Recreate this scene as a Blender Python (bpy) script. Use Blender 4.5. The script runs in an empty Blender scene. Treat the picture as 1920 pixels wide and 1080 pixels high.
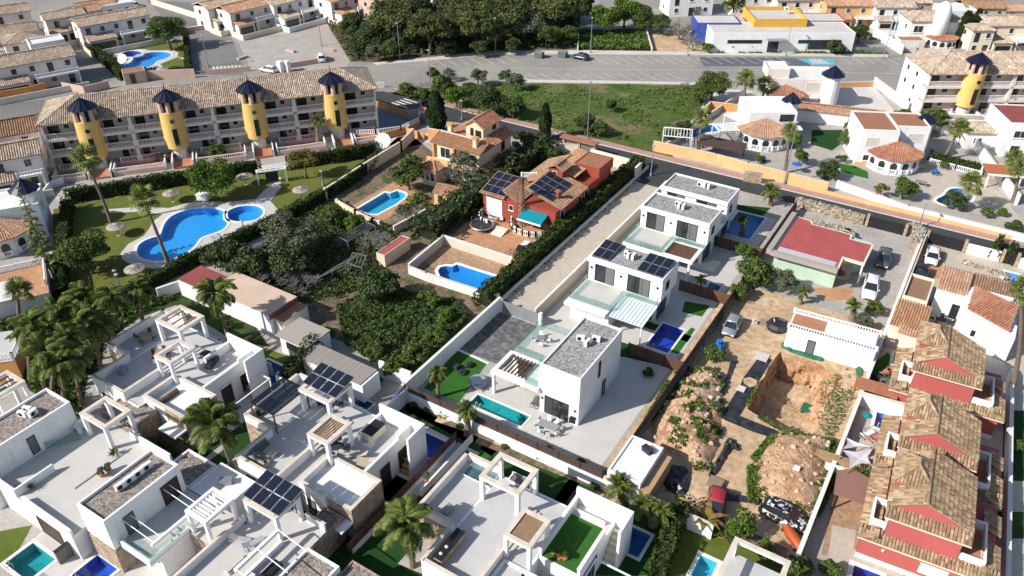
import bpy, bmesh, math, random
import numpy as np
from mathutils import Vector, Matrix
from mathutils.geometry import delaunay_2d_cdt
random.seed(7); RNG = np.random.default_rng(11)
R = math.radians
S = bpy.context.scene
COL = S.collection
CH = 60.0
FPX = 1500.0
TILT = math.atan(1020/FPX); YAW = math.atan(1130/math.hypot(FPX, 1020))
cam_data = bpy.data.cameras.new('camera'); cam = bpy.data.objects.new('camera', cam_data)
COL.objects.link(cam); S.camera = cam
cam.location = (0, 0, CH)
cam.rotation_euler = (math.pi/2 - TILT, 0, YAW)
cam_data.sensor_width = 36.0; cam_data.lens = 36.0*FPX/1920.0
cam_data.clip_start = 0.5; cam_data.clip_end = 4000
SUN_AZ, SUN_EL = R(236), R(35.5)
W = bpy.data.worlds.new('World'); S.world = W; W.use_nodes = True
wn = W.node_tree.nodes; wl = W.node_tree.links
bg = wn['Background']; sky = wn.new('ShaderNodeTexSky'); sky.sky_type = 'NISHITA'
sky.sun_disc = False; sky.sun_elevation = SUN_EL; sky.sun_rotation = R(214)
sky.altitude = 50; sky.air_density = 1.0; sky.dust_density = 1.0; sky.ozone_density = 1.0
wl.new(sky.outputs[0], bg.inputs[0]); bg.inputs[1].default_value = 0.105
sd = bpy.data.lights.new('sun', 'SUN'); sd.energy = 5.0; sd.angle = R(0.53); sd.color = (1.0, 0.955, 0.89)
so = bpy.data.objects.new('sun', sd); COL.objects.link(so)
ldir = Vector((-math.cos(SUN_EL)*math.cos(SUN_AZ), -math.cos(SUN_EL)*math.sin(SUN_AZ), -math.sin(SUN_EL)))
so.rotation_euler = ldir.to_track_quat('-Z', 'Y').to_euler(); so.location = (0, 0, 120)
S.view_settings.view_transform = 'Standard'; S.view_settings.look = 'None'
S.view_settings.exposure = 0.32; S.view_settings.gamma = 1.0
S.view_settings.use_curve_mapping = False
S.cycles.max_bounces = 6; S.cycles.transparent_max_bounces = 10
S.cycles.diffuse_bounces = 3; S.cycles.glossy_bounces = 2; S.cycles.transmission_bounces = 4
S.cycles.caustics_reflective = False; S.cycles.caustics_refractive = False
S.cycles.use_denoising = True
_st, _ct = math.sin(TILT), math.cos(TILT); _sy, _cy = math.sin(YAW), math.cos(YAW)
def ray(px, py):
 u = (px-960)/FPX; v = (540-py)/FPX
 F = _ct+v*_st; U = -_st+v*_ct
 return Vector((u*_cy-F*_sy, u*_sy+F*_cy, U))
def at(px, py, z=0.0):
 r = ray(px, py); t = (CH-z)/-r.z
 return Vector((r.x*t, r.y*t, z))
MATS = {}
def _new(name):
 m = bpy.data.materials.new(name); m.use_nodes = True
 nt = m.node_tree; b = nt.nodes['Principled BSDF']
 return m, nt, b
def nd(nt, t, **kw):
 n = nt.nodes.new(t)
 for k, v in kw.items():
  if k in ('inp',):
   for a, c in v.items(): n.inputs[a].default_value = c
  else: setattr(n, k, v)
 return n
def c4(c): return (c[0], c[1], c[2], 1)
def mix(nt, fac, a, b, mode='MIX'):
 n = nt.nodes.new('ShaderNodeMix'); n.data_type = 'RGBA'; n.blend_type = mode
 for sock, val in ((n.inputs['Factor'], fac), (n.inputs['A'], a), (n.inputs['B'], b)):
  if isinstance(val, (int, float)): sock.default_value = val
  elif isinstance(val, tuple): sock.default_value = c4(val)
  else: nt.links.new(val, sock)
 return n.outputs['Result']
def ramp(nt, src, stops):
 r = nt.nodes.new('ShaderNodeValToRGB'); nt.links.new(src, r.inputs[0])
 e = r.color_ramp.elements
 e[0].position, e[0].color = stops[0][0], c4(stops[0][1] if isinstance(stops[0][1], tuple) else (stops[0][1],)*3)
 e[1].position, e[1].color = stops[-1][0], c4(stops[-1][1] if isinstance(stops[-1][1], tuple) else (stops[-1][1],)*3)
 for p, c in stops[1:-1]:
  k = e.new(p); k.color = c4(c if isinstance(c, tuple) else (c,)*3)
 return r.outputs[0]
def pos(nt, scale=None, rot=0):
 g = nt.nodes.new('ShaderNodeNewGeometry')
 if scale is None and not rot: return g.outputs['Position']
 mp = nt.nodes.new('ShaderNodeMapping'); nt.links.new(g.outputs['Position'], mp.inputs[0])
 if scale is not None: mp.inputs['Scale'].default_value = scale
 mp.inputs['Rotation'].default_value = (0, 0, rot)
 return mp.outputs[0]
def noise(nt, vec, sc, det=3, rough=.55):
 n = nd(nt, 'ShaderNodeTexNoise', inp={'Scale': sc, 'Detail': det, 'Roughness': rough})
 nt.links.new(vec, n.inputs['Vector']); return n.outputs['Fac']
def bump(nt, b, h, s=.3, d=.05):
 n = nd(nt, 'ShaderNodeBump', inp={'Strength': s, 'Distance': d})
 nt.links.new(h, n.inputs['Height']); nt.links.new(n.outputs[0], b.inputs['Normal'])
def plain(name, col, rough=.7, var=.12, sc=.8, metal=0.0, fine=6.0, spec=.3, dirt=None):
 """painted or rendered surface: broad uneven tone, fine grain, rain streaks where dirt is given"""
 m, nt, b = _new(name); p = pos(nt)
 n1 = noise(nt, p, sc, 4); n2 = noise(nt, p, fine, 2)
 lo = tuple(c*(1-var) for c in col); hi = tuple(min(1, c*(1+var*.6)) for c in col)
 o = mix(nt, ramp(nt, n1, [(.35, 0), (.68, 1)]), lo, hi)
 o = mix(nt, ramp(nt, n2, [(.3, 0), (.7, .35)]), o, tuple(c*(1-var) for c in col))
 if dirt is not None:
  ps = pos(nt, (1.3, 1.3, .16)); n3 = noise(nt, ps, 1.6, 4)
  o = mix(nt, ramp(nt, n3, [(.58, 0), (.8, .55)]), o, dirt)
 nt.links.new(o, b.inputs['Base Color']); b.inputs['Roughness'].default_value = rough
 b.inputs['Metallic'].default_value = metal; b.inputs['Specular IOR Level'].default_value = spec
 bump(nt, b, n2, .12, .02)
 MATS[name] = m; return m
def speckle(name, cols, sc, rough=.9, big=.25, bsc=.35, bs=.4, patch=None):
 """loose or grainy ground: voronoi grains of several tones over broad patches"""
 m, nt, b = _new(name); p = pos(nt)
 v = nd(nt, 'ShaderNodeTexVoronoi', inp={'Scale': sc}); nt.links.new(p, v.inputs['Vector'])
 sep = nd(nt, 'ShaderNodeSeparateColor'); nt.links.new(v.outputs['Color'], sep.inputs[0])
 k = len(cols)
 o = ramp(nt, sep.outputs[0], [(i/(k-1) if k > 1 else 0, c) for i, c in enumerate(cols)])
 n1 = noise(nt, p, bsc, 5, .6)
 o = mix(nt, ramp(nt, n1, [(.35, 0), (.7, big)]), o, tuple(c*.45 for c in cols[0]))
 if patch:
  n4 = noise(nt, p, patch[1], 5, .62)
  o = mix(nt, ramp(nt, n4, [(patch[2], 0), (patch[2]+.1, 1)]), o, patch[0])
 nt.links.new(o, b.inputs['Base Color']); b.inputs['Roughness'].default_value = rough
 b.inputs['Specular IOR Level'].default_value = .15
 n5 = noise(nt, p, sc*.7, 4); bump(nt, b, n5, bs, .06)
 MATS[name] = m; return m
def soil(name, cols, patch=None, bs=.8, sc=1.0, bump_sc=3.0):
 """loose ground with no visible cell pattern: broad drifts, clods, grit"""
 m, nt, b = _new(name); p = pos(nt)
 a = noise(nt, p, .35*sc, 6, .62); c = noise(nt, p, 2.2*sc, 5, .65); d = noise(nt, p, 11*sc, 3, .7)
 o = ramp(nt, a, [(.36, cols[0]), (.5, cols[1]), (.62, cols[2])])
 o = mix(nt, ramp(nt, c, [(.42, 0), (.66, .75)]), o, tuple(k*.55 for k in cols[0]))
 o = mix(nt, ramp(nt, d, [(.5, 0), (.75, .6)]), o, tuple(min(1, k*1.25) for k in cols[2]))
 if patch: o = mix(nt, ramp(nt, noise(nt, p, patch[1], 7, .68), [(patch[2], 0), (patch[2]+.08, .9)]), o, patch[0])
 nt.links.new(o, b.inputs['Base Color']); b.inputs['Roughness'].default_value = .95; b.inputs['Specular IOR Level'].default_value = .1
 bump(nt, b, c, bs*.6, .3); 
 MATS[name] = m; return m
def tiled(name, col, joint, w, h, rot=0, rough=.6, jw=.02, var=.1, off=.5, blotch=.3):
 """paving: joints and slightly different tone for each tile"""
 m, nt, b = _new(name); p = pos(nt, rot=rot)
 t = nd(nt, 'ShaderNodeTexBrick', inp={'Scale': 1.0, 'Mortar Size': jw, 'Brick Width': w, 'Row Height': h,
           'Color1': c4(tuple(c*(1-var) for c in col)), 'Color2': c4(tuple(min(1, c*(1+var)) for c in col)), 'Mortar': c4(joint)})
 t.offset = off; nt.links.new(p, t.inputs['Vector'])
 n1 = noise(nt, p, .5, 5, .6)
 o = mix(nt, ramp(nt, n1, [(.4, 0), (.75, blotch)]), t.outputs['Color'], tuple(c*.55 for c in col))
 nt.links.new(o, b.inputs['Base Color']); b.inputs['Roughness'].default_value = rough
 b.inputs['Specular IOR Level'].default_value = .25
 bump(nt, b, t.outputs['Fac'], -.25, .01)
 MATS[name] = m; return m
def stone(name, cols, sc, joint, flat=.6):
 m, nt, b = _new(name)
 g = nd(nt, 'ShaderNodeTexCoord'); mp = nd(nt, 'ShaderNodeMapping'); mp.inputs['Scale'].default_value = (1, 1, 1/flat)
 nt.links.new(g.outputs['Object'], mp.inputs[0])
 v = nd(nt, 'ShaderNodeTexVoronoi', inp={'Scale': sc}); nt.links.new(mp.outputs[0], v.inputs['Vector'])
 e = nd(nt, 'ShaderNodeTexVoronoi', feature='DISTANCE_TO_EDGE', inp={'Scale': sc}); nt.links.new(mp.outputs[0], e.inputs['Vector'])
 sep = nd(nt, 'ShaderNodeSeparateColor'); nt.links.new(v.outputs['Color'], sep.inputs[0])
 o = ramp(nt, sep.outputs[0], [(i/(len(cols)-1), c) for i, c in enumerate(cols)])
 o = mix(nt, ramp(nt, noise(nt, mp.outputs[0], 5, 4), [(.3, 0), (.8, .5)]), o, cols[0])
 f = ramp(nt, e.outputs['Distance'], [(.02, 1), (.07, 0)])
 o = mix(nt, f, o, joint)
 nt.links.new(o, b.inputs['Base Color']); b.inputs['Roughness'].default_value = .85
 bump(nt, b, e.outputs['Distance'], .6, .08)
 MATS[name] = m; return m
def islands(name, cols, rough=.8, spec=.2, trans=0.0, nsc=0.0, dark=None):
 """one tone per separate piece (leaf, roof tile, rubble stone), broad drift over the whole"""
 m, nt, b = _new(name)
 g = nt.nodes.new('ShaderNodeNewGeometry')
 o = ramp(nt, g.outputs['Random Per Island'], [(i/(len(cols)-1), c) for i, c in enumerate(cols)])
 if nsc:
  tc = g.outputs['Position']
  n1 = noise(nt, tc, nsc, 4, .6)
  o = mix(nt, ramp(nt, n1, [(.42, 0), (.62, .6)]), o, dark or cols[0])
 nt.links.new(o, b.inputs['Base Color']); b.inputs['Roughness'].default_value = rough
 b.inputs['Specular IOR Level'].default_value = spec
 if trans:
  tr = nd(nt, 'ShaderNodeBsdfTranslucent'); nt.links.new(o, tr.inputs[0])
  mx = nd(nt, 'ShaderNodeMixShader'); mx.inputs[0].default_value = trans
  nt.links.new(b.outputs[0], mx.inputs[1]); nt.links.new(tr.outputs[0], mx.inputs[2])
  nt.links.new(mx.outputs[0], nt.nodes['Material Output'].inputs[0])
 MATS[name] = m; return m
def glassy(name, tint, gloss=.12, rough=.03, ripple=0.0):
 """clear sheet or water: tinted see-through plus mirror reflection"""
 m, nt, b = _new(name); nt.nodes.remove(b)
 t = nd(nt, 'ShaderNodeBsdfTransparent'); t.inputs[0].default_value = c4(tint)
 gl = nd(nt, 'ShaderNodeBsdfGlossy'); gl.inputs['Roughness'].default_value = rough
 fr = nd(nt, 'ShaderNodeLayerWeight', inp={'Blend': .5}); pw = nd(nt, 'ShaderNodeMath', operation='POWER'); nt.links.new(fr.outputs['Facing'], pw.inputs[0]); pw.inputs[1].default_value = 4
 ad = nd(nt, 'ShaderNodeMath', operation='MULTIPLY_ADD'); nt.links.new(pw.outputs[0], ad.inputs[0]); ad.inputs[1].default_value = .5; ad.inputs[2].default_value = gloss+.025
 mx = nd(nt, 'ShaderNodeMixShader'); nt.links.new(ad.outputs[0], mx.inputs[0])
 nt.links.new(t.outputs[0], mx.inputs[1]); nt.links.new(gl.outputs[0], mx.inputs[2])
 nt.links.new(mx.outputs[0], nt.nodes['Material Output'].inputs[0])
 if ripple:
  n = noise(nt, pos(nt), 3.0, 3); bp = nd(nt, 'ShaderNodeBump', inp={'Strength': ripple, 'Distance': .05})
  nt.links.new(n, bp.inputs['Height']); nt.links.new(bp.outputs[0], gl.inputs['Normal'])
 MATS[name] = m; return m
def basin_mat(name, col):
 m, nt, b = _new(name); p = pos(nt)
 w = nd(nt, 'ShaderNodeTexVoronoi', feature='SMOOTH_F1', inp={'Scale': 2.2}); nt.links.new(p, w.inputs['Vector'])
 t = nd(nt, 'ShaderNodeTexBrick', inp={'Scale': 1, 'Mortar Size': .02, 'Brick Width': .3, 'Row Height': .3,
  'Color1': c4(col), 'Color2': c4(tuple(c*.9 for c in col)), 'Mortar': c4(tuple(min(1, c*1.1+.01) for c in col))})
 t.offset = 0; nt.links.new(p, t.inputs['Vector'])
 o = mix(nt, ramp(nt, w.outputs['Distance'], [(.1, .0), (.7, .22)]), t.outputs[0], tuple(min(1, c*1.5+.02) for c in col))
 nt.links.new(o, b.inputs['Base Color']); b.inputs['Roughness'].default_value = .5
 MATS[name] = m; return m
def turf(name, c1, c2, sc=9, patch=None, stripes=None):
 m, nt, b = _new(name); p = pos(nt)
 o = mix(nt, ramp(nt, noise(nt, p, sc, 4, .7), [(.3, 0), (.7, 1)]), c1, c2)
 o = mix(nt, ramp(nt, noise(nt, p, .6, 4), [(.4, 0), (.7, .4)]), o, tuple(c*.6 for c in c1))
 if patch: o = mix(nt, ramp(nt, noise(nt, p, patch[1], 6, .65), [(patch[2], 0), (patch[2]+.12, .85)]), o, patch[0])
 nt.links.new(o, b.inputs['Base Color']); b.inputs['Roughness'].default_value = .9
 b.inputs['Specular IOR Level'].default_value = .1
 bump(nt, b, noise(nt, p, 20, 3), .6, .05)
 MATS[name] = m; return m
plain('white', (.80, .80, .79), .75, .07, .6, dirt=(.50, .48, .44))
plain('white_clean', (.82, .82, .81), .6, .03)
plain('white_old', (.70, .68, .64), .8, .10, .5, dirt=(.45, .42, .38))
plain('cream', (.70, .57, .40), .8, .08, .5, dirt=(.5, .4, .28))
plain('cream_pale', (.74, .66, .52), .8, .07, .5, dirt=(.55, .47, .36))
plain('yellow', (.70, .47, .15), .8, .07, .6, dirt=(.48, .32, .12))
plain('orange', (.62, .30, .11), .8, .09, .6, dirt=(.5, .3, .15))
plain('orange_pale', (.70, .42, .20), .8, .12, .4, dirt=(.75, .6, .4))
plain('salmon', (.56, .40, .33), .8, .08, .6, dirt=(.4, .3, .25))
plain('pink_white', (.74, .67, .62), .8, .07, .6, dirt=(.5, .43, .38))
plain('red_wall', (.44, .105, .095), .75, .06, .4, dirt=(.38, .1, .09))
plain('brick_red', (.30, .06, .04), .75, .10, .5, dirt=(.28, .06, .04))
plain('mint', (.45, .58, .46), .8, .08)
plain('blue_wall', (.04, .08, .34), .7, .08)
plain('amber_wall', (.62, .36, .06), .7, .06)
plain('red_paint', (.42, .03, .04), .6, .08)
plain('coping', (.66, .57, .47), .8, .16, 1.2, fine=9)
plain('coping_white', (.74, .72, .67), .7, .08, 1.2)
plain('terra_floor', (.44, .20, .11), .75, .16, .7)
plain('terra_deck', (.52, .27, .14), .75, .18, .9)
plain('red_roof_paint', (.40, .09, .085), .7, .13, .5)
plain('maroon_roof', (.27, .07, .065), .8, .12, .5)
plain('brown_flat', (.33, .15, .085), .75, .10)
plain('wood', (.13, .065, .04), .6, .25, 2.5)
plain('wood_light', (.38, .25, .14), .7, .2, 2.5)
plain('fence_brown', (.085, .055, .045), .65, .2, 2)
plain('metal_dark', (.03, .03, .033), .4, .1, metal=.3)
plain('metal_grey', (.33, .34, .35), .45, .1, metal=.4)
plain('alu', (.55, .56, .57), .4, .06, metal=.5)
plain('plastic_white', (.76, .76, .75), .4, .04)
plain('shade_grey', (.46, .46, .48), .8, .05)
plain('sail', (.62, .62, .64), .8, .05)
plain('fabric_grey', (.16, .16, .17), .9, .1)
plain('fabric_dark', (.035, .035, .04), .9, .15)
plain('fabric_beige', (.45, .38, .30), .9, .1)
plain('fabric_red', (.32, .03, .04), .7, .2, 3)
plain('fabric_pink', (.5, .19, .16), .8, .1)
plain('teal_cloth', (.0, .22, .27), .7, .08)
plain('blue_tarp', (.02, .14, .5), .5, .12, 3)
plain('green_tarp', (.02, .14, .07), .6, .15, 3)
plain('black_tarp', (.03, .033, .038), .38, .5, 3, spec=.5)
plain('navy_tile', (.009, .010, .034), .3, .25, 2, spec=.7)
plain('bark', (.16, .12, .085), .95, .3, 3)
plain('palm_bark', (.20, .155, .115), .95, .3, 3)
plain('tyre', (.02, .02, .02), .8)
plain('chrome', (.5, .5, .52), .25, .03, metal=.9)
plain('carglass', (.02, .025, .03), .08, .1, spec=.9)
plain('paint_white', (.74, .75, .76), .28, .03, spec=.6)
plain('paint_silver', (.42, .44, .46), .28, .03, metal=.5, spec=.6)
plain('paint_grey', (.13, .14, .15), .28, .03, metal=.4, spec=.6)
plain('paint_navy', (.015, .022, .045), .25, .03, spec=.6)
plain('paint_black', (.012, .012, .014), .22, .03, spec=.7)
plain('paint_red', (.34, .02, .02), .3, .1, spec=.6)
plain('door_brown', (.055, .035, .03), .5, .2)
plain('door_grey', (.15, .155, .16), .5, .1)
plain('shutter', (.62, .58, .5), .6, .05)
plain('roadpaint', (.62, .61, .58), .8, .25, 1.5)
plain('blue_paint', (.12, .42, .55), .8, .25, 1.5)
plain('curtain', (.45, .43, .4), .9, .2, 5)
plain('roller', (.09, .09, .095), .6, .1)
plain('grill_black', (.02, .02, .02), .5)
plain('box_beige', (.42, .28, .16), .8, .1)
plain('orange_kayak', (.42, .09, .03), .45, .05)
plain('bin_green', (.03, .12, .05), .5)
plain('bin_grey', (.10, .13, .13), .5)
plain('pot', (.45, .17, .08), .8)
plain('membrane', (.72, .72, .72), .6, .1, .4)
plain('awning_pale', (.58, .68, .70), .35, .06)
plain('ribbed_white', (.7, .73, .76), .5, .05)
plain('bougain', (.20, .01, .12), .8, .3)
plain('pale_wall', (.62, .54, .45), .85, .1, .5, dirt=(.45, .38, .3))
plain('block_wall', (.20, .175, .16), .9, .2, 1.0, dirt=(.12, .1, .09))
speckle('gravel_grey', [(.15, .15, .15), (.30, .29, .28), (.46, .45, .43)], 6.5, big=.15)
speckle('gravel_brown', [(.13, .11, .10), (.26, .22, .19), (.40, .35, .30)], 6.5, big=.15)
speckle('asphalt_dark', [(.045, .047, .052), (.06, .062, .066), (.08, .082, .086)], 14, big=.35, bsc=.15, bs=.1)
speckle('asphalt_pale', [(.27, .25, .225), (.31, .29, .26), (.36, .335, .30)], 9, big=.28, bsc=.06, bs=.08)
def worn(name):
 m = MATS[name]; nt = m.node_tree; b = nt.nodes['Principled BSDF']; old = b.inputs['Base Color'].links[0].from_socket; p = pos(nt)
 w = noise(nt, p, .8, 3); ad = nd(nt, 'ShaderNodeMix'); ad.data_type = 'VECTOR'; ad.inputs[0].default_value = .06
 wv = nd(nt, 'ShaderNodeTexNoise', inp={'Scale': .9}); nt.links.new(p, wv.inputs['Vector']); nt.links.new(p, ad.inputs[4]); sc_ = nd(nt, 'ShaderNodeVectorMath', operation='SCALE'); nt.links.new(wv.outputs['Color'], sc_.inputs[0]); sc_.inputs[3].default_value = 60; nt.links.new(sc_.outputs[0], ad.inputs[5])
 v = nd(nt, 'ShaderNodeTexVoronoi', feature='DISTANCE_TO_EDGE', inp={'Scale': .13}); nt.links.new(ad.outputs[1], v.inputs['Vector'])
 o = mix(nt, ramp(nt, v.outputs['Distance'], [(.004, .5), (.012, 0)]), old, (.12, .115, .11))
 o = mix(nt, ramp(nt, noise(nt, pos(nt, (1, .25, 1), .6), .09, 5), [(.5, 0), (.58, .35)]), o, (.2, .19, .175))
 nt.links.new(o, b.inputs['Base Color'])
worn('asphalt_pale')
speckle('asphalt_mid', [(.17, .165, .16), (.2, .195, .185), (.23, .22, .21)], 9, big=.3, bsc=.08, bs=.08)
speckle('asphalt_patch', [(.10, .11, .13), (.13, .14, .16), (.15, .16, .18)], 9, big=.4, bsc=.3, bs=.08)
speckle('concrete', [(.36, .33, .30), (.41, .38, .34), (.46, .43, .39)], 5, big=.35, bsc=.25, bs=.08)
speckle('concrete_pale', [(.52, .49, .45), (.56, .53, .49), (.6, .57, .53)], 4, big=.22, bsc=.2, bs=.05)
speckle('stamped', [(.10, .10, .105), (.15, .15, .155), (.22, .22, .22)], 2.0, big=.5, bsc=.8, bs=.1)
speckle('membrane_black', [(.022, .024, .03), (.035, .038, .045), (.05, .053, .06)], 2.0, rough=.5, big=.3, bsc=1, bs=.3, patch=((.14, .12, .1), .9, .66))
soil('earth', [(.46, .31, .185), (.54, .385, .24), (.61, .46, .30)], ((.38, .27, .17), .35, .60), .35, .6)
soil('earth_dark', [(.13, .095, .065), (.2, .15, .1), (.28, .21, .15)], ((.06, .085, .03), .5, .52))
soil('clay', [(.36, .17, .085), (.48, .27, .14), (.56, .39, .25)], ((.5, .36, .24), .6, .54), 1.5)
soil('mound', [(.44, .24, .13), (.55, .36, .22), (.66, .49, .34)], ((.33, .17, .09), .5, .54), 1.5, 1.4)
soil('meadow', [(.05, .10, .018), (.085, .135, .028), (.12, .14, .045)], ((.20, .155, .09), .11, .53), 1.2)
soil('groundcover', [(.02, .045, .015), (.04, .07, .022), (.06, .10, .03)])
tiled('terrace', (.54, .515, .48), (.48, .455, .42), .6, .6, 0, jw=.01, var=.012, off=0, blotch=.25)
tiled('terrace_grey', (.50, .49, .475), (.45, .44, .425), .6, .6, 0, jw=.01, var=.012, off=0, blotch=.25)
tiled('terrace_warm', (.50, .44, .36), (.38, .33, .27), .5, .5, 0, jw=.012, var=.06, off=0, blotch=.2)
tiled('pavers_white', (.60, .58, .54), (.48, .46, .42), .6, .3, 0, jw=.015, var=.05, blotch=.12)
tiled('sidewalk_pink', (.44, .27, .22), (.34, .2, .17), .4, .4, 0, jw=.02, var=.10, off=0, blotch=.4)
tiled('pink_plaza', (.42, .36, .31), (.34, .29, .25), .8, .4, .9, jw=.02, var=.05, blotch=.3)
tiled('tile_red', (.42, .17, .09), (.3, .15, .1), .3, .3, 0, jw=.02, var=.12, off=0, blotch=.4)
tiled('tile_orange', (.50, .27, .14), (.4, .22, .13), .5, .25, 0, jw=.02, var=.15, blotch=.4)
tiled('deck_tile', (.40, .26, .16), (.28, .18, .11), .35, .35, .4, jw=.02, var=.2, blotch=.4)
tiled('bluegrey_deck', (.16, .22, .27), (.13, .18, .22), .6, .6, 0, jw=.01, var=.05, off=0)
stone('cladding', [(.28, .19, .13), (.42, .32, .22), (.52, .43, .32)], 2.2, (.2, .15, .11))
stone('cladding_pale', [(.6, .57, .52), (.68, .66, .62), (.76, .74, .7)], 2.0, (.5, .48, .44), 1)
islands('rock', [(.40,.26,.17),(.48,.34,.23),(.58,.45,.33),(.42,.35,.29)], .9)
plain('gazebo_orange', (.45,.14,.06), .8, .08)
plain('gazebo_brown', (.27,.14,.11), .85, .06)
islands('rubble', [(.12, .11, .09), (.27, .26, .20), (.4, .38, .3), (.2, .2, .17), (.55, .52, .42)], .9)
islands('rooftile', [(.30, .20, .12), (.17, .10, .06), (.40, .28, .17), (.50, .38, .24), (.22, .13, .075), (.44, .33, .22), (.15, .10, .07)], .85, nsc=.45, dark=(.24, .17, .10))
islands('rooftile_pink', [(.50, .30, .20), (.38, .20, .12), (.58, .38, .26), (.44, .26, .17)], .85, nsc=.45, dark=(.36, .22, .14))
islands('rooftile_pale', [(.50, .41, .32), (.34, .26, .19), (.60, .50, .40), (.26, .19, .14), (.48, .38, .29), (.66, .57, .47)], .85, nsc=.4, dark=(.36, .27, .19))
islands('rooftile_red', [(.38, .18, .11), (.30, .12, .07), (.46, .25, .16), (.4, .2, .13)], .85, nsc=.45, dark=(.32, .13, .08))
islands('rooftile_orange', [(.44, .26, .15), (.36, .19, .10), (.5, .31, .19)], .85)
islands('rooftile_brown', [(.26, .15, .09), (.34, .21, .13), (.22, .13, .08), (.4, .26, .17)], .85)
islands('planks', [(.20, .17, .15), (.27, .235, .21), (.33, .29, .26), (.24, .2, .18)], .85)
islands('reed', [(.16, .12, .09), (.24, .18, .13), (.3, .24, .18)], .9)
islands('leaf_pine', [(.035, .052, .018), (.075, .095, .030), (.12, .14, .045), (.16, .175, .06)], .75, .15, .2, .2, (.05, .065, .025))
islands('leaf_dark', [(.022, .042, .014), (.042, .068, .022), (.07, .10, .032), (.10, .13, .045)], .7, .2, .15)
islands('leaf_mid', [(.04, .07, .016), (.07, .11, .025), (.11, .155, .038), (.15, .19, .05)], .7, .2, .22)
islands('leaf_bright', [(.045, .09, .012), (.08, .14, .02), (.12, .19, .03), (.17, .23, .04)], .7, .2, .25)
islands('leaf_olive', [(.06, .075, .042), (.10, .115, .068), (.15, .165, .10), (.2, .21, .14)], .75, .15, .15)
islands('leaf_yellow', [(.09, .10, .02), (.15, .15, .03), (.2, .18, .04), (.12, .08, .03)], .75, .15, .2)
islands('leaf_hedge', [(.02, .038, .008), (.035, .06, .012), (.055, .085, .018), (.08, .10, .02)], .75, .15, .12, .5, (.045, .055, .015))
islands('leaf_palm', [(.07, .11, .02), (.12, .165, .03), (.18, .22, .05), (.25, .25, .09)], .55, .3, .2)
islands('leaf_cypress', [(.010, .020, .008), (.02, .034, .012), (.032, .05, .018)], .8, .1, .05)
islands('leaf_dry', [(.16, .13, .09), (.24, .2, .15), (.3, .27, .22)], .9)
islands('leaf_flower', [(.16, .02, .08), (.22, .03, .12), (.05, .07, .02), (.06, .1, .03)], .8)
islands('twig', [(.15, .135, .12), (.24, .22, .2), (.34, .31, .28)], .9)
islands('tuft', [(.05, .10, .018), (.085, .15, .03), (.13, .18, .04), (.17, .18, .07)], .85, .1, .2)
islands('cover_leaf', [(.03, .06, .016), (.055, .095, .024), (.085, .13, .034), (.12, .15, .05)], .8, .15, .15, .35, (.07, .085, .03))
turf('lawn', (.11, .13, .028), (.16, .175, .04), 6, patch=((.26, .21, .10), .25, .60))
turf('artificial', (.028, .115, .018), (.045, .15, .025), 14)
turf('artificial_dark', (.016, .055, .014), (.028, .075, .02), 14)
turf('lawn_olive', (.085, .12, .02), (.12, .155, .03), 9)
glassy('glass_rail', (.80, .91, .88), .06)
glassy('glass_roof', (.62, .76, .78), .12)
glassy('glass_smoke', (.30, .32, .34), .10)
plain('sand_roof', (.58,.44,.33), .85, .10, .4)
plain('canopy_beige', (.36,.32,.28), .8, .06)
glassy('water', (.72, .91, .97), .02, .05, .6)
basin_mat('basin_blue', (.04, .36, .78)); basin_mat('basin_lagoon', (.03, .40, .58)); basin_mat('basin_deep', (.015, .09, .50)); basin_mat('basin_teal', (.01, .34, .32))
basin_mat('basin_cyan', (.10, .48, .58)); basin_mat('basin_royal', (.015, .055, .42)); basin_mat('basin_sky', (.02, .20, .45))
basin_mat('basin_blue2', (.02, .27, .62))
m, nt, b = _new('pane'); b.inputs['Base Color'].default_value = (.022, .026, .03, 1); b.inputs['Roughness'].default_value = .06
b.inputs['Specular IOR Level'].default_value = .7; MATS['pane'] = m
m, nt, b = _new('solar')
t = nd(nt, 'ShaderNodeTexCoord'); br = nd(nt, 'ShaderNodeTexBrick', inp={'Scale': 1, 'Mortar Size': .006, 'Brick Width': .17, 'Row Height': .17,
 'Color1': (.008, .010, .022, 1), 'Color2': (.011, .013, .028, 1), 'Mortar': (.05, .055, .07, 1)}); br.offset = 0
nt.links.new(t.outputs['Object'], br.inputs['Vector']); nt.links.new(br.outputs[0], b.inputs['Base Color'])
b.inputs['Roughness'].default_value = .12; b.inputs['Specular IOR Level'].default_value = .5; MATS['solar'] = m
m, nt, b = _new('zebra_wrap')
p = nd(nt, 'ShaderNodeTexCoord'); n1 = noise(nt, p.outputs['Object'], 2.6, 1)
o = ramp(nt, n1, [(.52, (.012, .012, .012)), (.58, (.62, .62, .62))]); nt.links.new(o, b.inputs['Base Color'])
b.inputs['Roughness'].default_value = .3; MATS['zebra_wrap'] = m
_mesh_mat = {}
def mesh_from(name, verts, faces, mat, smooth=False):
 me = bpy.data.meshes.new(name)
 me.from_pydata(verts, [], faces); me.materials.append(MATS[mat] if isinstance(mat, str) else mat)
 if smooth: me.polygons.foreach_set('use_smooth', [True]*len(me.polygons))
 me.update(); return me
def quads_mesh(name, V, mat):
 """V: (n,4,3) array of separate quads"""
 n = len(V); me = bpy.data.meshes.new(name)
 me.vertices.add(n*4); me.vertices.foreach_set('co', np.asarray(V, np.float32).ravel())
 me.loops.add(n*4); me.loops.foreach_set('vertex_index', np.arange(n*4, dtype=np.int32))
 me.polygons.add(n); me.polygons.foreach_set('loop_start', np.arange(0, n*4, 4, dtype=np.int32))
 me.materials.append(MATS[mat]); me.update(calc_edges=True); me.validate(); return me
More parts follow.
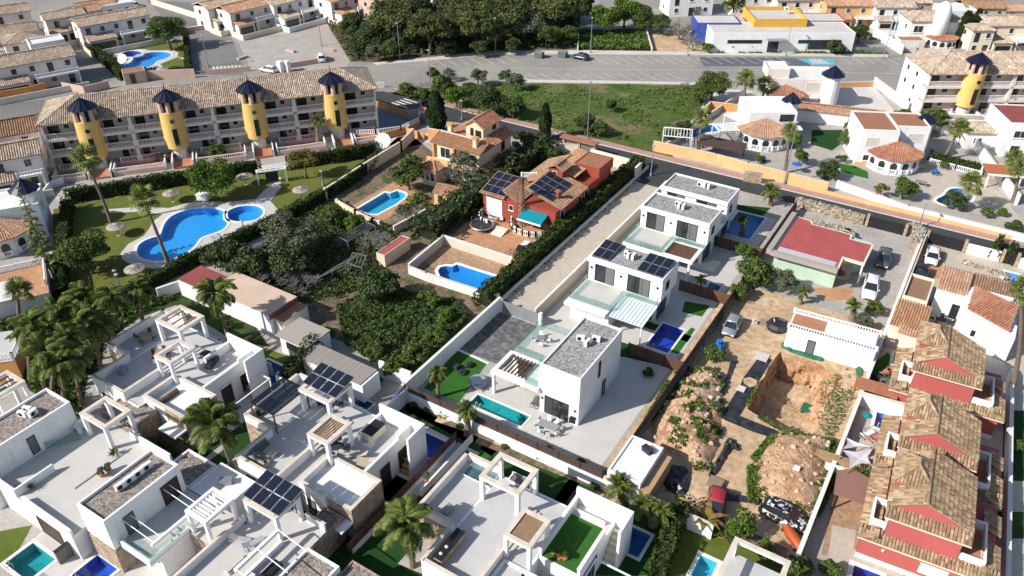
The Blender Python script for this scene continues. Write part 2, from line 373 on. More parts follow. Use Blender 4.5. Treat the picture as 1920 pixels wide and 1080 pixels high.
def link(name, me, parent=None):
 o = bpy.data.objects.new(name, me); COL.objects.link(o)
 if parent: o.parent = parent
 return o
class MB:
 def __init__(s): s.v = []; s.f = []
 def add(s, vs, fs):
  n = len(s.v); s.v += [tuple(p) for p in vs]; s.f += [tuple(i+n for i in f) for f in fs]; return s
 def box(s, x0, y0, z0, x1, y1, z1):
  if x0 > x1: x0, x1 = x1, x0
  if y0 > y1: y0, y1 = y1, y0
  if z0 > z1: z0, z1 = z1, z0
  return s.add([(x0,y0,z0),(x1,y0,z0),(x1,y1,z0),(x0,y1,z0),(x0,y0,z1),(x1,y0,z1),(x1,y1,z1),(x0,y1,z1)],
                     [(0,3,2,1),(4,5,6,7),(0,1,5,4),(1,2,6,5),(2,3,7,6),(3,0,4,7)])
 def prism(s, poly, z0, z1):
  """poly: list of (x,y), counter clockwise or not"""
  a = sum(poly[i][0]*poly[(i+1) % len(poly)][1]-poly[(i+1) % len(poly)][0]*poly[i][1] for i in range(len(poly)))
  if a < 0: poly = poly[::-1]
  n = len(poly)
  vs = [(p[0], p[1], z0) for p in poly]+[(p[0], p[1], z1) for p in poly]
  fs = [tuple(range(n-1, -1, -1)), tuple(range(n, 2*n))]+[(i, (i+1) % n, n+(i+1) % n, n+i) for i in range(n)]
  return s.add(vs, fs)
 def bar(s, p, q, w, h=None, up=(0, 0, 1)):
  h = h or w; p = Vector(p); q = Vector(q); d = (q-p)
  if d.length < 1e-6: return s
  d.normalize(); u = Vector(up)
  if abs(d.dot(u)) > .98: u = Vector((1, 0, 0))
  a = d.cross(u).normalized()*(w/2); b_ = a.cross(d).normalized()*(h/2)
  vs = [p-a-b_, p+a-b_, p+a+b_, p-a+b_, q-a-b_, q+a-b_, q+a+b_, q-a+b_]
  return s.add(vs, [(0,1,2,3),(7,6,5,4),(0,4,5,1),(1,5,6,2),(2,6,7,3),(3,7,4,0)])
 def tube(s, pts, rad, n=6, cap=True):
  pts = [Vector(p) for p in pts]
  if not isinstance(rad, (list, tuple)): rad = [rad]*len(pts)
  rings = []
  for i, p in enumerate(pts):
   d = (pts[min(i+1, len(pts)-1)]-pts[max(i-1, 0)]).normalized()
   u = Vector((0, 0, 1)) if abs(d.z) < .9 else Vector((1, 0, 0))
   a = d.cross(u).normalized(); b_ = a.cross(d)
   rings.append([p+(a*math.cos(2*math.pi*k/n)+b_*math.sin(2*math.pi*k/n))*rad[i] for k in range(n)])
  vs = [v for r_ in rings for v in r_]; fs = []
  for i in range(len(rings)-1):
   for k in range(n): fs.append((i*n+k, (i+1)*n+k, (i+1)*n+(k+1) % n, i*n+(k+1) % n))
  if cap: fs += [tuple(range(n)), tuple(range((len(rings)-1)*n+n-1, (len(rings)-1)*n-1, -1))]
  return s.add(vs, fs)
 def lathe(s, cx, cy, prof, n=16, a0=0, a1=2*math.pi):
  """prof: list of (r,z)"""
  full = abs(a1-a0-2*math.pi) < 1e-6; m_ = n if full else n+1
  vs = []
  for r_, z in prof:
   for k in range(m_):
    a = a0+(a1-a0)*k/n; vs.append((cx+r_*math.cos(a), cy+r_*math.sin(a), z))
  fs = []
  for i in range(len(prof)-1):
   for k in range(n):
    k2 = (k+1) % m_
    fs.append((i*m_+k, i*m_+k2, (i+1)*m_+k2, (i+1)*m_+k))
  if full:
   fs.append(tuple(range(m_-1, -1, -1))); fs.append(tuple((len(prof)-1)*m_+k for k in range(m_)))
  return s.add(vs, fs)
 def poly(s, pts): return s.add(pts, [tuple(range(len(pts)))])
 def me(s, name, mat, smooth=False): return mesh_from(name, s.v, s.f, mat, smooth)
 def build(s, name, mat, parent=None, smooth=False):
  if not s.v: return None
  return link(name, s.me(name, mat, smooth), parent)
def tag(o, label=None, cat=None, group=None, kind=None):
 if label: o['label'] = label
 if cat: o['category'] = cat
 if group: o['group'] = group
 if kind: o['kind'] = kind
 return o
def thing(name, label, cat, loc=(0, 0, 0), rz=0.0, group=None):
 o = bpy.data.objects.new(name, None); COL.objects.link(o); o.empty_display_size = .3
 o.location = loc; o.rotation_euler = (0, 0, rz)
 return tag(o, label, cat, group)
def copy_tree(o, parent=None):
 c = o.copy(); COL.objects.link(c)
 if parent: c.parent = parent
 for ch in list(o.children): copy_tree(ch, c)
 return c
def stuff(o): o['kind'] = 'stuff'; return o
HOLES = []
def inside(pt, poly):
 x, y = pt[0], pt[1]; c = False; n = len(poly); j = n-1
 for i in range(n):
  xi, yi = poly[i][0], poly[i][1]; xj, yj = poly[j][0], poly[j][1]
  if (yi > y) != (yj > y) and x < (xj-xi)*(y-yi)/(yj-yi+1e-12)+xi: c = not c
  j = i
 return c
def cut(poly, holes=()):
 vs = [Vector((p[0], p[1])) for p in poly]; es = [(i, (i+1) % len(poly)) for i in range(len(poly))]
 bb = (min(p[0] for p in poly), max(p[0] for p in poly), min(p[1] for p in poly), max(p[1] for p in poly))
 hs = [h for h in holes if not (max(p[0] for p in h) < bb[0] or min(p[0] for p in h) > bb[1] or max(p[1] for p in h) < bb[2] or min(p[1] for p in h) > bb[3])]
 for h in hs:
  n = len(vs); vs += [Vector((p[0], p[1])) for p in h]; es += [(n+i, n+(i+1) % len(h)) for i in range(len(h))]
 r = delaunay_2d_cdt(vs, es, [], 0, 1e-5)
 out = []
 for f in r[2]:
  c = (sum(r[0][i].x for i in f)/len(f), sum(r[0][i].y for i in f)/len(f))
  if inside(c, poly) and not any(inside(c, h) for h in hs): out.append(tuple(f))
 return [(v.x, v.y) for v in r[0]], out
def sheet(name, px, level, mat, world=False, kind='structure', z=None):
 poly = px if world else [at(*p)[:2] for p in px]
 zz = .004*level if z is None else z
 vs, fs = cut(poly, HOLES)
 fs = [f if sum((vs[f[(k+1) % len(f)]][0]-vs[f[k]][0])*(vs[f[(k+1) % len(f)]][1]+vs[f[k]][1]) for k in range(len(f))) < 0 else f[::-1] for f in fs]
 o = link(name, mesh_from(name, [(x, y, zz) for x, y in vs], fs, mat)); tag(o, kind=kind); return o
def grow(poly, d):
 """offset a closed polygon outwards by d"""
 n = len(poly); a = sum(poly[i][0]*poly[(i+1) % n][1]-poly[(i+1) % n][0]*poly[i][1] for i in range(n))
 sg = 1 if a > 0 else -1; out = []
 for i in range(n):
  p0, p1, p2 = Vector(poly[i-1]), Vector(poly[i]), Vector(poly[(i+1) % n])
  e1 = (p1-p0).normalized(); e2 = (p2-p1).normalized()
  n1 = Vector((e1.y, -e1.x))*sg; n2 = Vector((e2.y, -e2.x))*sg
  bsc = (n1+n2); bsc = bsc/max(.3, bsc.length_squared)*2
  out.append(tuple(p1+bsc*d))
 return out
def smooth_poly(pts, k=3):
 for _ in range(k):
  q = []
  for i in range(len(pts)):
   a, b_ = pts[i], pts[(i+1) % len(pts)]
   q.append((a[0]*.75+b_[0]*.25, a[1]*.75+b_[1]*.25)); q.append((a[0]*.25+b_[0]*.75, a[1]*.25+b_[1]*.75))
  pts = q
 return pts
POOLS = []
def pool(px, label, basin='basin_blue', curvy=False, rim='coping_white', rimw=.35, depth=1.0, quad=None, cover=False, z=0.0, group=None):
 """px: outline in photo pixels on the ground"""
 poly = [tuple(at(x, y, z)[:2]) for x, y in px]
 if quad is not None:
  a = R(quad); c, s_ = math.cos(a), math.sin(a)
  L = [(x*c+y*s_, -x*s_+y*c) for x, y in poly]
  if len(L) == 2: x0, x1 = sorted((L[0][0], L[1][0])); y0, y1 = sorted((L[0][1], L[1][1]))
  else:
   xs = sorted(p[0] for p in L); ys = sorted(p[1] for p in L)
   x0, x1 = (xs[0]+xs[1])/2, (xs[-1]+xs[-2])/2; y0, y1 = (ys[0]+ys[1])/2, (ys[-1]+ys[-2])/2
  poly = [(x*c-y*s_, x*s_+y*c) for x, y in ((x0, y0), (x1, y0), (x1, y1), (x0, y1))]
 if curvy: poly = smooth_poly(poly)
 if z == 0.0: HOLES.append(grow(poly, .12))
 POOLS.append((poly, label, basin, rim, rimw, depth, cover, group, z))
def build_pools():
 for poly, label, basin, rim, rimw, depth, cover, group, z in POOLS:
  n = len(poly); cx = sum(p[0] for p in poly)/n; cy = sum(p[1] for p in poly)/n
  t = thing('swimming_pool', label, 'swimming pool', (cx, cy, z), 0, group)
  L = [(x-cx, y-cy) for x, y in poly]
  a = sum(L[i][0]*L[(i+1) % n][1]-L[(i+1) % n][0]*L[i][1] for i in range(n))
  if a < 0: L = L[::-1]
  big = grow(L, rimw); m_ = MB()
  vs = [(x, y, .06) for x, y in L]+[(x, y, .06) for x, y in big]+[(x, y, -.3) for x, y in big]+[(x, y, -.3) for x, y in L]
  fs = [(i, n+i, n+(i+1) % n, (i+1) % n) for i in range(n)]+[(n+i, 2*n+i, 2*n+(i+1) % n, n+(i+1) % n) for i in range(n)]+[(3*n+i, i, (i+1) % n, 3*n+(i+1) % n) for i in range(n)]
  m_.add(vs, fs); m_.build('coping', rim, t)
  inn = grow(L, -.004)
  vs, fs = cut(inn)
  m_ = MB(); m_.add([(x, y, -depth) for x, y in vs], fs)
  m_.add([(x, y, .0) for x, y in inn]+[(x, y, -depth) for x, y in inn], [(i, (i+1) % n, n+(i+1) % n, n+i) for i in range(n)])
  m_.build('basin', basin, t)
  m_ = MB(); m_.add([(x, y, -.06) for x, y in vs], fs); m_.build('water', 'water' if not cover else cover, t)
  if n <= 8 and not cover:
   p, q = Vector(L[0]), Vector(L[1]); d = (q-p).normalized(); o = p.lerp(q, .15); nrm = Vector((-d.y, d.x))
   if not inside(o+nrm*.2, L): nrm = -nrm
   m_ = MB()
   for k in (0, .5):
    b0 = o+d*k
    m_.tube([(*(b0-nrm*.25), .06), (*(b0-nrm*.25), .6), (*(b0-nrm*.0), .8), (*(b0+nrm*.18), .55), (*(b0+nrm*.18), -.6)], .03, 5)
   m_.build('ladder_rail', 'alu', t)
class Bld:
 def __init__(s, name, label, cat, px, ang=0.0, group=None, z=0.0):
  s.o = Vector(at(px[0], px[1], z)[:2]+(0,)) if len(px) == 2 else Vector((px[0], px[1], 0))
  s.a = R(ang); s.t = thing(name, label, cat, (s.o.x, s.o.y, 0), s.a, group); s.t.empty_display_size = 1
  s.c, s.s = math.cos(s.a), math.sin(s.a)
 def loc(s, v):
  d = Vector(v)-s.o; return Vector((d.x*s.c+d.y*s.s, -d.x*s.s+d.y*s.c, d.z))
 def L(s, px, py, z=0.0): return s.loc(at(px, py, z))
 def hit(s, px, py, axis, val):
  """photo pixel on the plane local x=val or y=val"""
  c0 = s.loc((0, 0, CH)); r_ = ray(px, py); d = Vector((r_.x*s.c+r_.y*s.s, -r_.x*s.s+r_.y*s.c, r_.z))
  k = 0 if axis == 'x' else 1; t = (val-c0[k])/d[k]; return c0+d*t
 def rect(s, p, q, z):
  a = s.L(*p, z); b_ = s.L(*q, z)
  return min(a.x, b_.x), min(a.y, b_.y), max(a.x, b_.x), max(a.y, b_.y)
 def quad(s, ps, z):
  L = [s.L(*p, z) for p in ps]; xs = sorted(v.x for v in L); ys = sorted(v.y for v in L)
  return (xs[0]+xs[1])/2, (ys[0]+ys[1])/2, (xs[2]+xs[3])/2, (ys[2]+ys[3])/2
 def blk(s, r_, z0, z1, wall='white', roof='gravel_grey', par=.35, pw=.2, cop=None, open_=''):
  """block with parapet round a sunk roof; open_ lists sides ('n','s','e','w') without parapet"""
  x0, y0, x1, y1 = r_; m_ = MB(); d = par; zt = z1; zr = z1-d
  m_.box(x0, y0, z0, x1, y1, zr-.03)
  if d > .05:
   if 's' not in open_: m_.box(x0, y0, zr-.03, x1, y0+pw, zt)
   if 'n' not in open_: m_.box(x0, y1-pw, zr-.03, x1, y1, zt)
   if 'w' not in open_: m_.box(x0, y0+pw, zr-.03, x0+pw, y1-pw, zt)
   if 'e' not in open_: m_.box(x1-pw, y0+pw, zr-.03, x1, y1-pw, zt)
  w = m_.build('wall', wall, s.t)
  if roof:
   q = pw+.004 if d > .05 else -.05
   MB().box(x0+q, y0+q, zr-.025, x1-q, y1-q, zr).build('roof_surface', roof, s.t)
  if cop and d > .05:
   k = .04; m_ = MB()
   if 's' not in open_: m_.box(x0-k, y0-k, zt, x1+k, y0+pw+k, zt+.06)
   if 'n' not in open_: m_.box(x0-k, y1-pw-k, zt, x1+k, y1+k, zt+.06)
   if 'w' not in open_: m_.box(x0-k, y0+pw+k, zt, x0+pw+k, y1-pw-k, zt+.06)
   if 'e' not in open_: m_.box(x1-pw-k, y0+pw+k, zt, x1+k, y1-pw-k, zt+.06)
   m_.build('coping', cop, s.t)
  return (x0, y0, x1, y1, z0, z1)
 def win(s, face, val, a0, a1, z0, z1, style='dark', name='window'):
  """face 's','n','e','w' at plane val; a0..a1 along it"""
  if a0 > a1: a0, a1 = a1, a0
  if z0 > z1: z0, z1 = z1, z0
  sg = -1 if face in 'sw' else 1
  def bx(m_, u0, w0, u1, w1, d0, d1):
   if face in 'sn': m_.box(u0, val+sg*d0, w0, u1, val+sg*d1, w1)
   else: m_.box(val+sg*d0, u0, w0, val+sg*d1, u1, w1)
  fr = {'dark': 'metal_dark', 'white': 'plastic_white', 'brown': 'door_brown', 'blind': 'metal_dark', 'shutter': 'plastic_white', 'panel': 'metal_dark', 'garage': 'plastic_white', 'roller': 'metal_dark'}[style]
  f = .06; m_ = MB()
  bx(m_, a0, z1-f, a1, z1, 0, .07); bx(m_, a0, z0, a1, z0+f, 0, .07)
  bx(m_, a0, z0+f, a0+f, z1-f, 0, .07); bx(m_, a1-f, z0+f, a1, z1-f, 0, .07)
  n = max(1, round((a1-a0)/1.1)) if style in ('dark', 'white', 'blind') else 1
  for k in range(1, n):
   u = a0+(a1-a0)*k/n; bx(m_, u-.025, z0+f, u+.025, z1-f, 0, .06)
  o = m_.build(name, fr, s.t)
  fill = {'dark': 'pane', 'white': 'pane', 'brown': 'door_brown', 'blind': 'pane', 'shutter': 'shutter', 'panel': 'door_grey', 'garage': 'plastic_white', 'roller': 'roller'}[style]
  m_ = MB(); bx(m_, a0+f*.5, z0+f*.5, a1-f*.5, z1-f*.5, .0, .03); m_.build('pane' if fill == 'pane' else 'panel', fill, o)
  if style == 'blind':
   m_ = MB(); mid = a0+(a1-a0)*.55; bx(m_, mid, z0+f, a1-f, z1-f, .03, .045); m_.build('blind', 'door_grey', o)
  if style == 'white':
   m_ = MB(); bx(m_, a0-.08, z0-.08, a1+.08, z0, 0, .14); m_.build('sill', 'white_clean', o)
  return o
 def winpx(s, face, val, p, q, style='dark', name='window'):
  ax = 'y' if face in 'sn' else 'x'; a = s.hit(*p, ax, val); b_ = s.hit(*q, ax, val); k = 0 if ax == 'y' else 1
  return s.win(face, val, a[k], b_[k], a.z, b_.z, style, name)
 def slab(s, r_, z0, z1, mat='white', name='slab'):
  return MB().box(r_[0], r_[1], z0, r_[2], r_[3], z1).build(name, mat, s.t)
 def frame(s, r_, z0, z1, w=.35, h=.35, mat='white', top='coping', slats=0, slatdir='y', slatmat='wood', name='pergola', fill=None):
  """box pergola: four posts and a ring beam, slats as parts"""
  x0, y0, x1, y1 = r_
  o = bpy.data.objects.new(name, None); COL.objects.link(o); o.parent = s.t
  for px_, py_ in ((x0, y0), (x1-w, y0), (x1-w, y1-w), (x0, y1-w)):
   MB().box(px_, py_, z0, px_+w, py_+w, z1-h).build('post', mat, o)
  m_ = MB().box(x0, y0, z1-h, x1, y0+w, z1).box(x0, y1-w, z1-h, x1, y1, z1).box(x0, y0+w, z1-h, x0+w, y1-w, z1).box(x1-w, y0+w, z1-h, x1, y1-w, z1)
  m_.build('ring_beam', mat, o)
  if top:
   k = .04; MB().box(x0-k, y0-k, z1, x1+k, y0+w+k, z1+.05).box(x0-k, y1-w-k, z1, x1+k, y1+k, z1+.05).box(x0-k, y0+w+k, z1, x0+w+k, y1-w-k, z1+.05).box(x1-w-k, y0+w+k, z1, x1+k, y1-w-k, z1+.05).build('coping', top, o)
  if slats:
   me = None
   for k in range(slats):
    if slatdir == 'y':
     u = x0+w+(x1-x0-2*w)*(k+.5)/slats; 
     if me is None: me = MB().box(-.05, y0+w, -.08, .05, y1-w, .08).me('slat', slatmat)
     q = link('slat', me, o); q.location = (u, 0, z1-.16)
    else:
     u = y0+w+(y1-y0-2*w)*(k+.5)/slats
     if me is None: me = MB().box(x0+w, -.05, -.08, x1-w, .05, .08).me('slat', slatmat)
     q = link('slat', me, o); q.location = (0, u, z1-.16)
  if fill:
   MB().box(x0+w, y0+w, z1-.25, x1-w, y1-w, z1-.2).build('canopy', fill, o)
  return o
 def rail(s, pts, z, h=1.0, kind='glass'):
  """railing along local points"""
  for a, b_ in zip(pts, pts[1:]):
   a = Vector(a[:2]); b_ = Vector(b_[:2]); d = b_-a; n = max(1, round(d.length/1.4))
   if kind == 'glass':
    for k in range(n):
     p, q = a.lerp(b_, k/n+.01/n), a.lerp(b_, (k+1)/n-.03/n)
     m_ = MB().bar((p.x, p.y, z+h/2), (q.x, q.y, z+h/2), .015, h); m_.build('glass_panel', 'glass_rail', s.t)
   else:
    balustrade(s.t, (a.x, a.y, z), (b_.x, b_.y, z), h)
 def ac(s, x, y, z, rz=0, n=1):
  for k in range(n):
   o = MB().box(-.45, -.18, .08, .45, .18, .72).box(-.4, -.15, 0, -.3, .15, .08).box(.3, -.15, 0, .4, .15, .08).build('ac_unit', 'plastic_white', s.t)
   o.location = (x+math.cos(rz)*0+k*-math.sin(rz)*.65, y+k*math.cos(rz)*.65, z); o.rotation_euler = (0, 0, rz)
   m_ = MB()
   q = [(-.12+.24*math.cos(a_)-.0, .185, .4+.24*math.sin(a_)) for a_ in [i*math.pi/5 for i in range(10)]]
   m_.poly(q); m_.poly([(x_, -.185, z_) for x_, y_, z_ in q[::-1]]); m_.build('fan_grille', 'metal_dark', o)
 def solar(s, x, y, z, nx, ny, w=1.05, l=1.75, tilt=8, rz=0, along='x'):
  """nx by ny panels, corner at x,y; tilt about local x"""
  base = Matrix.Translation((x, y, z)) @ Matrix.Rotation(rz, 4, 'Z') @ Matrix.Rotation(R(tilt), 4, 'X')
  if not hasattr(Bld, '_sp') or (w, l) not in Bld._sp:
   if not hasattr(Bld, '_sp'): Bld._sp = {}
   Bld._sp[(w, l)] = (MB().box(.02, .02, 0, w-.02, l-.02, .035).me('solar_panel', 'alu'), MB().box(.045, .045, .035, w-.045, l-.045, .042).me('solar_cells', 'solar'))
  f, g = Bld._sp[(w, l)]
  for i in range(nx):
   for j in range(ny):
    o = link('solar_panel', f, s.t); o.matrix_local = base @ Matrix.Translation((i*(w+.02), j*(l+.02), 0))
    link('solar_cells', g, o)
  m_ = MB()
  W_, L_ = nx*(w+.02), ny*(l+.02)
  for u in (.15, .85):
   p = base @ Vector((W_*u, 0, -.03)); q = base @ Vector((W_*u, L_, -.03)); m_.bar(p, q, .05)
   for e in (p, q): m_.bar(e, (e.x, e.y, z-.35 if tilt < 20 else z-.5), .05)
  m_.build('solar_mount', 'alu', s.t)
 def tiles(s, poly, mat='rooftile', w=.27, l=.42, name='roof_tiles', slab=None, th=.08, parent=None):
  """poly: planar local 3D points; rows run down the slope. base slab plus one barrel per tile"""
  P = [Vector(p) for p in poly]
  nrm = (P[1]-P[0]).cross(P[2]-P[0])
  if len(P) > 3 and nrm.length < 1e-4: nrm = (P[2]-P[0]).cross(P[3]-P[0])
  nrm.normalize()
  if nrm.z < 0: nrm = -nrm
  u = Vector((0, 0, 1)).cross(nrm)
  if u.length < 1e-3: u = Vector((1, 0, 0))
  u.normalize(); v = nrm.cross(u).normalized()
  if v.z < 0: v = -v
  o = P[0]; UV = [((p-o).dot(u), (p-o).dot(v)) for p in P]
  m_ = MB(); n = len(P)
  m_.add([p for p in P]+[p-Vector((0, 0, th)) for p in P], [tuple(range(n)), tuple(range(2*n-1, n-1, -1))]+[(i, n+i, n+(i+1) % n, (i+1) % n) for i in range(n)])
  m_.build('roof', slab or mat, s.t if parent is None else parent)
  u0, u1 = min(a[0] for a in UV), max(a[0] for a in UV); v0, v1 = min(a[1] for a in UV), max(a[1] for a in UV)
  V = []; nu = max(1, int((u1-u0)/w)); nv = max(1, int(math.ceil((v1-v0)/l))); w2 = (u1-u0)/nu; hh = w*.34
  for i in range(nu):
   for j in range(nv):
    uc = u0+(i+.5)*w2; vc = v0+(j+.5)*l
    if not inside((uc, min(vc, v1-.02)), UV): continue
    jx = random.uniform(-.012, .012); ju = random.uniform(-.008, .008); lift = .03+random.uniform(0, .012)
    a = uc-w2*.40+jx; b_ = uc+w2*.40+jx; lo = vc-l*.5+ju; hi = vc+l*.5
    c1, c2 = uc-w2*.17+jx, uc+w2*.17+jx
    def pt(x_, y_, h_): 
     q = o+u*x_+v*y_+nrm*h_; return (q.x, q.y, q.z)
    A = [pt(a, lo, lift*.4), pt(c1, lo, hh+lift), pt(c2, lo, hh+lift), pt(b_, lo, lift*.4)]
    B_ = [pt(a, hi, 0), pt(c1, hi, hh*.9), pt(c2, hi, hh*.9), pt(b_, hi, 0)]
    V.append((A, B_))
  if V:
   vs = []; fs = []
   for A, B_ in V:
    k = len(vs); vs += A+B_
    fs += [(k, k+1, k+5, k+4), (k+1, k+2, k+6, k+5), (k+2, k+3, k+7, k+6), (k, k+3, k+2, k+1)]
   stuff(link(name, mesh_from(name, vs, fs, mat), s.t if parent is None else parent))
 def ridge(s, p, q, mat='rooftile', r=.16, parent=None):
  p, q = Vector(p), Vector(q); n = max(2, int((q-p).length/.45)); vs = []; fs = []
  d = (q-p).normalized(); a = d.cross(Vector((0, 0, 1))).normalized(); b_ = a.cross(d)
  if b_.z < 0: b_ = -b_
  for k in range(n):
   e0 = p.lerp(q, k/n); e1 = p.lerp(q, (k+1.08)/n); kk = len(vs)
   for e, rr in ((e0, r*1.08), (e1, r*.94)):
    vs += [tuple(e+a*rr*math.cos(t)+b_*rr*(.25+math.sin(t)*.8)) for t in (0, .9, 1.57, 2.24, 3.14)]
   fs += [(kk+i, kk+i+1, kk+i+6, kk+i+5) for i in range(4)]+[(kk, kk+1, kk+2, kk+3, kk+4)]
  stuff(link('ridge_tiles', mesh_from('ridge_tiles', vs, fs, mat), s.t if parent is None else parent))
 def hip(s, r_, z, rise, mat='rooftile', ov=.4, w=.27, l=.42, gable=None, slab=None):
  """hipped roof on a rectangle; gable='x' or 'y' makes a plain gable with its ridge along that axis"""
  x0, y0, x1, y1 = r_[0]-ov, r_[1]-ov, r_[2]+ov, r_[3]+ov; zt = z+rise
  if gable == 'x':
   ym = (y0+y1)/2; P = [[(x0, y0, z), (x1, y0, z), (x1, ym, zt), (x0, ym, zt)], [(x1, y1, z), (x0, y1, z), (x0, ym, zt), (x1, ym, zt)]]; Rg = [((x0, ym, zt), (x1, ym, zt))]
  elif gable == 'y':
   xm = (x0+x1)/2; P = [[(x0, y1, z), (x0, y0, z), (xm, y0, zt), (xm, y1, zt)], [(x1, y0, z), (x1, y1, z), (xm, y1, zt), (xm, y0, zt)]]; Rg = [((xm, y0, zt), (xm, y1, zt))]
  else:
   W_, D_ = x1-x0, y1-y0
   if W_ >= D_: a, b_ = (x0+D_/2, (y0+y1)/2, zt), (x1-D_/2, (y0+y1)/2, zt)
   else: a, b_ = ((x0+x1)/2, y0+W_/2, zt), ((x0+x1)/2, y1-W_/2, zt)
   if W_ >= D_:
    P = [[(x0, y0, z), (x1, y0, z), b_, a], [(x1, y1, z), (x0, y1, z), a, b_], [(x0, y1, z), (x0, y0, z), a], [(x1, y0, z), (x1, y1, z), b_]]
   else:
    P = [[(x0, y1, z), (x0, y0, z), a, b_], [(x1, y0, z), (x1, y1, z), b_, a], [(x0, y0, z), (x1, y0, z), a], [(x1, y1, z), (x0, y1, z), b_]]
   Rg = [(a, b_)]+[((x0, y0, z), a), ((x0, y1, z), a if W_ >= D_ else b_), ((x1, y0, z), b_ if W_ >= D_ else a), ((x1, y1, z), b_)]
   P = [[v for i, v in enumerate(p) if i == 0 or (Vector(v)-Vector(p[i-1])).length > .02] for p in P]
  for p in P: s.tiles(p, mat, w, l, slab=slab)
  for p, q in Rg:
   if (Vector(p)-Vector(q)).length > .3: s.ridge(p, q, mat)
 def shed(s, r_, zs, mat='rooftile', ov=.3, w=.27, l=.42, side='s', slab=None):
  """single slope: zs=(low,high), low eave on side"""
  x0, y0, x1, y1 = r_[0]-ov, r_[1]-ov, r_[2]+ov, r_[3]+ov; a, b_ = zs
  zz = {'s': (a, a, b_, b_), 'n': (b_, b_, a, a), 'w': (a, b_, b_, a), 'e': (b_, a, a, b_)}[side]
  s.tiles([(x0, y0, zz[0]), (x1, y0, zz[1]), (x1, y1, zz[2]), (x0, y1, zz[3])], mat, w, l, slab=slab)
def balustrade(parent, p, q, h=.95, mat='white_clean', step=.28, th=.16):
 p, q = Vector(p), Vector(q); d = q-p; n = max(2, int(d.length/step))
 m_ = MB().bar(p+Vector((0, 0, h-.06)), q+Vector((0, 0, h-.06)), th, .12).bar(p+Vector((0, 0, .06)), q+Vector((0, 0, .06)), th, .1)
 m_.build('balustrade', mat, parent)
 m_ = MB()
 for k in range(n):
  e = p.lerp(q, (k+.5)/n); m_.bar(e+Vector((0, 0, .1)), e+Vector((0, 0, h-.12)), .11, .11)
 stuff(m_.build('balusters', mat, parent))
 for e in (p, q): MB().box(e.x-.12, e.y-.12, e.z, e.x+.12, e.y+.12, e.z+h+.05).build('baluster_post', mat, parent)
def wall(px, label, h=2.0, th=.2, mat='white', cap=None, world=False, name='garden_wall', cat='wall', group=None, z0=0.0, piers=0, pm=None):
 P = [Vector(p[:2]) for p in px] if world else [Vector(at(*p, z0)[:2]) for p in px]
 o = P[0]; t = thing(name, label, cat, (o.x, o.y, z0), 0, group)
 m_ = MB(); c_ = MB()
 for a, b_ in zip(P, P[1:]):
  a, b_ = a-o, b_-o; d = (b_-a).normalized()*th/2
  m_.bar((a.x-d.x, a.y-d.y, h/2), (b_.x+d.x, b_.y+d.y, h/2), th, h)
  if cap: c_.bar((a.x-d.x, a.y-d.y, h+.03), (b_.x+d.x, b_.y+d.y, h+.03), th+.1, .06)
  if piers:
   n = max(1, int((b_-a).length/piers))
   for k in range(n+1):
    e = a.lerp(b_, k/n); MB().box(e.x-th*.8, e.y-th*.8, 0, e.x+th*.8, e.y+th*.8, h+.18).build('pier', pm or mat, t)
 m_.build('wall_face', mat, t)
 if cap: c_.build('coping', cap, t)
 return t
def slat_fence(px, label, h=1.4, z0=0.0, mat='fence_brown', world=False, n=5, group=None, bay=2.4, name='fence', gap=.03):
 P = [Vector(p[:2]) for p in px] if world else [Vector(at(*p, z0)[:2]) for p in px]
 o = P[0]; t = thing(name, label, 'fence', (o.x, o.y, z0), 0, group)
 sh = h/n
 for a, b_ in zip(P, P[1:]):
  a, b_ = a-o, b_-o; k = max(1, round((b_-a).length/bay)); L_ = (b_-a).length/k; rz = math.atan2((b_-a).y, (b_-a).x)
  me = MB().box(.03, -.015, 0, L_-.03, .015, sh-gap).me('slat', mat)
  pm = MB().box(-.04, -.04, 0, .04, .04, h+.05).me('fence_post', 'metal_dark')
  for i in range(k+1):
   e = a.lerp(b_, i/k); q = link('fence_post', pm, t); q.location = (e.x, e.y, 0); q.rotation_euler = (0, 0, rz)
   if i < k:
    for j in range(n):
     q = link('slat', me, t); q.location = (e.x, e.y, j*sh); q.rotation_euler = (0, 0, rz)
 return t
def rand_quads(C, size, nrm=None, flat=.5, aspect=1.6):
 """one leaf-sized quad at each centre; normals lean towards nrm"""
 n = len(C); N = RNG.normal(size=(n, 3))
 N /= np.linalg.norm(N, axis=1)[:, None]
 if nrm is not None: N = N*(1-flat)+nrm*flat*1.4
 N /= np.linalg.norm(N, axis=1)[:, None]+1e-9
 T = RNG.normal(size=(n, 3)); A = np.cross(N, T); A /= np.linalg.norm(A, axis=1)[:, None]+1e-9
 B_ = np.cross(N, A); s_ = (size*RNG.uniform(.6, 1.35, n))[:, None]
 A = A*s_*.5; B_ = B_*s_*.5*aspect
 return np.stack([C-A*.35-B_, C+A*.9-B_*.2, C+A*.3+B_, C-A*.9+B_*.1], 1)
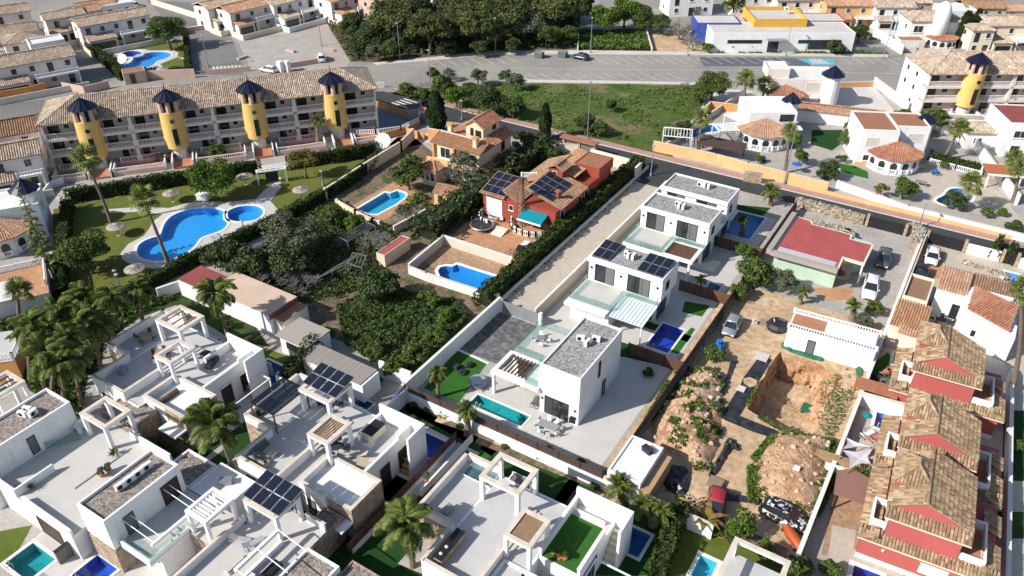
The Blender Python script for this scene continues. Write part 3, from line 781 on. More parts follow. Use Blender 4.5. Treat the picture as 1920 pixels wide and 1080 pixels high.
def clump_crown(r, h, n_cl, n_leaf, leaf, cr=.38, shell=.72, up=.15, flatten=1.0, z0=0.0):
 """crown as many leafy clumps round an uneven ellipsoid; z0 = bottom"""
 C = []; Nn = []
 for k in range(n_cl):
  d = RNG.normal(size=3); d /= np.linalg.norm(d)
  if d[2] < (-.2 if flatten < 1 else -.8): d[2] = abs(d[2])*.5
  rr = RNG.uniform(.25, 1)**.5*shell
  c = np.array([d[0]*r*rr, d[1]*r*rr, z0+h*.5+d[2]*h*.5*rr])
  q = r*cr*RNG.uniform(.65, 1.25); m_ = int(n_leaf/n_cl)
  e = RNG.normal(size=(m_, 3)); e /= np.linalg.norm(e, axis=1)[:, None]
  e[:, 2] = np.where(e[:, 2] < -.3, -e[:, 2], e[:, 2])
  rad = q*RNG.uniform(.55, 1.05, m_)[:, None]
  C.append(c+e*rad*np.array([1, 1, .75*flatten])); Nn.append(e)
 C = np.concatenate(C); Nn = np.concatenate(Nn)
 return rand_quads(C, leaf, Nn, .45)
_proto = {}
KIND = {
 'pine':   ('leaf_pine', 34, 8500, .25, .85, .16, 1.35),
 'dark':   ('leaf_dark', 26, 5600, .25, 1, .08, 1.45),
 'mid':    ('leaf_mid', 24, 5000, .24, 1, .12, 1.5),
 'bright': ('leaf_bright', 22, 4400, .23, 1, .14, 1.5),
 'olive':  ('leaf_olive', 28, 5200, .20, 1, .12, 1.4),
 'yellow': ('leaf_yellow', 18, 2600, .24, 1, .35, 1.3),
 'citrus': ('leaf_mid', 24, 5200, .22, 1, .14, 1.5),
}
def trunk_mesh(h, r, lean=0.0, limbs=5, spread=1.0, crown=1.0, mat='bark'):
 m_ = MB(); pts = []; x = y = 0
 for k in range(5):
  z = h*k/4; pts.append((x, y, z)); x += random.uniform(-.06, .06)*h*.3+lean*h/4; y += random.uniform(-.06, .06)*h*.3
 m_.tube(pts, [r*(1.25-.6*k/4) for k in range(5)], 7)
 e = Vector(pts[-1])
 for k in range(limbs):
  a = k*2*math.pi/limbs+random.uniform(-.4, .4); L_ = spread*random.uniform(.55, .95)
  p1 = e+Vector((math.cos(a)*L_*.45, math.sin(a)*L_*.45, crown*.25)); p2 = e+Vector((math.cos(a)*L_*.9, math.sin(a)*L_*.9, crown*.55))
  m_.tube([e-Vector((0, 0, h*.15)), p1, p2], [r*.55, r*.35, r*.12], 5)
 return m_.me('trunk', mat, True)
def tree_proto(kind, size):
 """size bucket in metres of crown radius: 1.3, 2.6 or 4.6; returns list of (crown mesh, trunk mesh, h)"""
 key = (kind, size)
 if key in _proto: return _proto[key]
 mat, ncl, dens, leaf, flat, tf, ar = KIND[kind]; out = []
 for v in range(2):
  r = size; ch = r*ar; th = max(.3, (ch/(1-tf))*tf)
  k = {1.3: .5, 2.6: 1.0, 4.6: 1.7}[size]; lf = leaf*{1.3: .62, 2.6: .9, 4.6: 1.15}[size]
  V = clump_crown(r, ch, int(ncl*(.6+.4*k)), int(dens*k), lf, .36 if kind != 'olive' else .30, .74, z0=th, flatten=flat)
  cm = quads_mesh('crown', V, mat)
  tm = trunk_mesh(th+ch*.2, r*.055+.04, 0, 5, r*.7, ch)
  out.append((cm, tm, th+ch))
 _proto[key] = out; return out
def mdist(px, py, z=0): return (at(px, py, z)-Vector((0, 0, CH))).length
def tree(kind, px, py, rpx, label, h=None, group=None, cat=None, name=None, squash=1.0):
 """px,py = centre of the crown as the photo shows it, rpx = its radius in pixels"""
 r = rpx*mdist(px, py, 2)/FPX*1.18
 size = min((1.3, 2.6, 4.6), key=lambda s_: abs(math.log(s_/r))); pr = random.choice(tree_proto(kind, size)); sc = r/size
 H = pr[2]*sc*squash; p = at(px, py, H*.55)
 nm = name or {'pine': 'pine_tree', 'dark': 'evergreen_tree', 'mid': 'leafy_tree', 'bright': 'leafy_tree', 'olive': 'olive_tree', 'yellow': 'autumn_tree', 'citrus': 'orange_tree'}[kind]
 t = thing(nm, label, cat or 'tree', (p.x, p.y, 0), random.uniform(0, 6.28), group)
 t.scale = (sc*random.uniform(.93, 1.07), sc, sc*squash)
 link('crown', pr[0], t); link('trunk', pr[1], t); return t
def bush(kind, px, py, rpx, label, squash=.8, group=None, name='bush', cat='bush', z=0.0):
 r = rpx*mdist(px, py, .5)/FPX; key = ('bush', kind)
 if key not in _proto:
  mat, ncl, dens, leaf, flat, tf, ar = KIND[kind]; out = []
  for v in range(2): out.append(quads_mesh('foliage', clump_crown(1.0, 1.7, 12, 1500, .15, .42, .6, z0=0), mat))
  _proto[key] = out
 p = at(px, py, z+r*squash*.6); t = link(name, random.choice(_proto[key]), None); t.location = (p.x, p.y, z); t.scale = (r, r, r*squash); t.rotation_euler = (0, 0, random.uniform(0, 6.28))
 return tag(t, label, cat, group)
def cypress(px, py, hpx_top, label, r=.9, mat='leaf_cypress', group=None, name='cypress_tree', z=0.0, h=None):
 """px,py = foot, hpx_top = top pixel row"""
 b = at(px, py, z)
 if h is None:
  lo, hi = 0, 30
  for _ in range(40):
   m_ = (lo+hi)/2; q = proj(b.x, b.y, m_+z)
   if q[1] > hpx_top: lo = m_
   else: hi = m_
  h = lo
 key = ('cyp', mat)
 if key not in _proto:
  n = 3600; z_ = RNG.uniform(0, 1, n)**.9; a = RNG.uniform(0, 6.28, n); prof = np.sin(np.pi*np.clip(z_*.86+.12, 0, 1))**.7
  rr = prof*RNG.uniform(.75, 1.1, n)*(1+.18*np.sin(a*3+z_*9)); C = np.stack([np.cos(a)*rr, np.sin(a)*rr, z_*7], 1)
  N = np.stack([np.cos(a), np.sin(a), np.full(n, .6)], 1); _proto[key] = (quads_mesh('crown', rand_quads(C, .34, N, .5, 2.2), mat), MB().tube([(0, 0, 0), (0, 0, 1.5), (0, 0, 5.5)], [.12, .1, .03], 6).me('trunk', 'bark'))
 t = thing(name, label, 'tree', b, random.uniform(0, 6), group); t.scale = (r, r, h/7); link('crown', _proto[key][0], t); link('trunk', _proto[key][1], t); return t
def proj(x, y, z):
 a = x*_cy+y*_sy; b_ = -x*_sy+y*_cy; c = z-CH; dep = b_*_ct-c*_st; up = b_*_st+c*_ct
 return 960+FPX*a/dep, 540-FPX*up/dep
def frond_feather(L_, droop, nl, ll, w=.045, lift=.5):
 """arching rachis with drooping leaflets"""
 m_ = MB(); pts = []
 for k in range(9):
  t = k/8; pts.append(Vector((L_*(t*.92-.08*t*t), 0, lift*L_*math.sin(t*1.9)*.55-droop*L_*t*t*.75)))
 m_.tube(pts, [.035*(1-.85*k/8) for k in range(9)], 3, False)
 for k in range(nl):
  t = .12+.88*k/(nl-1); i = min(7, int(t*8)); f = t*8-i; p = pts[i].lerp(pts[i+1], f); d = (pts[i+1]-pts[i]).normalized()
  for s_ in (-1, 1):
   ln = ll*math.sin(math.pi*min(1, t*.85+.12))*random.uniform(.8, 1.1)+.12
   q = p+Vector((d.x*ln*.55, s_*ln*.72, d.z*ln*.5-ln*(.18+.55*droop)*random.uniform(.6, 1.2)))
   mid = p.lerp(q, .5)+Vector((0, 0, ln*.1)); e = d*w
   m_.add([p-e*.5, p+e*.5, mid+e, q, mid-e], [(0, 1, 2, 3, 4)])
 return m_.me('frond', 'leaf_palm')
def frond_fan(r=.8, st=.9, seg=11):
 m_ = MB(); m_.tube([(0, 0, 0), (st*.6, 0, .12), (st, 0, .08)], [.025, .02, .015], 3, False)
 for k in range(seg):
  a = -1.9+3.8*k/(seg-1); a2 = .15
  d = Vector((math.cos(a), math.sin(a), 0)); p = Vector((st, 0, .08)); s_ = Vector((-d.y, d.x, 0))*.085*r
  m_.add([p, p+d*r*.55+s_+Vector((0, 0, .07)), p+d*r+Vector((0, 0, -.22*r)), p+d*r*.55-s_+Vector((0, 0, .02))], [(0, 1, 2, 3)])
 return m_.me('frond', 'leaf_palm')
def palm(kind, foot, top, label, rpx=None, group=None, n=None, z=0.0, nolean=False):
 """foot: pixel of the trunk's base; top: pixel of the crown's heart. height follows from the two, trunk stands nearly upright"""
 b = at(*foot, z); lo, hi = .5, 25
 for _ in range(40):
  m_ = (lo+hi)/2; q = proj(b.x, b.y, z+m_)
  if q[1] > top[1]: lo = m_
  else: hi = m_
 h = lo; e = at(*top, z+h); dx, dy = e.x-b.x, e.y-b.y
 if 'f' not in _proto:
  _proto['f'] = 1
  _proto['queen'] = [frond_feather(3.0, d_, 42, .9, .065, l_) for d_, l_ in ((.55, .9), (.8, .8), (1.0, .6), (.35, 1.1))]
  _proto['date'] = [frond_feather(2.6, d_, 26, .5, .05, l_) for d_, l_ in ((.35, .7), (.5, .5), (.2, .9), (.75, .3))]
  _proto['fan'] = [frond_fan(.95, .9), frond_fan(.85, 1.1), frond_fan(1.0, .7)]
  _proto['small'] = [frond_feather(1.2, d_, 16, .3, .05, l_) for d_, l_ in ((.4, .8), (.6, .6), (.25, 1))]
  _proto['ptrunk'] = {}
 t = thing('palm_tree', label, 'palm', b, 0, group)
 tr = {'queen': .17, 'date': .28, 'fan': .2, 'small': .1}[kind]
 m_ = MB(); ns = max(4, int(h/.35)); pts = []; rr = []
 for k in range(ns+1):
  f = k/ns; pts.append((dx*f**1.5, dy*f**1.5, h*f)); rr.append(tr*(1.35-.5*f+(.06 if k % 2 else 0)+(.5*(1-f)**6)))
 m_.tube(pts, rr, 8); m_.build('trunk', 'palm_bark', t, False)
 R0 = {'queen': 3.0, 'date': 2.6, 'fan': 1.75, 'small': 1.25}[kind]
 sc = 1.0 if rpx is None else rpx*mdist(top[0], top[1], h)/FPX/R0/.92
 n = n or {'queen': 21, 'date': 40, 'fan': 34, 'small': 14}[kind]; pr = _proto[kind]
 for k in range(n):
  q = link('frond', random.choice(pr), t); q.location = (dx, dy, h); q.scale = (sc*random.uniform(.85, 1.1),)*3
  if kind == 'fan': el = R(random.uniform(-55, 80)) if k > 4 else R(random.uniform(55, 85))
  elif kind == 'date': el = R(random.uniform(-35, 60))
  else: el = R(random.uniform(-40, 55))
  q.rotation_euler = (0, -el, k*2.399+random.uniform(-.2, .2))
 if kind == 'fan':
  m_ = MB()
  for k in range(16):
   a = random.uniform(0, 6.28); m_.bar((dx+math.cos(a)*.22, dy+math.sin(a)*.22, h-.1), (dx+math.cos(a)*.5*sc, dy+math.sin(a)*.5*sc, h-.9*sc), .12, .02)
  m_.build('dry_skirt', 'leaf_dry', t)
 return t
def bare_tree(px, py, rpx, label, h=None, mat='twig', group=None, leaves=None):
 r = rpx*mdist(px, py, 2)/FPX; key = ('bare', mat, leaves)
 if key not in _proto:
  m_ = MB()
  def grow_(p, d, L_, rad, dep):
   q = p+d*L_; m_.tube([p, q], [rad, rad*.7], 3, False)
   if dep == 0: return
   for k in range(4 if dep > 1 else 5):
    dd = (d+Vector((random.uniform(-1, 1), random.uniform(-1, 1), random.uniform(-.35, .75)))*.85).normalized(); grow_(p.lerp(q, random.uniform(.55, 1)), dd, L_*random.uniform(.6, .85), rad*.55, dep-1)
  for k in range(4):
   a = k*1.57; grow_(Vector((0, 0, 0)), Vector((math.cos(a)*.6, math.sin(a)*.6, .8)).normalized(), .85, .07, 4)
  a_ = np.array(m_.v); s_ = 2.0/np.percentile(np.abs(a_[:, :2]), 97)
  m_.v = [(v[0]*s_, v[1]*s_, v[2]*s_*.8) for v in m_.v]
  cr = None
  if leaves: cr = quads_mesh('foliage', clump_crown(2.0, 2.6, 20, 1500, .14, .3, .8, z0=.7), leaves)
  _proto[key] = (m_.me('branches', mat), cr)
 sc = r/2.0; p = at(px, py, 1.4*sc); t = thing('bare_tree', label, 'tree', (p.x, p.y, 0), random.uniform(0, 6), group); t.scale = (sc, sc, sc)
 link('branches', _proto[key][0], t)
 if _proto[key][1]: link('foliage', _proto[key][1], t)
 return t
def hedge(px, label, w=1.2, h=2.0, mat='leaf_hedge', leaf=.22, dens=26, group=None, world=False, wob=.12, base_h=0, cat='hedge', name='hedge'):
 P = [Vector(p[:2]) for p in px] if world else [Vector(at(*p)[:2]) for p in px]
 o = P[0]; t = thing(name, label, cat, (o.x, o.y, 0), 0, group); C = []; N = []; core = MB()
 for a, b_ in zip(P, P[1:]):
  a, b_ = a-o, b_-o; L_ = (b_-a).length; d = (b_-a)/L_; nr = Vector((-d.y, d.x))
  core.bar((a.x, a.y, h*.46), (b_.x, b_.y, h*.46), w*.8, h*.88)
  n = int((L_+w)*(2*h+w)*dens)
  u = RNG.uniform(-w*.5, L_+w*.5, n); q = RNG.uniform(0, 2*h+w, n)
  side = np.where(q < h, -1, np.where(q > h+w, 1, 0)); off = np.where(side == 0, q-h-w/2, side*w/2)
  zz = np.where(side == -1, q, np.where(side == 1, 2*h+w-q, h))
  bump_ = wob*(np.sin(u*1.7+zz*2)+np.sin(u*.63+1.3)*.8)+RNG.normal(0, .05, n)
  off = off+side*bump_; zz = zz+(side == 0)*bump_*1.2
  C.append(np.stack([a.x+d.x*u+nr.x*off, a.y+d.y*u+nr.y*off, np.maximum(zz, .05)], 1))
  N.append(np.stack([nr.x*side, nr.y*side, (side == 0)*1.0+.25], 1))
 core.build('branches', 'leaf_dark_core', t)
 link('foliage', quads_mesh('foliage', rand_quads(np.concatenate(C), leaf, np.concatenate(N), .4), mat), t); return t
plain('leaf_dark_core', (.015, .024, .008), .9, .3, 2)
def scatter(name, px, n, size, mat, hmax=.5, lump=.0, world=False, flat=.3, label=None, z0=0.0, sc=.25, parent=None):
 """low growth over a patch of ground, one object"""
 poly = px if world else [at(*p)[:2] for p in px]
 xs = [p[0] for p in poly]; ys = [p[1] for p in poly]; C = []
 tot = 0; k = 0
 while tot < n and k < 40:
  P = np.stack([RNG.uniform(min(xs), max(xs), n), RNG.uniform(min(ys), max(ys), n)], 1)
  j = [i for i in range(n) if inside(P[i], poly)]; C.append(P[j]); tot += len(j); k += 1
 P = np.concatenate(C)[:n]
 from mathutils import noise as mn
 f = np.array([mn.noise(Vector((x*sc, y*sc, 1.7)))*1.6+mn.noise(Vector((x*sc*3.3, y*sc*3.3, 4)))*.7 for x, y in P])
 z = z0+lump*(.5+.5*f)+RNG.uniform(.02, hmax, len(P))
 keep = f > (-.05 if lump < .3 else -9)
 Q = np.stack([P[:, 0], P[:, 1], z], 1)[keep]
 N = np.tile(np.array([0, 0, 1.0]), (len(Q), 1))
 o = link(name, quads_mesh(name, rand_quads(Q, size, N, flat, 1.8), mat), parent); return tag(o, label, kind='stuff')
def loft(m_, secs):
 n = len(secs[0]); vs = [p for s_ in secs for p in s_]; fs = []
 for i in range(len(secs)-1):
  for k in range(n): fs.append((i*n+k, i*n+(k+1) % n, (i+1)*n+(k+1) % n, (i+1)*n+k))
 fs += [tuple(range(n-1, -1, -1)), tuple((len(secs)-1)*n+k for k in range(n))]
 return m_.add(vs, fs)
def car(px, py, rz_px, label, paint='paint_white', body='hatch', group=None, world=None, cat='car', name='parked_car', z=0.0):
 """px,py = centre on the ground, rz_px = pixel the nose points to"""
 p = at(px, py, z); q = at(*rz_px, z); rz = math.atan2(q.y-p.y, q.x-p.x)
 t = thing(name, label, cat, p, rz, group)
 L_, Wd, Hh = {'hatch': (4.2, 1.78, 1.48), 'suv': (4.5, 1.85, 1.68), 'van': (4.9, 1.9, 1.9), 'small': (3.7, 1.65, 1.46)}[body]
 hl, hw = L_/2, Wd/2
 def sec(x, w, zb, zt, wt): return [(x, -w*.94, zb), (x, w*.94, zb), (x, w, (zb+zt)*.52), (x, wt, zt), (x, -wt, zt), (x, -w, (zb+zt)*.52)]
 sh = .62*Hh; hood = sh*.98
 prof = [(-hl, .80, .42, .62*sh+.12, .74), (-hl+.12, .93, .28, sh*.97, .85), (-hl+.6, 1, .22, sh, .92), (-.3, 1, .2, sh, .93), (hl*.42, 1, .2, sh*.985, .92), (hl*.62, .99, .22, hood*.95, .88), (hl-.35, .95, .24, hood*.84, .82), (hl-.06, .84, .3, hood*.70, .72), (hl, .78, .4, hood*.55, .7)]
 m_ = MB(); loft(m_, [sec(x, hw*a, zb, zt, hw*b_) for x, a, zb, zt, b_ in prof]); m_.build('body', paint, t, True)
 rb = -hl+.12 if body != 'van' else -hl+.08
 cab = [(rb+.05, .86, .80), (rb+.45, .9, .74), (rb+.9, .91, .73), (hl*.05, .91, .73), (hl*.22, .9, .74), (hl*.52, .88, .84)]
 tops = [sh+.1, Hh*.93, Hh*.985, Hh, Hh*.95, sh+.04]
 m_ = MB(); loft(m_, [[(x, -hw*a, sh-.08), (x, hw*a, sh-.08), (x, hw*b_, z_), (x, -hw*b_, z_)] for (x, a, b_), z_ in zip(cab, tops)]); m_.build('windows', 'carglass', t)
 m_ = MB(); loft(m_, [[(x, -hw*b_*.99, z_-.03), (x, hw*b_*.99, z_-.03), (x, hw*b_*.9, z_+.035), (x, -hw*b_*.9, z_+.035)] for (x, a, b_), z_ in list(zip(cab, tops))[1:5]]); m_.build('roof_panel', paint, t, True)
 m_ = MB()
 for s_ in (-1, 1):
  for x0_, x1_, zt_ in ((cab[4][0], cab[5][0], Hh*.95), (cab[3][0]-.35, cab[3][0]-.35, Hh*.98), (cab[1][0], cab[0][0], Hh*.93)):
   m_.bar((x0_, s_*hw*.735, zt_), (x1_ if x1_ != x0_ else x0_, s_*hw*.90, sh-.02), .07, .05)
  m_.box(hl*.38, s_*hw*1.0, sh-.02, hl*.38+.18, s_*hw*1.14, sh+.13)
 m_.build('pillars', paint, t)
 for x in (-hl*.62, hl*.63):
  for s_ in (-1, 1):
   w = MB(); n = 14
   for r_, a_, mat_ in ((.32, .11, 'tyre'),):
    vs = [(x+r_*math.cos(2*math.pi*k/n), s_*hw*.99-s_*.2*e, .32+r_*math.sin(2*math.pi*k/n)) for e in (0, 1) for k in range(n)]
    w.add(vs, [tuple(range(n)), tuple(range(2*n-1, n-1, -1))]+[(k, (k+1) % n, n+(k+1) % n, n+k) for k in range(n)])
   o = w.build('wheel', 'tyre', t)
   w = MB(); vs = [(x+.2*math.cos(2*math.pi*k/n), s_*hw*.99+s_*.012, .32+.2*math.sin(2*math.pi*k/n)) for k in range(n)]; w.add(vs, [tuple(range(n))]); w.build('rim', 'chrome', o)
 for s_ in (-1, 1):
  MB().box(hl-.16, s_*hw*.5, hood*.56, hl+.01, s_*hw*.80, hood*.70).build('headlight', 'plastic_white', t)
  MB().box(-hl-.01, s_*hw*.55, .62*sh, -hl+.12, s_*hw*.84, .62*sh+.2).build('tail_light', 'paint_red', t)
 MB().box(hl-.02, -hw*.45, .36, hl+.015, hw*.45, .5).build('grille', 'tyre', t)
 return t
def street_lamp(foot, top, label, arm=0.0, armdir=0.0, group=None):
 b = at(*foot); lo, hi = 1, 25
 for _ in range(40):
  m_ = (lo+hi)/2; q = proj(b.x, b.y, m_)
  if q[1] > top[1]: lo = m_
  else: hi = m_
 h = lo; t = thing('street_lamp', label, 'street lamp', b, armdir, group)
 MB().tube([(0, 0, 0), (0, 0, h*.5), (0, 0, h)], [.11, .09, .05], 8).build('pole', 'metal_grey', t)
 MB().box(-.15, -.15, 0, .15, .15, .5).build('base', 'metal_grey', t)
 if arm:
  MB().tube([(0, 0, h-.1), (arm, 0, h+.1)], .035, 5).build('arm', 'metal_grey', t)
  MB().box(arm-.1, -.14, h+.04, arm+.5, .14, h+.16).build('lamp_head', 'alu', t)
 else:
  MB().lathe(0, 0, [(.05, h), (.28, h+.05), (.30, h+.16), (.1, h+.26)], 10).build('lamp_head', 'alu', t)
 return t
def dish(p, label, r=.9, aim=R(-60), z0=0.0, mast=1.0):
 t = thing('satellite_dish', label, 'satellite dish', (p[0], p[1], z0), aim)
 MB().tube([(0, 0, 0), (0, 0, mast)], .05, 6).build('mast', 'metal_grey', t)
 m_ = MB(); n = 18; rings = []; el = R(38)
 for k, (rr, d) in enumerate(((0.02, -.0), (.35, .03), (.7, .11), (1, .24))):
  ring = []
  for i in range(n):
   a = 2*math.pi*i/n; y, zz, x = rr*r*math.cos(a), rr*r*math.sin(a), d*r
   ring.append((x*math.cos(el)-zz*math.sin(el), y, mast+r*.4+x*math.sin(el)+zz*math.cos(el)))
  rings.append(ring)
 vs = [v for q in rings for v in q]; fs = [(i*n+k, i*n+(k+1) % n, (i+1)*n+(k+1) % n, (i+1)*n+k) for i in range(3) for k in range(n)]
 m_.add(vs, fs); m_.build('reflector', 'plastic_white', t, True)
 MB().tube([(0, 0, mast+.1), (math.cos(el)*r*.9, 0, mast+r*.4+math.sin(el)*r*.9)], .02, 4).build('feed_arm', 'metal_grey', t); return t
def parasol(p, label, r=1.3, h=2.2, mat='fabric_beige', z0=0.0, group=None, thatch=False, cat='parasol', name='parasol'):
 t = thing(name, label, cat, (p[0], p[1], z0), random.random(), group)
 MB().tube([(0, 0, 0), (0, 0, h)], .035 if not thatch else .06, 6).build('pole', 'metal_grey' if not thatch else 'wood', t)
 MB().lathe(0, 0, [(.3, 0), (.3, .08), (.06, .1)], 10).build('base', 'concrete', t)
 m_ = MB(); n = 8 if not thatch else 20
 k = .3 if not thatch else .42
 m_.lathe(0, 0, [(r, h-k*r*.9), (r*.97, h-k*r*.9+.03), (r*.5, h-k*r*.4), (.04, h+.05)], n); m_.build('canopy', mat, t)
 if thatch:
  q = MB()
  for i in range(60):
   a = i*.105; q.bar((math.cos(a)*r*.3, math.sin(a)*r*.3, h-k*r*.22), (math.cos(a)*r*1.04, math.sin(a)*r*1.04, h-k*r*.98+random.uniform(-.06, .02)), .12, .03)
  stuff(q.build('thatch', 'reed', t))
 return t
def lounger(p, rz, label, mat='fabric_grey', z0=0.0, group=None, frame='alu'):
 t = thing('sun_lounger', label, 'sun lounger', (p[0], p[1], z0), rz, group)
 MB().box(-.95, -.32, .26, .95, -.27, .32).box(-.95, .27, .26, .95, .32, .32).box(-.95, -.27, .26, -.9, .27, .32).box(.9, -.27, .26, .95, .27, .32).build('frame', frame, t)
 for x in (-.8, .8):
  for y in (-.28, .28): MB().box(x-.025, y-.025, 0, x+.025, y+.025, .27).build('leg', frame, t)
 MB().box(-.3, -.26, .32, .93, .26, .4).build('cushion', mat, t)
 MB().add([(-.3, -.26, .32), (-.3, .26, .32), (-.95, .26, .68), (-.95, -.26, .68), (-.3, -.26, .40), (-.3, .26, .40), (-.92, .26, .75), (-.92, -.26, .75)], [(0,3,2,1),(4,5,6,7),(0,1,5,4),(1,2,6,5),(2,3,7,6),(3,0,4,7)]).build('backrest', mat, t)
 return t
_chair = {}
def chair(p, rz, label, mat='plastic_white', z0=0.0, group=None, seat=None):
 seat = seat or mat; key = (mat, seat)
 if key not in _chair:
  _chair[key] = (MB().box(-.22, -.22, .42, .22, .22, .47).me('seat', seat), MB().box(-.26, -.22, .47, -.21, .22, .9).me('backrest', seat), MB().box(-.02, -.02, 0, .02, .02, .43).me('leg', mat))
 t = thing('garden_chair', label, 'chair', (p[0], p[1], z0), rz, group); a, b_, c = _chair[key]
 link('seat', a, t); link('backrest', b_, t)
 for x in (-.2, .2):
  for y in (-.2, .2): q = link('leg', c, t); q.location = (x, y, 0)
 return t
def table(p, rz, label, w=1.4, d=.8, h=.74, mat='metal_grey', top=None, z0=0.0, round_=False, group=None, cat='table'):
 t = thing('garden_table', label, cat, (p[0], p[1], z0), rz, group)
 if round_:
  MB().lathe(0, 0, [(w/2, h-.04), (w/2, h)], 20).build('tabletop', top or mat, t); MB().tube([(0, 0, 0), (0, 0, h-.04)], .05, 6).build('stem', mat, t); MB().lathe(0, 0, [(.3, 0), (.05, .06)], 12).build('foot', mat, t)
 else:
  MB().box(-w/2, -d/2, h-.05, w/2, d/2, h).build('tabletop', top or mat, t)
  for x in (-w/2+.06, w/2-.06):
   for y in (-d/2+.06, d/2-.06): MB().box(x-.03, y-.03, 0, x+.03, y+.03, h-.05).build('leg', mat, t)
 return t
def sofa(p, rz, label, w=2.0, d=.8, mat='fabric_grey', z0=0.0, group=None, frame=None):
 t = thing('outdoor_sofa', label, 'sofa', (p[0], p[1], z0), rz, group); fm = frame or mat
 MB().box(-w/2, -d/2, .08, w/2, d/2, .28).build('frame', fm, t)
 MB().box(-w/2, d/2-.14, .28, w/2, d/2, .68).build('backrest', fm, t)
 for s_ in (-1, 1): MB().box(s_*w/2-(.14 if s_ > 0 else 0), -d/2, .28, s_*w/2+(.14 if s_ < 0 else 0), d/2-.14, .5).build('armrest', fm, t)
 n = max(1, round((w-.28)/.65)); cw = (w-.28)/n
 for k in range(n):
  x = -w/2+.14+k*cw; MB().box(x+.01, -d/2+.02, .28, x+cw-.01, d/2-.16, .42).build('seat_cushion', mat, t)
  MB().box(x+.03, d/2-.28, .42, x+cw-.03, d/2-.15, .74).build('back_cushion', mat, t)
 return t
def pot_plant(p, label, z0=0.0, r=.3, kind='mid', pot='pot', h=.8):
 t = thing('potted_plant', label, 'potted plant', (p[0], p[1], z0)); MB().lathe(0, 0, [(r*.6, 0), (r, r*1.2), (r*.92, r*1.25)], 12).build('pot', pot, t)
 k = ('bush', kind)
 if k not in _proto: bush(kind, 0, 0, 1, 'x') if False else _proto.__setitem__(k, [quads_mesh('foliage', clump_crown(1.0, 1.7, 12, 1500, .15, .42, .6, z0=0), KIND[kind][0])])
 o = link('foliage', _proto[k][0], t); o.location = (0, 0, r*1.1); o.scale = (r*1.5, r*1.5, h/1.7); return t
def agave(px, py, label, s_=1.0, z=0.0, mat='leaf_olive', group=None, n=22):
 p = at(px, py, z); t = thing('spiky_plant', label, 'plant', p, 0, group); m_ = MB()
 if 'spike' not in _proto: _proto['spike'] = {}
 if mat not in _proto['spike']:
  q = MB(); q.add([(0, -.05, 0), (0, .05, 0), (.45, .07, .12), (1, 0, .05), (.45, -.07, .12)], [(0, 1, 2, 3, 4)]); _proto['spike'][mat] = q.me('leaf', mat)
 for k in range(n):
  o = link('leaf', _proto['spike'][mat], t); o.rotation_euler = (0, -R(random.uniform(5, 80)), k*2.4); o.scale = (s_*random.uniform(.7, 1.1),)*3; o.location = (0, 0, .1)
 return t
def banana(px, py, label, h=1.6, r=1.7, n=9):
 p = at(px, py, h); t = thing('banana_plant', label, 'plant', (p.x, p.y, 0)); MB().tube([(0, 0, 0), (0, 0, h)], [.14, .08], 7).build('stem', 'leaf_yellow', t)
 q = MB()
 for k in range(8):
  t0, t1 = k/8, (k+1)/8
  def P(t_, w): return (r*t_, w*.27*math.sin(math.pi*min(1, t_*.9+.1))*1.0, r*(.55*t_-.75*t_*t_)+abs(w)*-.05)
  q.add([P(t0, -1), P(t0, 1), P(t1, 1), P(t1, -1)], [(0, 1, 2, 3)])
 me = q.me('leaf', 'leaf_yellow')
 for k in range(n): o = link('leaf', me, t); o.location = (0, 0, h); o.rotation_euler = (0, -R(random.uniform(0, 55)), k*2.399); o.scale = (random.uniform(.8, 1.1),)*3
 return t
# ================================================================== THE SETTING
def zz(ox, oy, k, pts): return [(ox+x/k, oy+y/k) for x, y in pts]
POOLDEF = [
 (zz(0, 270, 4, [(1025,800),(1040,755),(1110,712),(1205,690),(1218,640),(1245,580),(1300,530),(1420,490),(1560,480),(1650,490),(1688,515),(1682,550),(1712,590),(1680,640),(1600,672),(1500,702),(1470,755),(1420,805),(1330,850),(1230,880),(1120,875),(1045,850)]), 'large blue figure-eight pool in the walled communal garden', 'basin_blue', True),
 (zz(0, 270, 4, [(1690,525),(1730,490),(1810,465),(1920,462),(1975,490),(1970,530),(1930,565),(1860,582),(1760,582),(1695,560)]), 'small round blue pool touching the figure-eight pool', 'basin_blue', True),
 (zz(0, 0, 4, [(895,490),(960,480),(995,455),(1000,430),(1080,400),(1180,388),(1270,392),(1290,415),(1250,440),(1180,455),(1150,490),(1080,520),(1000,528),(900,520)]), 'bright blue bean-shaped pool behind the yellow-towered apartments', 'basin_blue', True),
 (zz(0, 0, 4, [(900,408),(940,387),(1010,380),(1070,392),(1070,412),(1010,428),(930,428)]), 'little round pool beside the bean-shaped pool behind the apartments', 'basin_deep', True),
 (zz(480, 270, 4, [(760,490),(970,365),(1010,372),(1060,352),(1115,370),(1122,395),(1050,450),(910,525),(850,525)]), 'long blue pool with a rounded end in the terracotta yard of the cream villa', 'basin_lagoon', False),
 ([(821,508),(826,501),(838,499),(849,500),(857,496),(945,524),(922,554),(872,540),(838,525),(825,518)], 'deep blue pool with a round stepped end below the red villa', 'basin_blue2', False),
]
for px_, lb_, bs_, cv_ in POOLDEF: pool(px_, lb_, bs_, curvy=cv_, rimw=.45, rim='coping_white' if 'red villa' not in lb_ else 'white_clean')
pool([(894,740),(993,780),(977,801),(882,757)], 'long teal pool of the white house with grey gravel roof', 'basin_teal', quad=0, rimw=.25)
pool([(1243,605),(1281,620),(1254,662),(1211,650)], 'royal blue rectangular pool below the pale blue slatted awning', 'basin_royal', quad=0, rimw=.25)
pool([(1380,396),(1432,408),(1408,450),(1358,438)], 'shaded blue pool among palms beside the farthest white house', 'basin_sky', quad=0, rimw=.3)
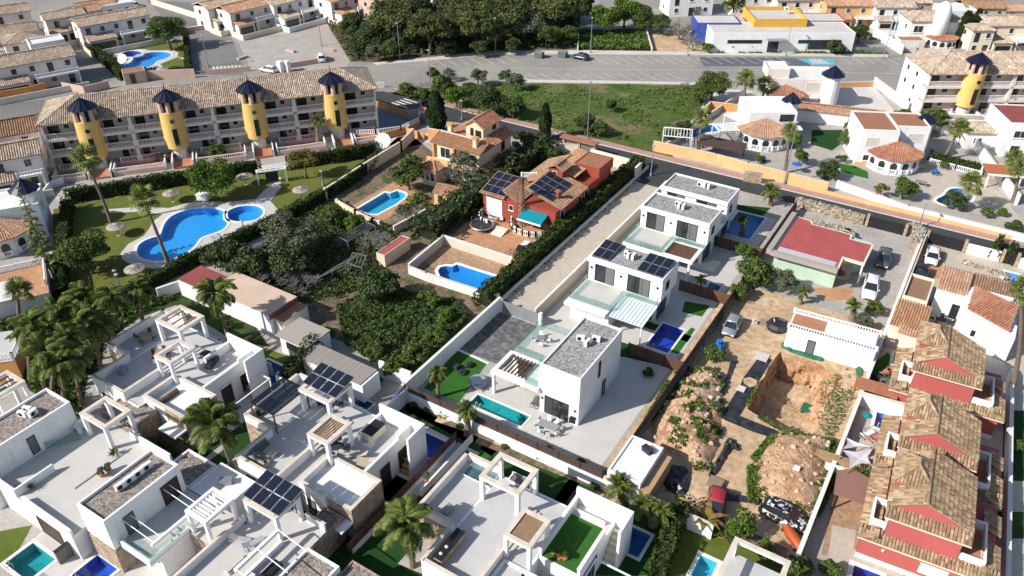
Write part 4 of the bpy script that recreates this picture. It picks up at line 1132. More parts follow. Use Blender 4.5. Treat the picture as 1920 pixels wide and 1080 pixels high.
pool([(1330,531),(1352,535),(1347,548),(1324,543)], 'small dark blue pool at the end of the second white house terrace', 'basin_sky', quad=0, rimw=.2)
pool(zz(1440, 270, 4, [(1250,420),(1330,385),(1355,340),(1430,330),(1510,350),(1537,390),(1520,430),(1460,460),(1370,467),(1290,447)]), 'blue kidney-shaped pool beyond the street wall', 'basin_sky', curvy=True, rimw=.5)
pool([(1884,509),(1917,517),(1906,533),(1883,526)], 'small blue pool by the right edge behind the brown tiled carport', 'basin_blue', quad=0, rimw=.4)
pool(zz(1440, 0, 4, [(850,195),(900,177),(1000,187),(990,272),(880,275),(862,240)]), 'blue pool beside the white house with the round white tower', 'basin_blue2', curvy=True, rimw=.5)
pool(zz(960, 0, 4, [(1340,950),(1400,935),(1550,938),(1588,962),(1540,990),(1440,995),(1400,1030),(1290,1030),(1330,992)]), 'curved blue pool by the palm and the white pergolas', 'basin_sky', curvy=True, rimw=.5)
pool([(1676,663),(1718,673),(1711,692),(1674,684)], 'turquoise plunge pool beside the sunlit beige wall', 'basin_cyan', quad=4, rimw=.35)
pool([(1644,774),(1688,784),(1680,812),(1638,800)], 'bright blue plunge pool between the sail shades and the red house', 'basin_deep', quad=4, rimw=.35)
pool([(1604,1060),(1652,1080),(1645,1110),(1592,1095)], 'navy blue pool at the bottom right below the red house', 'basin_royal', quad=4, rimw=.45)
pool([(1311,1041),(1344,1053),(1325,1105),(1292,1090)], 'pale cyan pool at the bottom edge beside the olive lawn', 'basin_cyan', quad=0, rimw=.35)
pool([(1178,984.5),(1218,1004),(1199,1047),(1166,1033)], 'greyish blue pool next to the green roof terrace house', 'basin_sky', quad=0, rimw=.3)
pool([(799,813),(844,832.5),(813,864),(770,842)], 'vivid blue pool behind the dark brown garden fence', 'basin_deep', quad=0, rimw=.35)
pool([(497,672),(543,694),(508,728),(468,706)], 'deep blue pool beside the tall clipped hedge', 'basin_royal', quad=0, rimw=.3)
pool([(8,1058),(61,1019),(106,1049),(53,1088)], 'teal pool in the bottom left corner', 'basin_teal', quad=0, rimw=.35)
pool([(183,1040),(220,1068),(172,1108),(135,1080)], 'royal blue pool at the foot of the stone-clad corner', 'basin_deep', quad=0, rimw=.3)
pool([(660,752),(672,744),(700,757),(686,772)], 'sliver of blue pool between white garden walls', 'basin_royal', quad=0, rimw=.15)
pool([(-14,738),(10,723),(24,732),(-2,752)], 'turquoise plunge pool at the left edge under the white frame', 'basin_cyan', quad=0, rimw=.2)
PIT = zz(1180, 620, 3.375, [(962,130),(1010,150),(1190,200),(1300,280),(1335,300),(1300,360),(1270,470),(1180,660),(1120,690),(960,620),(870,570),(780,520),(740,490),(760,440),(870,260)])
PITW = []
for p, q in zip([at(*p) for p in PIT], [at(*p) for p in PIT[1:]+PIT[:1]]):
 for k in range(max(1, int((q-p).length/.8))): e = p.lerp(q, k/max(1, int((q-p).length/.8))); PITW.append((e.x+random.uniform(-.18, .18), e.y+random.uniform(-.18, .18))); HOLES.append(PITW)
sheet('ground', [(-1500, -900), (1500, -900), (1500, 1900), (-1500, 1900)], 0, 'asphalt_pale', world=True)
def ws(name, x0, y0, x1, y1, lv, mat): return sheet(name, [(x0, y0), (x1, y0), (x1, y1), (x0, y1)], lv, mat, world=True)
sheet('ground', [(-125, 20), (60, 20), (60, 118.3), (-92, 118.3), (-97, 106), (-124, 66)], 1, 'concrete', world=True)
sheet('ground', [(-110, -40), (60, -40), (60, 22), (-110, 22)], 1, 'concrete', world=True)
sheet('street', [(-47.5, 118.4), (60, 118.4), (60, 122.5), (-88, 122.5), (-106, 123.5), (-112, 118.6), (-93, 117.9)], 3, 'asphalt_dark', world=True)
ws('side_road', -47.2, 112.3, -39.2, 118.6, 4, 'asphalt_dark')
MB().box(-88, 122.5, 0, 60, 124.2, .13).build('pavement', 'sidewalk_pink')['kind'] = 'structure'
MB().box(-88, 122.35, 0, 60, 122.5, .14).build('kerb', 'concrete_pale')['kind'] = 'structure'
o = MB().prism([(-88, 122.4), (-88, 124.2), (-104.5, 127.0), (-107.5, 125.2)], 0, .13).build('pavement', 'sidewalk_pink'); o['kind'] = 'structure'
sheet('parking_road', [(720,122),(800,108),(930,97),(1100,96),(1440,105),(1715,108),(1700,147),(1640,152),(1480,160),(1330,160),(1200,157),(980,155),(800,165),(690,162)], 5, 'asphalt_pale')
sheet('parking_bays', zz(960, 0, 4, [(1400,430),(1920,432),(2210,436),(2240,500),(1440,497)]), 6, 'asphalt_patch')
def strip(name, pts, w, lv, mat='roadpaint'):
 P = [at(*p) for p in pts]; m_ = MB(); z = .004*lv
 for a, b_ in zip(P, P[1:]):
  d = (b_-a).normalized()*w/2; n = Vector((-d.y, d.x, 0)); m_.add([(a.x-n.x, a.y-n.y, z), (b_.x-n.x, b_.y-n.y, z), (b_.x+n.x, b_.y+n.y, z), (a.x+n.x, a.y+n.y, z)], [(0, 1, 2, 3)])
 o = m_.build(name, mat); o['kind'] = 'structure'; return o
for k in range(17): strip('bay_line', [(1112+k*21.2+(k > 9)*2, 106), (1140+k*21.2+(k > 9)*2, 120)], .13, 8)
for k in range(13): strip('bay_line', [(965+k*24, 138), (992+k*24, 150)], .13, 8)
for k in range(8): strip('bay_line', [(790+k*22, 112-k*1.2), (815+k*22, 126-k*1.2)], .13, 8)
for k in range(7): strip('bay_line', [(1575+k*21, 107), (1600+k*21, 121)], .13, 8)
for k in range(10): strip('bay_line', [(1345+k*24, 146), (1372+k*24, 158)], .13, 8)
strip('centre_line', [(960, 128), (1100, 130), (1440, 133), (1700, 139)], .12, 8)
sheet('blue_bay', zz(1440, 0, 4, [(215,440),(490,445),(520,485),(330,487)]), 7, 'blue_paint')
for k in range(6): strip('hatching', zz(1440, 0, 4, [(310+k*16,445),(345+k*24,482)][:2]), .35, 9)
def kerbed(name, px, mat, h=.13):
 o = MB().prism([at(*p)[:2] for p in px], 0, h).build(name, mat); o['kind'] = 'structure'; return o
kerbed('pavement', [(700,118),(760,113),(930,96),(1100,95),(1440,100),(1665,103),(1665,107.5),(1440,105),(1100,102),(930,102.5),(800,115),(710,122)], 'concrete_pale')
kerbed('pavement', [(985,150),(1200,153),(1330,156),(1330,160),(1200,157.5),(985,155)], 'concrete_pale')
sheet('side_road', [(275,0),(480,12),(480,45),(330,62),(360,100),(410,118),(400,140),(370,140),(330,60)], 2, 'asphalt_mid')
sheet('side_road', [(345,45),(430,60),(455,125),(455,140),(362,140),(352,100)], 3, 'asphalt_mid')
sheet('square', [(440,65),(560,50),(650,135),(600,140),(470,130)], 3, 'concrete')
sheet('pavement', [(555,48),(613,45),(657,116),(640,140)], 4, 'pink_plaza')
for k in range(8):
 strip('zebra_stripe', zz(0, 0, 4, [(1600+k*28,500-k*1.5),(1615+k*28,550-k*1.5)]), .5, 6)
sheet('street_bend', zz(480, 0, 4, [(835,690),(960,685),(1040,725),(1300,800),(1640,895),(1600,930),(1380,905),(1120,850),(840,745)]), 5, 'asphalt_dark')
for k in range(4): strip('zebra_stripe', zz(480, 0, 4, [(1020+k*30,770-k*10),(1120+k*30,805-k*11)]), .5, 7)
G_OUT = [(100,392),(450,325),(700,290),(716,296),(600,372),(480,432),(352,498),(240,560),(150,612),(95,600)]
sheet('lawn', G_OUT, 2, 'lawn')
deck = [(226,475),(240,458),(270,442),(281,427),(287,415),(305,402),(262,397),(192,400),(190,393),(262,388),(317,390),(350,381),(390,378),(425,379),(480,373),(495,357),(515,343),(507,341),(510,330),(527,333),(526,352),(507,377),(520,392),(515,400),(500,412),(480,419),(457,430),(412,443),(395,458),(375,476),(325,497),(287,504),(250,498),(230,487)]
sheet('pool_deck', deck, 3, 'concrete_pale')
sheet('lawn', zz(0, 0, 4, [(850,370),(1170,320),(1390,300),(1395,520),(1240,545),(1100,540),(900,520),(820,450)]), 3, 'lawn')
sheet('pool_deck', zz(0, 0, 4, [(840,430),(860,400),(930,372),(1080,368),(1120,380),(1300,375),(1340,395),(1330,430),(1200,480),(1240,520),(1390,535),(1100,552),(1040,545),(900,540),(880,500),(940,470),(970,440)]), 4, 'concrete_pale')
sheet('meadow', [(735,176),(765,155),(860,158),(985,155.5),(1200,157.8),(1330,160),(1345,200),(1318,213),(1253,275)]+[tuple(proj(x, 124.25, 0)) for x in (-44, -60, -75, -88)], 3, 'meadow')
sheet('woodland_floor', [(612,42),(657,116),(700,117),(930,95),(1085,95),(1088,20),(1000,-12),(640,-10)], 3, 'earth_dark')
sheet('meadow', [(1085,60),(1210,58),(1222,97),(1088,95)], 4, 'groundcover')
sheet('yard', [(1215,60),(1320,62),(1345,98),(1222,98)], 3, 'earth')
sheet('verge', [(1345,92),(1500,92),(1660,95),(1668,102),(1345,99)], 3, 'meadow')
ws('driveway', -46.4, 69.5, -39.9, 112.3, 4, 'terrace_warm')
ws('terrace', -39.7, 52.6, -22.2, 112.0, 4, 'terrace')
ws('driveway', -46.2, 60.5, -38.6, 69.4, 5, 'stamped')
sheet('artificial_lawn', [(858,656),(914,680),(860,755),(795,728)], 6, 'artificial')
sheet('artificial_lawn', [(1164,641),(1210,655),(1262,673),(1248,687),(1162,668)], 6, 'artificial_dark')
sheet('artificial_lawn', [(1284,565),(1331,573),(1316,594),(1279,585)], 6, 'artificial')
sheet('artificial_lawn', [(1296,614),(1304,617),(1272,664),(1256,660)], 6, 'artificial')
sheet('artificial_lawn', [(1375,383),(1445,390),(1430,405),(1385,396)], 6, 'artificial_dark')
ws('artificial_lawn', -31, 76.2, -22.4, 77.6, 6, 'artificial_dark')
ws('building_plot', -21.9, 45.0, -2.2, 92.0, 4, 'earth')
ws('yard', -21.9, 92.0, -2.6, 118.0, 4, 'concrete')
sheet('forecourt', [(1640,520),(1660,440),(1700,445),(1680,520),(1655,560),(1600,545)], 6, 'concrete')
sheet('yard', zz(1440, 540, 4, [(310,0),(640,0),(620,90),(450,95)])+[], 6, 'tile_orange')
ws('courtyard', -1.8, 60, 20, 117.6, 4, 'terrace_warm')
sheet('courtyard', zz(1440, 270, 4, [(1160,760),(1330,800),(1290,1010),(1100,1000),(1060,960)]), 6, 'tile_orange')
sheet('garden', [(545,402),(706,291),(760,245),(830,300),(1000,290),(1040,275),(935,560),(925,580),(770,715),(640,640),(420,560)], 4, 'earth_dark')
sheet('yard', zz(480, 270, 4, [(690,480),(1040,280),(1160,330),(1280,360),(1180,440),(960,570),(760,540)]), 6, 'tile_orange')
sheet('yard', [(880,410),(935,385),(1000,470),(960,500),(860,460),(840,452)], 6, 'tile_orange')
ws('patio', -61, 36, -57.5, 43.5, 8, 'terrace_grey'); ws('patio', -38.9, 33, -36.6, 40.8, 8, 'terrace_grey'); ws('path', -56.9, 27, -56.2, 36, 8, 'concrete')
sheet('yard', [(1085,310),(1190,330),(1165,372),(1060,360)], 6, 'tile_orange')
sheet('yard', [(790,490),(838,455),(1000,505),(935,566)], 6, 'deck_tile')
sheet('ground_cover', [(630,575),(740,540),(850,560),(880,600),(830,650),(770,710),(700,680),(640,620)], 6, 'groundcover')
ws('yard', -46, 124.4, 60, 176, 2, 'concrete')
sheet('yard', [(1325,165),(1410,170),(1400,215),(1310,218)], 4, 'concrete_pale')
sheet('yard', [(1560,165),(1640,163),(1690,225),(1545,208)], 4, 'concrete_pale')
sheet('artificial_lawn', zz(1440, 0, 4, [(330,975),(560,975),(545,1080),(480,1130),(320,1080)]), 5, 'artificial_dark')
sheet('artificial_lawn', zz(1440, 270, 4, [(540,145),(650,165),(745,205),(755,262),(640,235),(545,200)]), 5, 'artificial')
sheet('yard', zz(1440, 270, 4, [(1180,190),(1600,230),(1800,440),(1920,600),(1000,400),(1090,330)]), 4, 'terrace_warm')
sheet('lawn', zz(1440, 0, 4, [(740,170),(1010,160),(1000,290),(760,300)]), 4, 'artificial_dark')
sheet('lane', [(100,365),(420,322),(700,276),(720,262),(800,250),(830,262),(705,288),(450,322),(110,378)], 4, 'concrete_pale')
sheet('road', [(0,195),(70,188),(110,185),(85,225),(0,232)], 3, 'asphalt_mid')
sheet('patio', zz(480, 0, 4, [(850,810),(930,805),(1140,880),(1150,930),(1090,990),(760,1020),(690,960),(860,940)]), 6, 'bluegrey_deck')
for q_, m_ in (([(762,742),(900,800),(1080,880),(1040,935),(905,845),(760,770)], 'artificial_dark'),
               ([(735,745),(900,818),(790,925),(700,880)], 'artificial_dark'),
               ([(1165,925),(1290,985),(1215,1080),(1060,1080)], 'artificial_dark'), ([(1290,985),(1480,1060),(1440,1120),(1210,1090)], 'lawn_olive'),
               ([(490,650),(600,690),(545,745),(480,700)], 'lawn_olive'), ([(910,830),(940,838),(900,875),(880,862)], 'artificial'),
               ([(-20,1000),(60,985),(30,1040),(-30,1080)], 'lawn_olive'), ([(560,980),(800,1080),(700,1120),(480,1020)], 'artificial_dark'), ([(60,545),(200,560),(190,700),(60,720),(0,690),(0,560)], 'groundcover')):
 sheet('artificial_lawn' if 'art' in m_ else 'garden', q_, 7, m_)
sheet('garden', [(0,560),(255,540),(440,555),(505,650),(440,640),(330,572),(260,596),(195,645),(165,705),(150,790),(60,735),(0,700)], 5, 'groundcover'); sheet('garden', [(1883,770),(1960,770),(1960,905),(1878,900)], 6, 'artificial_dark'); sheet('garden', [(1870,960),(1960,960),(1960,1010),(1868,1010)], 6, 'groundcover')
for q_ in ((-76.5,43.95,-56,46.5),(-64.9,28,-57,33),(-58.8,30.8,-54.4,45),(-46,30.6,-37,33),(-43.2,27,-30.5,31.5),(-36.2,27,-32.3,50),(-32.3,42,-23,49.8),(-24.4,27,-21.2,49.8)): ws('garden', *q_, 6, 'earth_dark' if q_[0] < -60 else 'artificial_dark')  # dark soil and turf; deep shade between the houses is put into their colour
for q_ in ([(30,1045),(75,1000),(200,940),(240,985),(180,1040),(110,1090)], [(225,1090),(330,960),(420,1010),(330,1090)], [(690,900),(800,800),(900,850),(740,960)]): sheet('terrace', q_, 8, 'terrace')
sheet('yard', zz(1440, 810, 4, [(440,1040),(480,700),(660,740),(640,880),(1100,1060),(900,1100)]), 7, 'terrace_warm')
sheet('yard', [(1540,1040),(1568,900),(1640,930),(1620,1060)], 6, 'deck_tile')
sheet('artificial_lawn', zz(1440, 540, 4, [(900,480),(990,640),(930,820),(720,760),(800,560)]), 7, 'artificial')
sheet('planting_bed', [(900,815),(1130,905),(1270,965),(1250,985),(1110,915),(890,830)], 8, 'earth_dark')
sheet('planting_bed', [(830,770),(890,798),(960,828),(950,842),(880,812),(815,790)], 9, 'earth')
sheet('planting_bed', [(1300,950),(1480,1030),(1470,1055),(1330,1000)], 9, 'earth_dark')
build_pools()
def build_pit():
 m_ = MB(); D_ = 3.4; n = len(PITW); cx = sum(p[0] for p in PITW)/n; cy = sum(p[1] for p in PITW)/n
 ring = []
 for i, p in enumerate(PITW):
  q = PITW[(i+1) % n]; k = max(2, int(math.dist(p, q)/.5))
  for j in range(k): ring.append((p[0]+(q[0]-p[0])*j/k, p[1]+(q[1]-p[1])*j/k))
 levels = 8; n = len(ring); vs = []; fs = []
 nx_ = [random.uniform(-.3, .3) for _ in range(n)]
 for L_ in range(levels+1):
  f = L_/levels
  for i, (x, y) in enumerate(ring):
   dx, dy = cx-x, cy-y; d = math.hypot(dx, dy); 
   rough = .22*math.sin(i*.9+L_)+.12*math.sin(i*2.3)+random.uniform(-.1, .1) if 0 < L_ else 0
   ins = f*.5+rough*min(1, f*2)+.15*math.sin(i*.37)*f
   slope = 3.0*f*f if (x > cx+1.5 and y > cy) else 0
   ins += slope
   vs.append((x+dx/d*ins, y+dy/d*ins, -D_*f**.9+random.uniform(-.05, .05)*(0 < L_)))
 for L_ in range(levels):
  for i in range(n): fs.append((L_*n+i, L_*n+(i+1) % n, (L_+1)*n+(i+1) % n, (L_+1)*n+i))
 o = link('pit_side', mesh_from('pit_side', vs, fs, 'clay')); o['kind'] = 'structure'
 fl = [v[:2] for v in vs[levels*n:]]; xs = [p[0] for p in fl]; ys = [p[1] for p in fl]; N = 40; gv = []; gf = []
 for a in range(N+1):
  for b_ in range(N+1):
   x = min(xs)-1+(max(xs)-min(xs)+2)*a/N; y = min(ys)-1+(max(ys)-min(ys)+2)*b_/N
   gv.append((x, y, -D_+.12*math.sin(x*1.1+y*.6)+.1*math.sin(y*1.7)+random.uniform(-.05, .05)))
 for a in range(N):
  for b_ in range(N):
   k = a*(N+1)+b_; c = (gv[k][0], gv[k][1])
   if inside(c, [tuple(p) for p in grow(fl[::4], .8)]): gf.append((k, k+N+1, k+N+2, k+1))
 o = link('pit_floor', mesh_from('pit_floor', gv, gf, 'earth')); o['kind'] = 'structure'
build_pit()
def mound(name, px, h, mat, seed=1, rough=.35, sc=.8, cell=.45, peak=1.0):
 """heap of soil: height from distance to its edge plus rough noise"""
 P = [tuple(at(*p)[:2]) for p in px]; xs = [p[0] for p in P]; ys = [p[1] for p in P]
 from mathutils import noise as mn
 nx = int((max(xs)-min(xs))/cell)+1; ny = int((max(ys)-min(ys))/cell)+1; vs = []; ok = []
 def edge(x, y):
  best = 9
  for i in range(len(P)):
   a, b_ = P[i], P[(i+1) % len(P)]; dx, dy = b_[0]-a[0], b_[1]-a[1]; t = max(0, min(1, ((x-a[0])*dx+(y-a[1])*dy)/(dx*dx+dy*dy))); best = min(best, math.hypot(x-a[0]-dx*t, y-a[1]-dy*t))
  return best
 for i in range(nx+1):
  for j in range(ny+1):
   x = min(xs)+i*cell; y = min(ys)+j*cell; ins = inside((x, y), P); e = edge(x, y) if ins else 0
   z = h*(1-math.exp(-e/1.6*peak))+(mn.noise(Vector((x*sc, y*sc, seed)))*rough+mn.noise(Vector((x*3.1, y*3.1, seed)))*rough*.45)*min(1, e) if ins else -.1
   vs.append((x, y, z)); ok.append(ins)
 fs = []
 for i in range(nx):
  for j in range(ny):
   k = i*(ny+1)+j; q = (k, k+ny+1, k+ny+2, k+1)
   if any(ok[a] for a in q): fs.append(q)
 o = link(name, mesh_from(name, vs, fs, mat, True)); o['kind'] = 'structure'; return (P, vs, ok, nx, ny)
M1 = mound('soil_mound', [(1300,692),(1345,690),(1358,725),(1352,790),(1345,845),(1330,880),(1300,885),(1262,850),(1225,825),(1222,790),(1262,730)], 1.9, 'mound', 3, .6)
M2 = mound('soil_mound', [(1440,825),(1480,815),(1530,822),(1565,830),(1560,900),(1535,965),(1520,975),(1440,955),(1405,920),(1410,870)], 2.3, 'mound', 8, .4)
def mnz(v):
 from mathutils import noise as mn
 return mn.noise(Vector((v[0]*.6, v[1]*.6, 5)))
def on_mound(M, n, size, mat, zr=.3, name='weeds', pred=None, flat=.3):
 P, vs, ok, nx, ny = M; I = [i for i, k in enumerate(ok) if k and (pred is None or pred(vs[i]))]
 c = RNG.choice(I, n); V = np.array(vs)[c]; V = V+np.stack([RNG.uniform(-.3, .3, n), RNG.uniform(-.3, .3, n), RNG.uniform(.0, zr, n)], 1)
 o = link(name, quads_mesh(name, rand_quads(V, size, np.tile(np.array([0, 0, 1.]), (n, 1)), flat, 1.5), mat)); o['kind'] = 'stuff'; return o
# ================================================================== BUILDINGS: white houses along the driveway
def wb(name, label, x, y, group=None, cat='house'):
 b = Bld(name, label, cat, (x, y, 0), 0, group); return b
def loc(b, x0, y0, x1, y1): return (x0-b.o.x, y0-b.o.y, x1-b.o.x, y1-b.o.y)
def opening_slab(b, r_, op, z0, z1, mat='white', name='terrace_slab'):
 x0, y0, x1, y1 = r_; a0, b0, a1, b1 = op; m_ = MB()
 for q in ((x0, y0, x1, b0), (x0, b1, x1, y1), (x0, b0, a0, b1), (a1, b0, x1, b1)):
  if q[2]-q[0] > .02 and q[3]-q[1] > .02: m_.box(q[0], q[1], z0, q[2], q[3], z1)
 return m_.build(name, mat, b.t)
def slats_in(b, op, z, n, d='y', mat='wood'):
 x0, y0, x1, y1 = op
 me = (MB().box(-.06, y0+.01, -.1, .06, y1-.01, .1) if d == 'y' else MB().box(x0+.01, -.06, -.1, x1-.01, .06, .1)).me('slat', mat)
 for k in range(n):
  o = link('slat', me, b.t)
  o.location = (x0+(x1-x0)*(k+.5)/n, 0, z) if d == 'y' else (0, y0+(y1-y0)*(k+.5)/n, z)
def white_house(lab, yf, ys, yb, pergola, ac=(), solar=(), gravel='gravel_grey'):
 """yf front of the terrace slab, ys front of the upper block, yb back; x runs -37 to -27"""
 b = wb('white_house', lab, -32, (yf+yb)/2, 'white cube houses along the driveway'); O = lambda *r_: loc(b, *r_)
 up = b.blk(O(-37, ys, -27, yb), 3.25, 6.55, 'white', gravel, .22, .16, None)
 MB().box(*[v for v in (-37.12-b.o.x, ys-.35-b.o.y, 6.05)], *[v for v in (-26.95-b.o.x, ys-b.o.y-.003, 6.56)]).build('roof_fascia', 'white_clean', b.t)
 b.blk(O(-36.9, yf+.5, -31.6, yb-.1), 0, 2.95, 'cladding_pale', None, 0); b.blk(O(-31.597, ys+.2, -27.5, yb-.1), 0, 2.95, 'white', None, 0)
 op = O(-31.2, yf+.5, -27.5, yf+4.0)
 opening_slab(b, O(-37.1, yf, -27, ys-.36), op if pergola else O(-31.5, yf-1, -26, yf+4.2), 2.95, 3.3, 'white')
 b.slab(O(-37.0, ys-.357, -27.1, yb-.2), 2.953, 3.245, 'white')
 MB().box(-36.85-b.o.x, yf+.25-b.o.y, 3.3, -31.6-b.o.x, ys-.36-b.o.y, 3.32).box(-31.6-b.o.x, yf+4.3-b.o.y, 3.3, -27.2-b.o.x, ys-.36-b.o.y, 3.32).build('terrace_floor', 'terrace', b.t)
 X = b.o.x; Y = b.o.y
 b.rail([(-36.95-X, ys-.5-Y), (-36.95-X, yf+.1-Y), (-31.45-X, yf+.1-Y), (-31.45-X, yf+4.1-Y), (-27.1-X, yf+4.1-Y), (-27.1-X, ys-.5-Y)], 3.32, .95)
 if pergola:
  slats_in(b, op, 3.12, 9, 'x'); MB().box(-27.6-X, yf+.15-Y, 0, -27.3-X, yf+.45-Y, 2.947).build('post', 'white', b.t)
 else:
  o = MB().add([(-31.5-X, yf+4.0-Y, 3.25), (-26.9-X, yf+4.0-Y, 3.25), (-26.9-X, yf-.4-Y, 2.95), (-31.5-X, yf-.4-Y, 2.95), (-31.5-X, yf+4.0-Y, 3.29), (-26.9-X, yf+4.0-Y, 3.29), (-26.9-X, yf-.4-Y, 2.99), (-31.5-X, yf-.4-Y, 2.99)], [(0,1,2,3),(7,6,5,4),(0,4,5,1),(1,5,6,2),(2,6,7,3),(3,7,4,0)]).build('awning', 'awning_pale', b.t)
  me = MB().add([(-.04, 4.0, 3.30), (.04, 4.0, 3.30), (.04, -.4, 3.0), (-.04, -.4, 3.0), (-.04, 4.0, 3.36), (.04, 4.0, 3.36), (.04, -.4, 3.06), (-.04, -.4, 3.06)], [(0,1,2,3),(7,6,5,4),(0,4,5,1),(1,5,6,2),(2,6,7,3),(3,7,4,0)]).me('rafter', 'white_clean')
  for k in range(11):
   q = link('rafter', me, o); q.location = (-31.5-X+k*.46, yf-Y, 0)
  for x in (-31.4, -27): MB().box(x-.06-X, yf-.35-Y, 0, x+.06-X, yf-.23-Y, 2.93).build('post', 'white_clean', b.t)
 u = ys-Y
 b.win('s', u, -36.1-X, -33.4-X, 3.35, 5.85, 'blind'); b.win('s', u, -31.6-X, -28.6-X, 3.35, 5.85, 'blind')
 b.win('e', -27-X, ys-Y+1.2, ys-Y+2.2, 4.2, 5.4, 'dark'); b.win('e', -27.5-X, ys-Y+.5, ys-Y+3.2, .1, 2.6, 'dark', 'patio_door')
 b.win('s', ys+.2-Y, -31-X, -28-X, .1, 2.6, 'dark', 'patio_door')
 for x in (-36.6, -32.5, -27.6): MB().box(x-.1-X, ys-.16-Y, 5.0, x+.1-X, ys-Y-.002, 5.25).build('wall_lamp', 'metal_dark', b.t)
 for x in (-36, -33): MB().box(x-.1-X, yf+.34-Y, 1.9, x+.1-X, yf+.5-Y-.002, 2.1).build('wall_lamp', 'metal_dark', b.t)
 for a in ac: b.ac(a[0]-X, a[1]-Y, 6.35, *a[2:])
 for s_ in solar: b.solar(s_[0]-X, s_[1]-Y, 6.55, *s_[2:])
 return b
white_house('white flat-roofed house farthest up the driveway beside the street', 97.5, 101.0, 106.0, True, [(-32.3, 104, 0, 1), (-31, 104.2, 1.5, 2)])
white_house('second white house from the street with a brown slatted pergola corner', 88.4, 93.8, 98.7, True, [(-32.8, 96.7, .3, 1), (-31.8, 96.3, 1.6, 2)])
white_house('white house with solar panels on its gravel roof and a pale slatted awning', 72.6, 77.9, 82.9, False, [(-33.1, 80.8, .2, 1), (-32.2, 80.6, 1.6, 2)], [(-36.9, 78.3, 2, 2, 1.15, 2.0, 5), (-30.7, 78.2, 3, 2, 1.15, 2.0, 5)])
b = wb('white_house', 'white two-storey house with a grey gravel roof beside the teal pool', -31, 61, 'white cube houses along the driveway'); X, Y = b.o.x, b.o.y
b.blk(loc(b, -31.6, 56.4, -26.9, 66.3), 0, 6.55, 'white', 'gravel_grey', .2, .16, None)
b.blk(loc(b, -37.3, 60.1, -31.603, 66.0), 0, 3.2, 'white', 'terrace', 0)
opening_slab(b, loc(b, -37.6, 55.9, -31.603, 60.097), loc(b, -37.1, 56.6, -33.5, 59.8), 2.9, 3.3)
slats_in(b, loc(b, -37.1, 56.6, -33.5, 59.8), 3.1, 8, 'y')
MB().box(-37.5-X, 56.0-Y, 0, -37.2-X, 56.3-Y, 2.897).build('post', 'white', b.t)
b.rail([(-37.2-X, 60.3-Y), (-37.2-X, 65.9-Y), (-31.7-X, 65.9-Y)], 3.2, .95); b.rail([(-37.2-X, 60.25-Y), (-33.4-X, 60.25-Y), (-33.4-X, 56.2-Y), (-31.7-X, 56.2-Y)], 3.3, .95)
b.win('s', 56.4-Y, -31.0-X, -28.1-X, .1, 2.5, 'dark', 'patio_door')
b.win('e', -26.9-X, 60.6-Y, 61.1-Y, 3.6, 5.8, 'dark'); b.win('e', -26.9-X, 61.9-Y, 62.7-Y, .05, 2.2, 'panel', 'door')
b.win('s', 60.1-Y, -36.6-X, -32.2-X, .1, 2.5, 'dark', 'patio_door')
b.ac(-30.0-X, 62.2-Y, 6.38, .4, 1); b.ac(-29-X, 61.9-Y, 6.38, 1.5, 1); b.ac(-28.5-X, 63-Y, 6.38, .2, 1)
for x, z in ((-31.3, 1.9), (-27.3, 1.9)): MB().box(x-.08-X, 56.25-Y, z, x+.08-X, 56.4-Y-.002, z+.22).build('wall_lamp', 'metal_dark', b.t)
wall([(-45.2, 50.0), (-45.2, 69.6)], 'white wall between the overgrown garden and the dark driveway', 2.1, .25, 'white', 'coping_white', world=True)
wall([(-45.2, 50.0), (-20.7, 50.0)], 'long white retaining wall under the brown fence at the front', 1.35, .3, 'white', None, world=True)
slat_fence([(-45.0, 50.02), (-20.9, 50.02)], 'brown slat fence on the white front wall by the teal pool', 1.0, 1.35, world=True, n=4)
wall([(-20.6, 50.1), (-20.6, 116)], 'grey concrete block wall with piers beside the building plot', .95, .2, 'block_wall', None, world=True, piers=3.2)
slat_fence([(-20.62, 50.1), (-20.62, 116)], 'tall dark brown slat fence on the grey block wall', 1.15, .95, world=True, n=4, bay=3.0)
for y, lab in ((70.4, 'brown dividing fence behind the house with the grey gravel roof'), (86.2, 'brown dividing fence behind the house with solar panels'), (99.6, 'brown dividing fence behind the second white house')):
 slat_fence([(-27.6, y), (-20.8, y)], lab, 1.7, 0, world=True, n=6, bay=2.2, mat='wood')
wall([(-46.2, 69.9), (-46.2, 118.2)], 'low white wall between the hedge and the long driveway', .55, .22, 'white_old', None, world=True)
t = wall([(-40.4, 70.5), (-40.4, 112)], 'cream panel wall along the right side of the driveway', 1.7, .2, 'pale_wall', 'coping_white', world=True)
for k, y in enumerate((73, 76, 79.5, 84, 88.5, 91, 95, 100, 103, 107)):
 q = MB().box(-.125, y-70.5, .5, -.11, y-70.5+(1.9 if k % 2 else 1.0), 1.45 if k % 2 else 1.6); q.build('wall_panel' if k % 2 else 'gate', 'box_beige' if k % 2 else 'door_grey', t)
t = thing('sliding_gate', 'grey sliding gate closing the dark driveway', 'gate', (-44.7, 69.6, 0))
MB().box(0, -.04, .1, 5.3, .04, 1.8).build('panel', 'metal_grey', t)
for k in range(6): MB().box(k*1.03, -.06, .05, k*1.03+.06, .06, 1.85).build('gate_post', 'metal_grey', t)
for x in (-39.2, -45.0): MB().box(x-.2, 69.4, 0, x+.2, 69.8, 2.0).build('gate_pillar', 'white')
for i, o in enumerate([o for o in bpy.data.objects if o.name.startswith('gate_pillar')]): tag(o, 'white pillar at the %s end of the grey sliding gate' % ('right', 'left')[i], 'pillar')
T0 = at(1032-2, 632, 3.2)
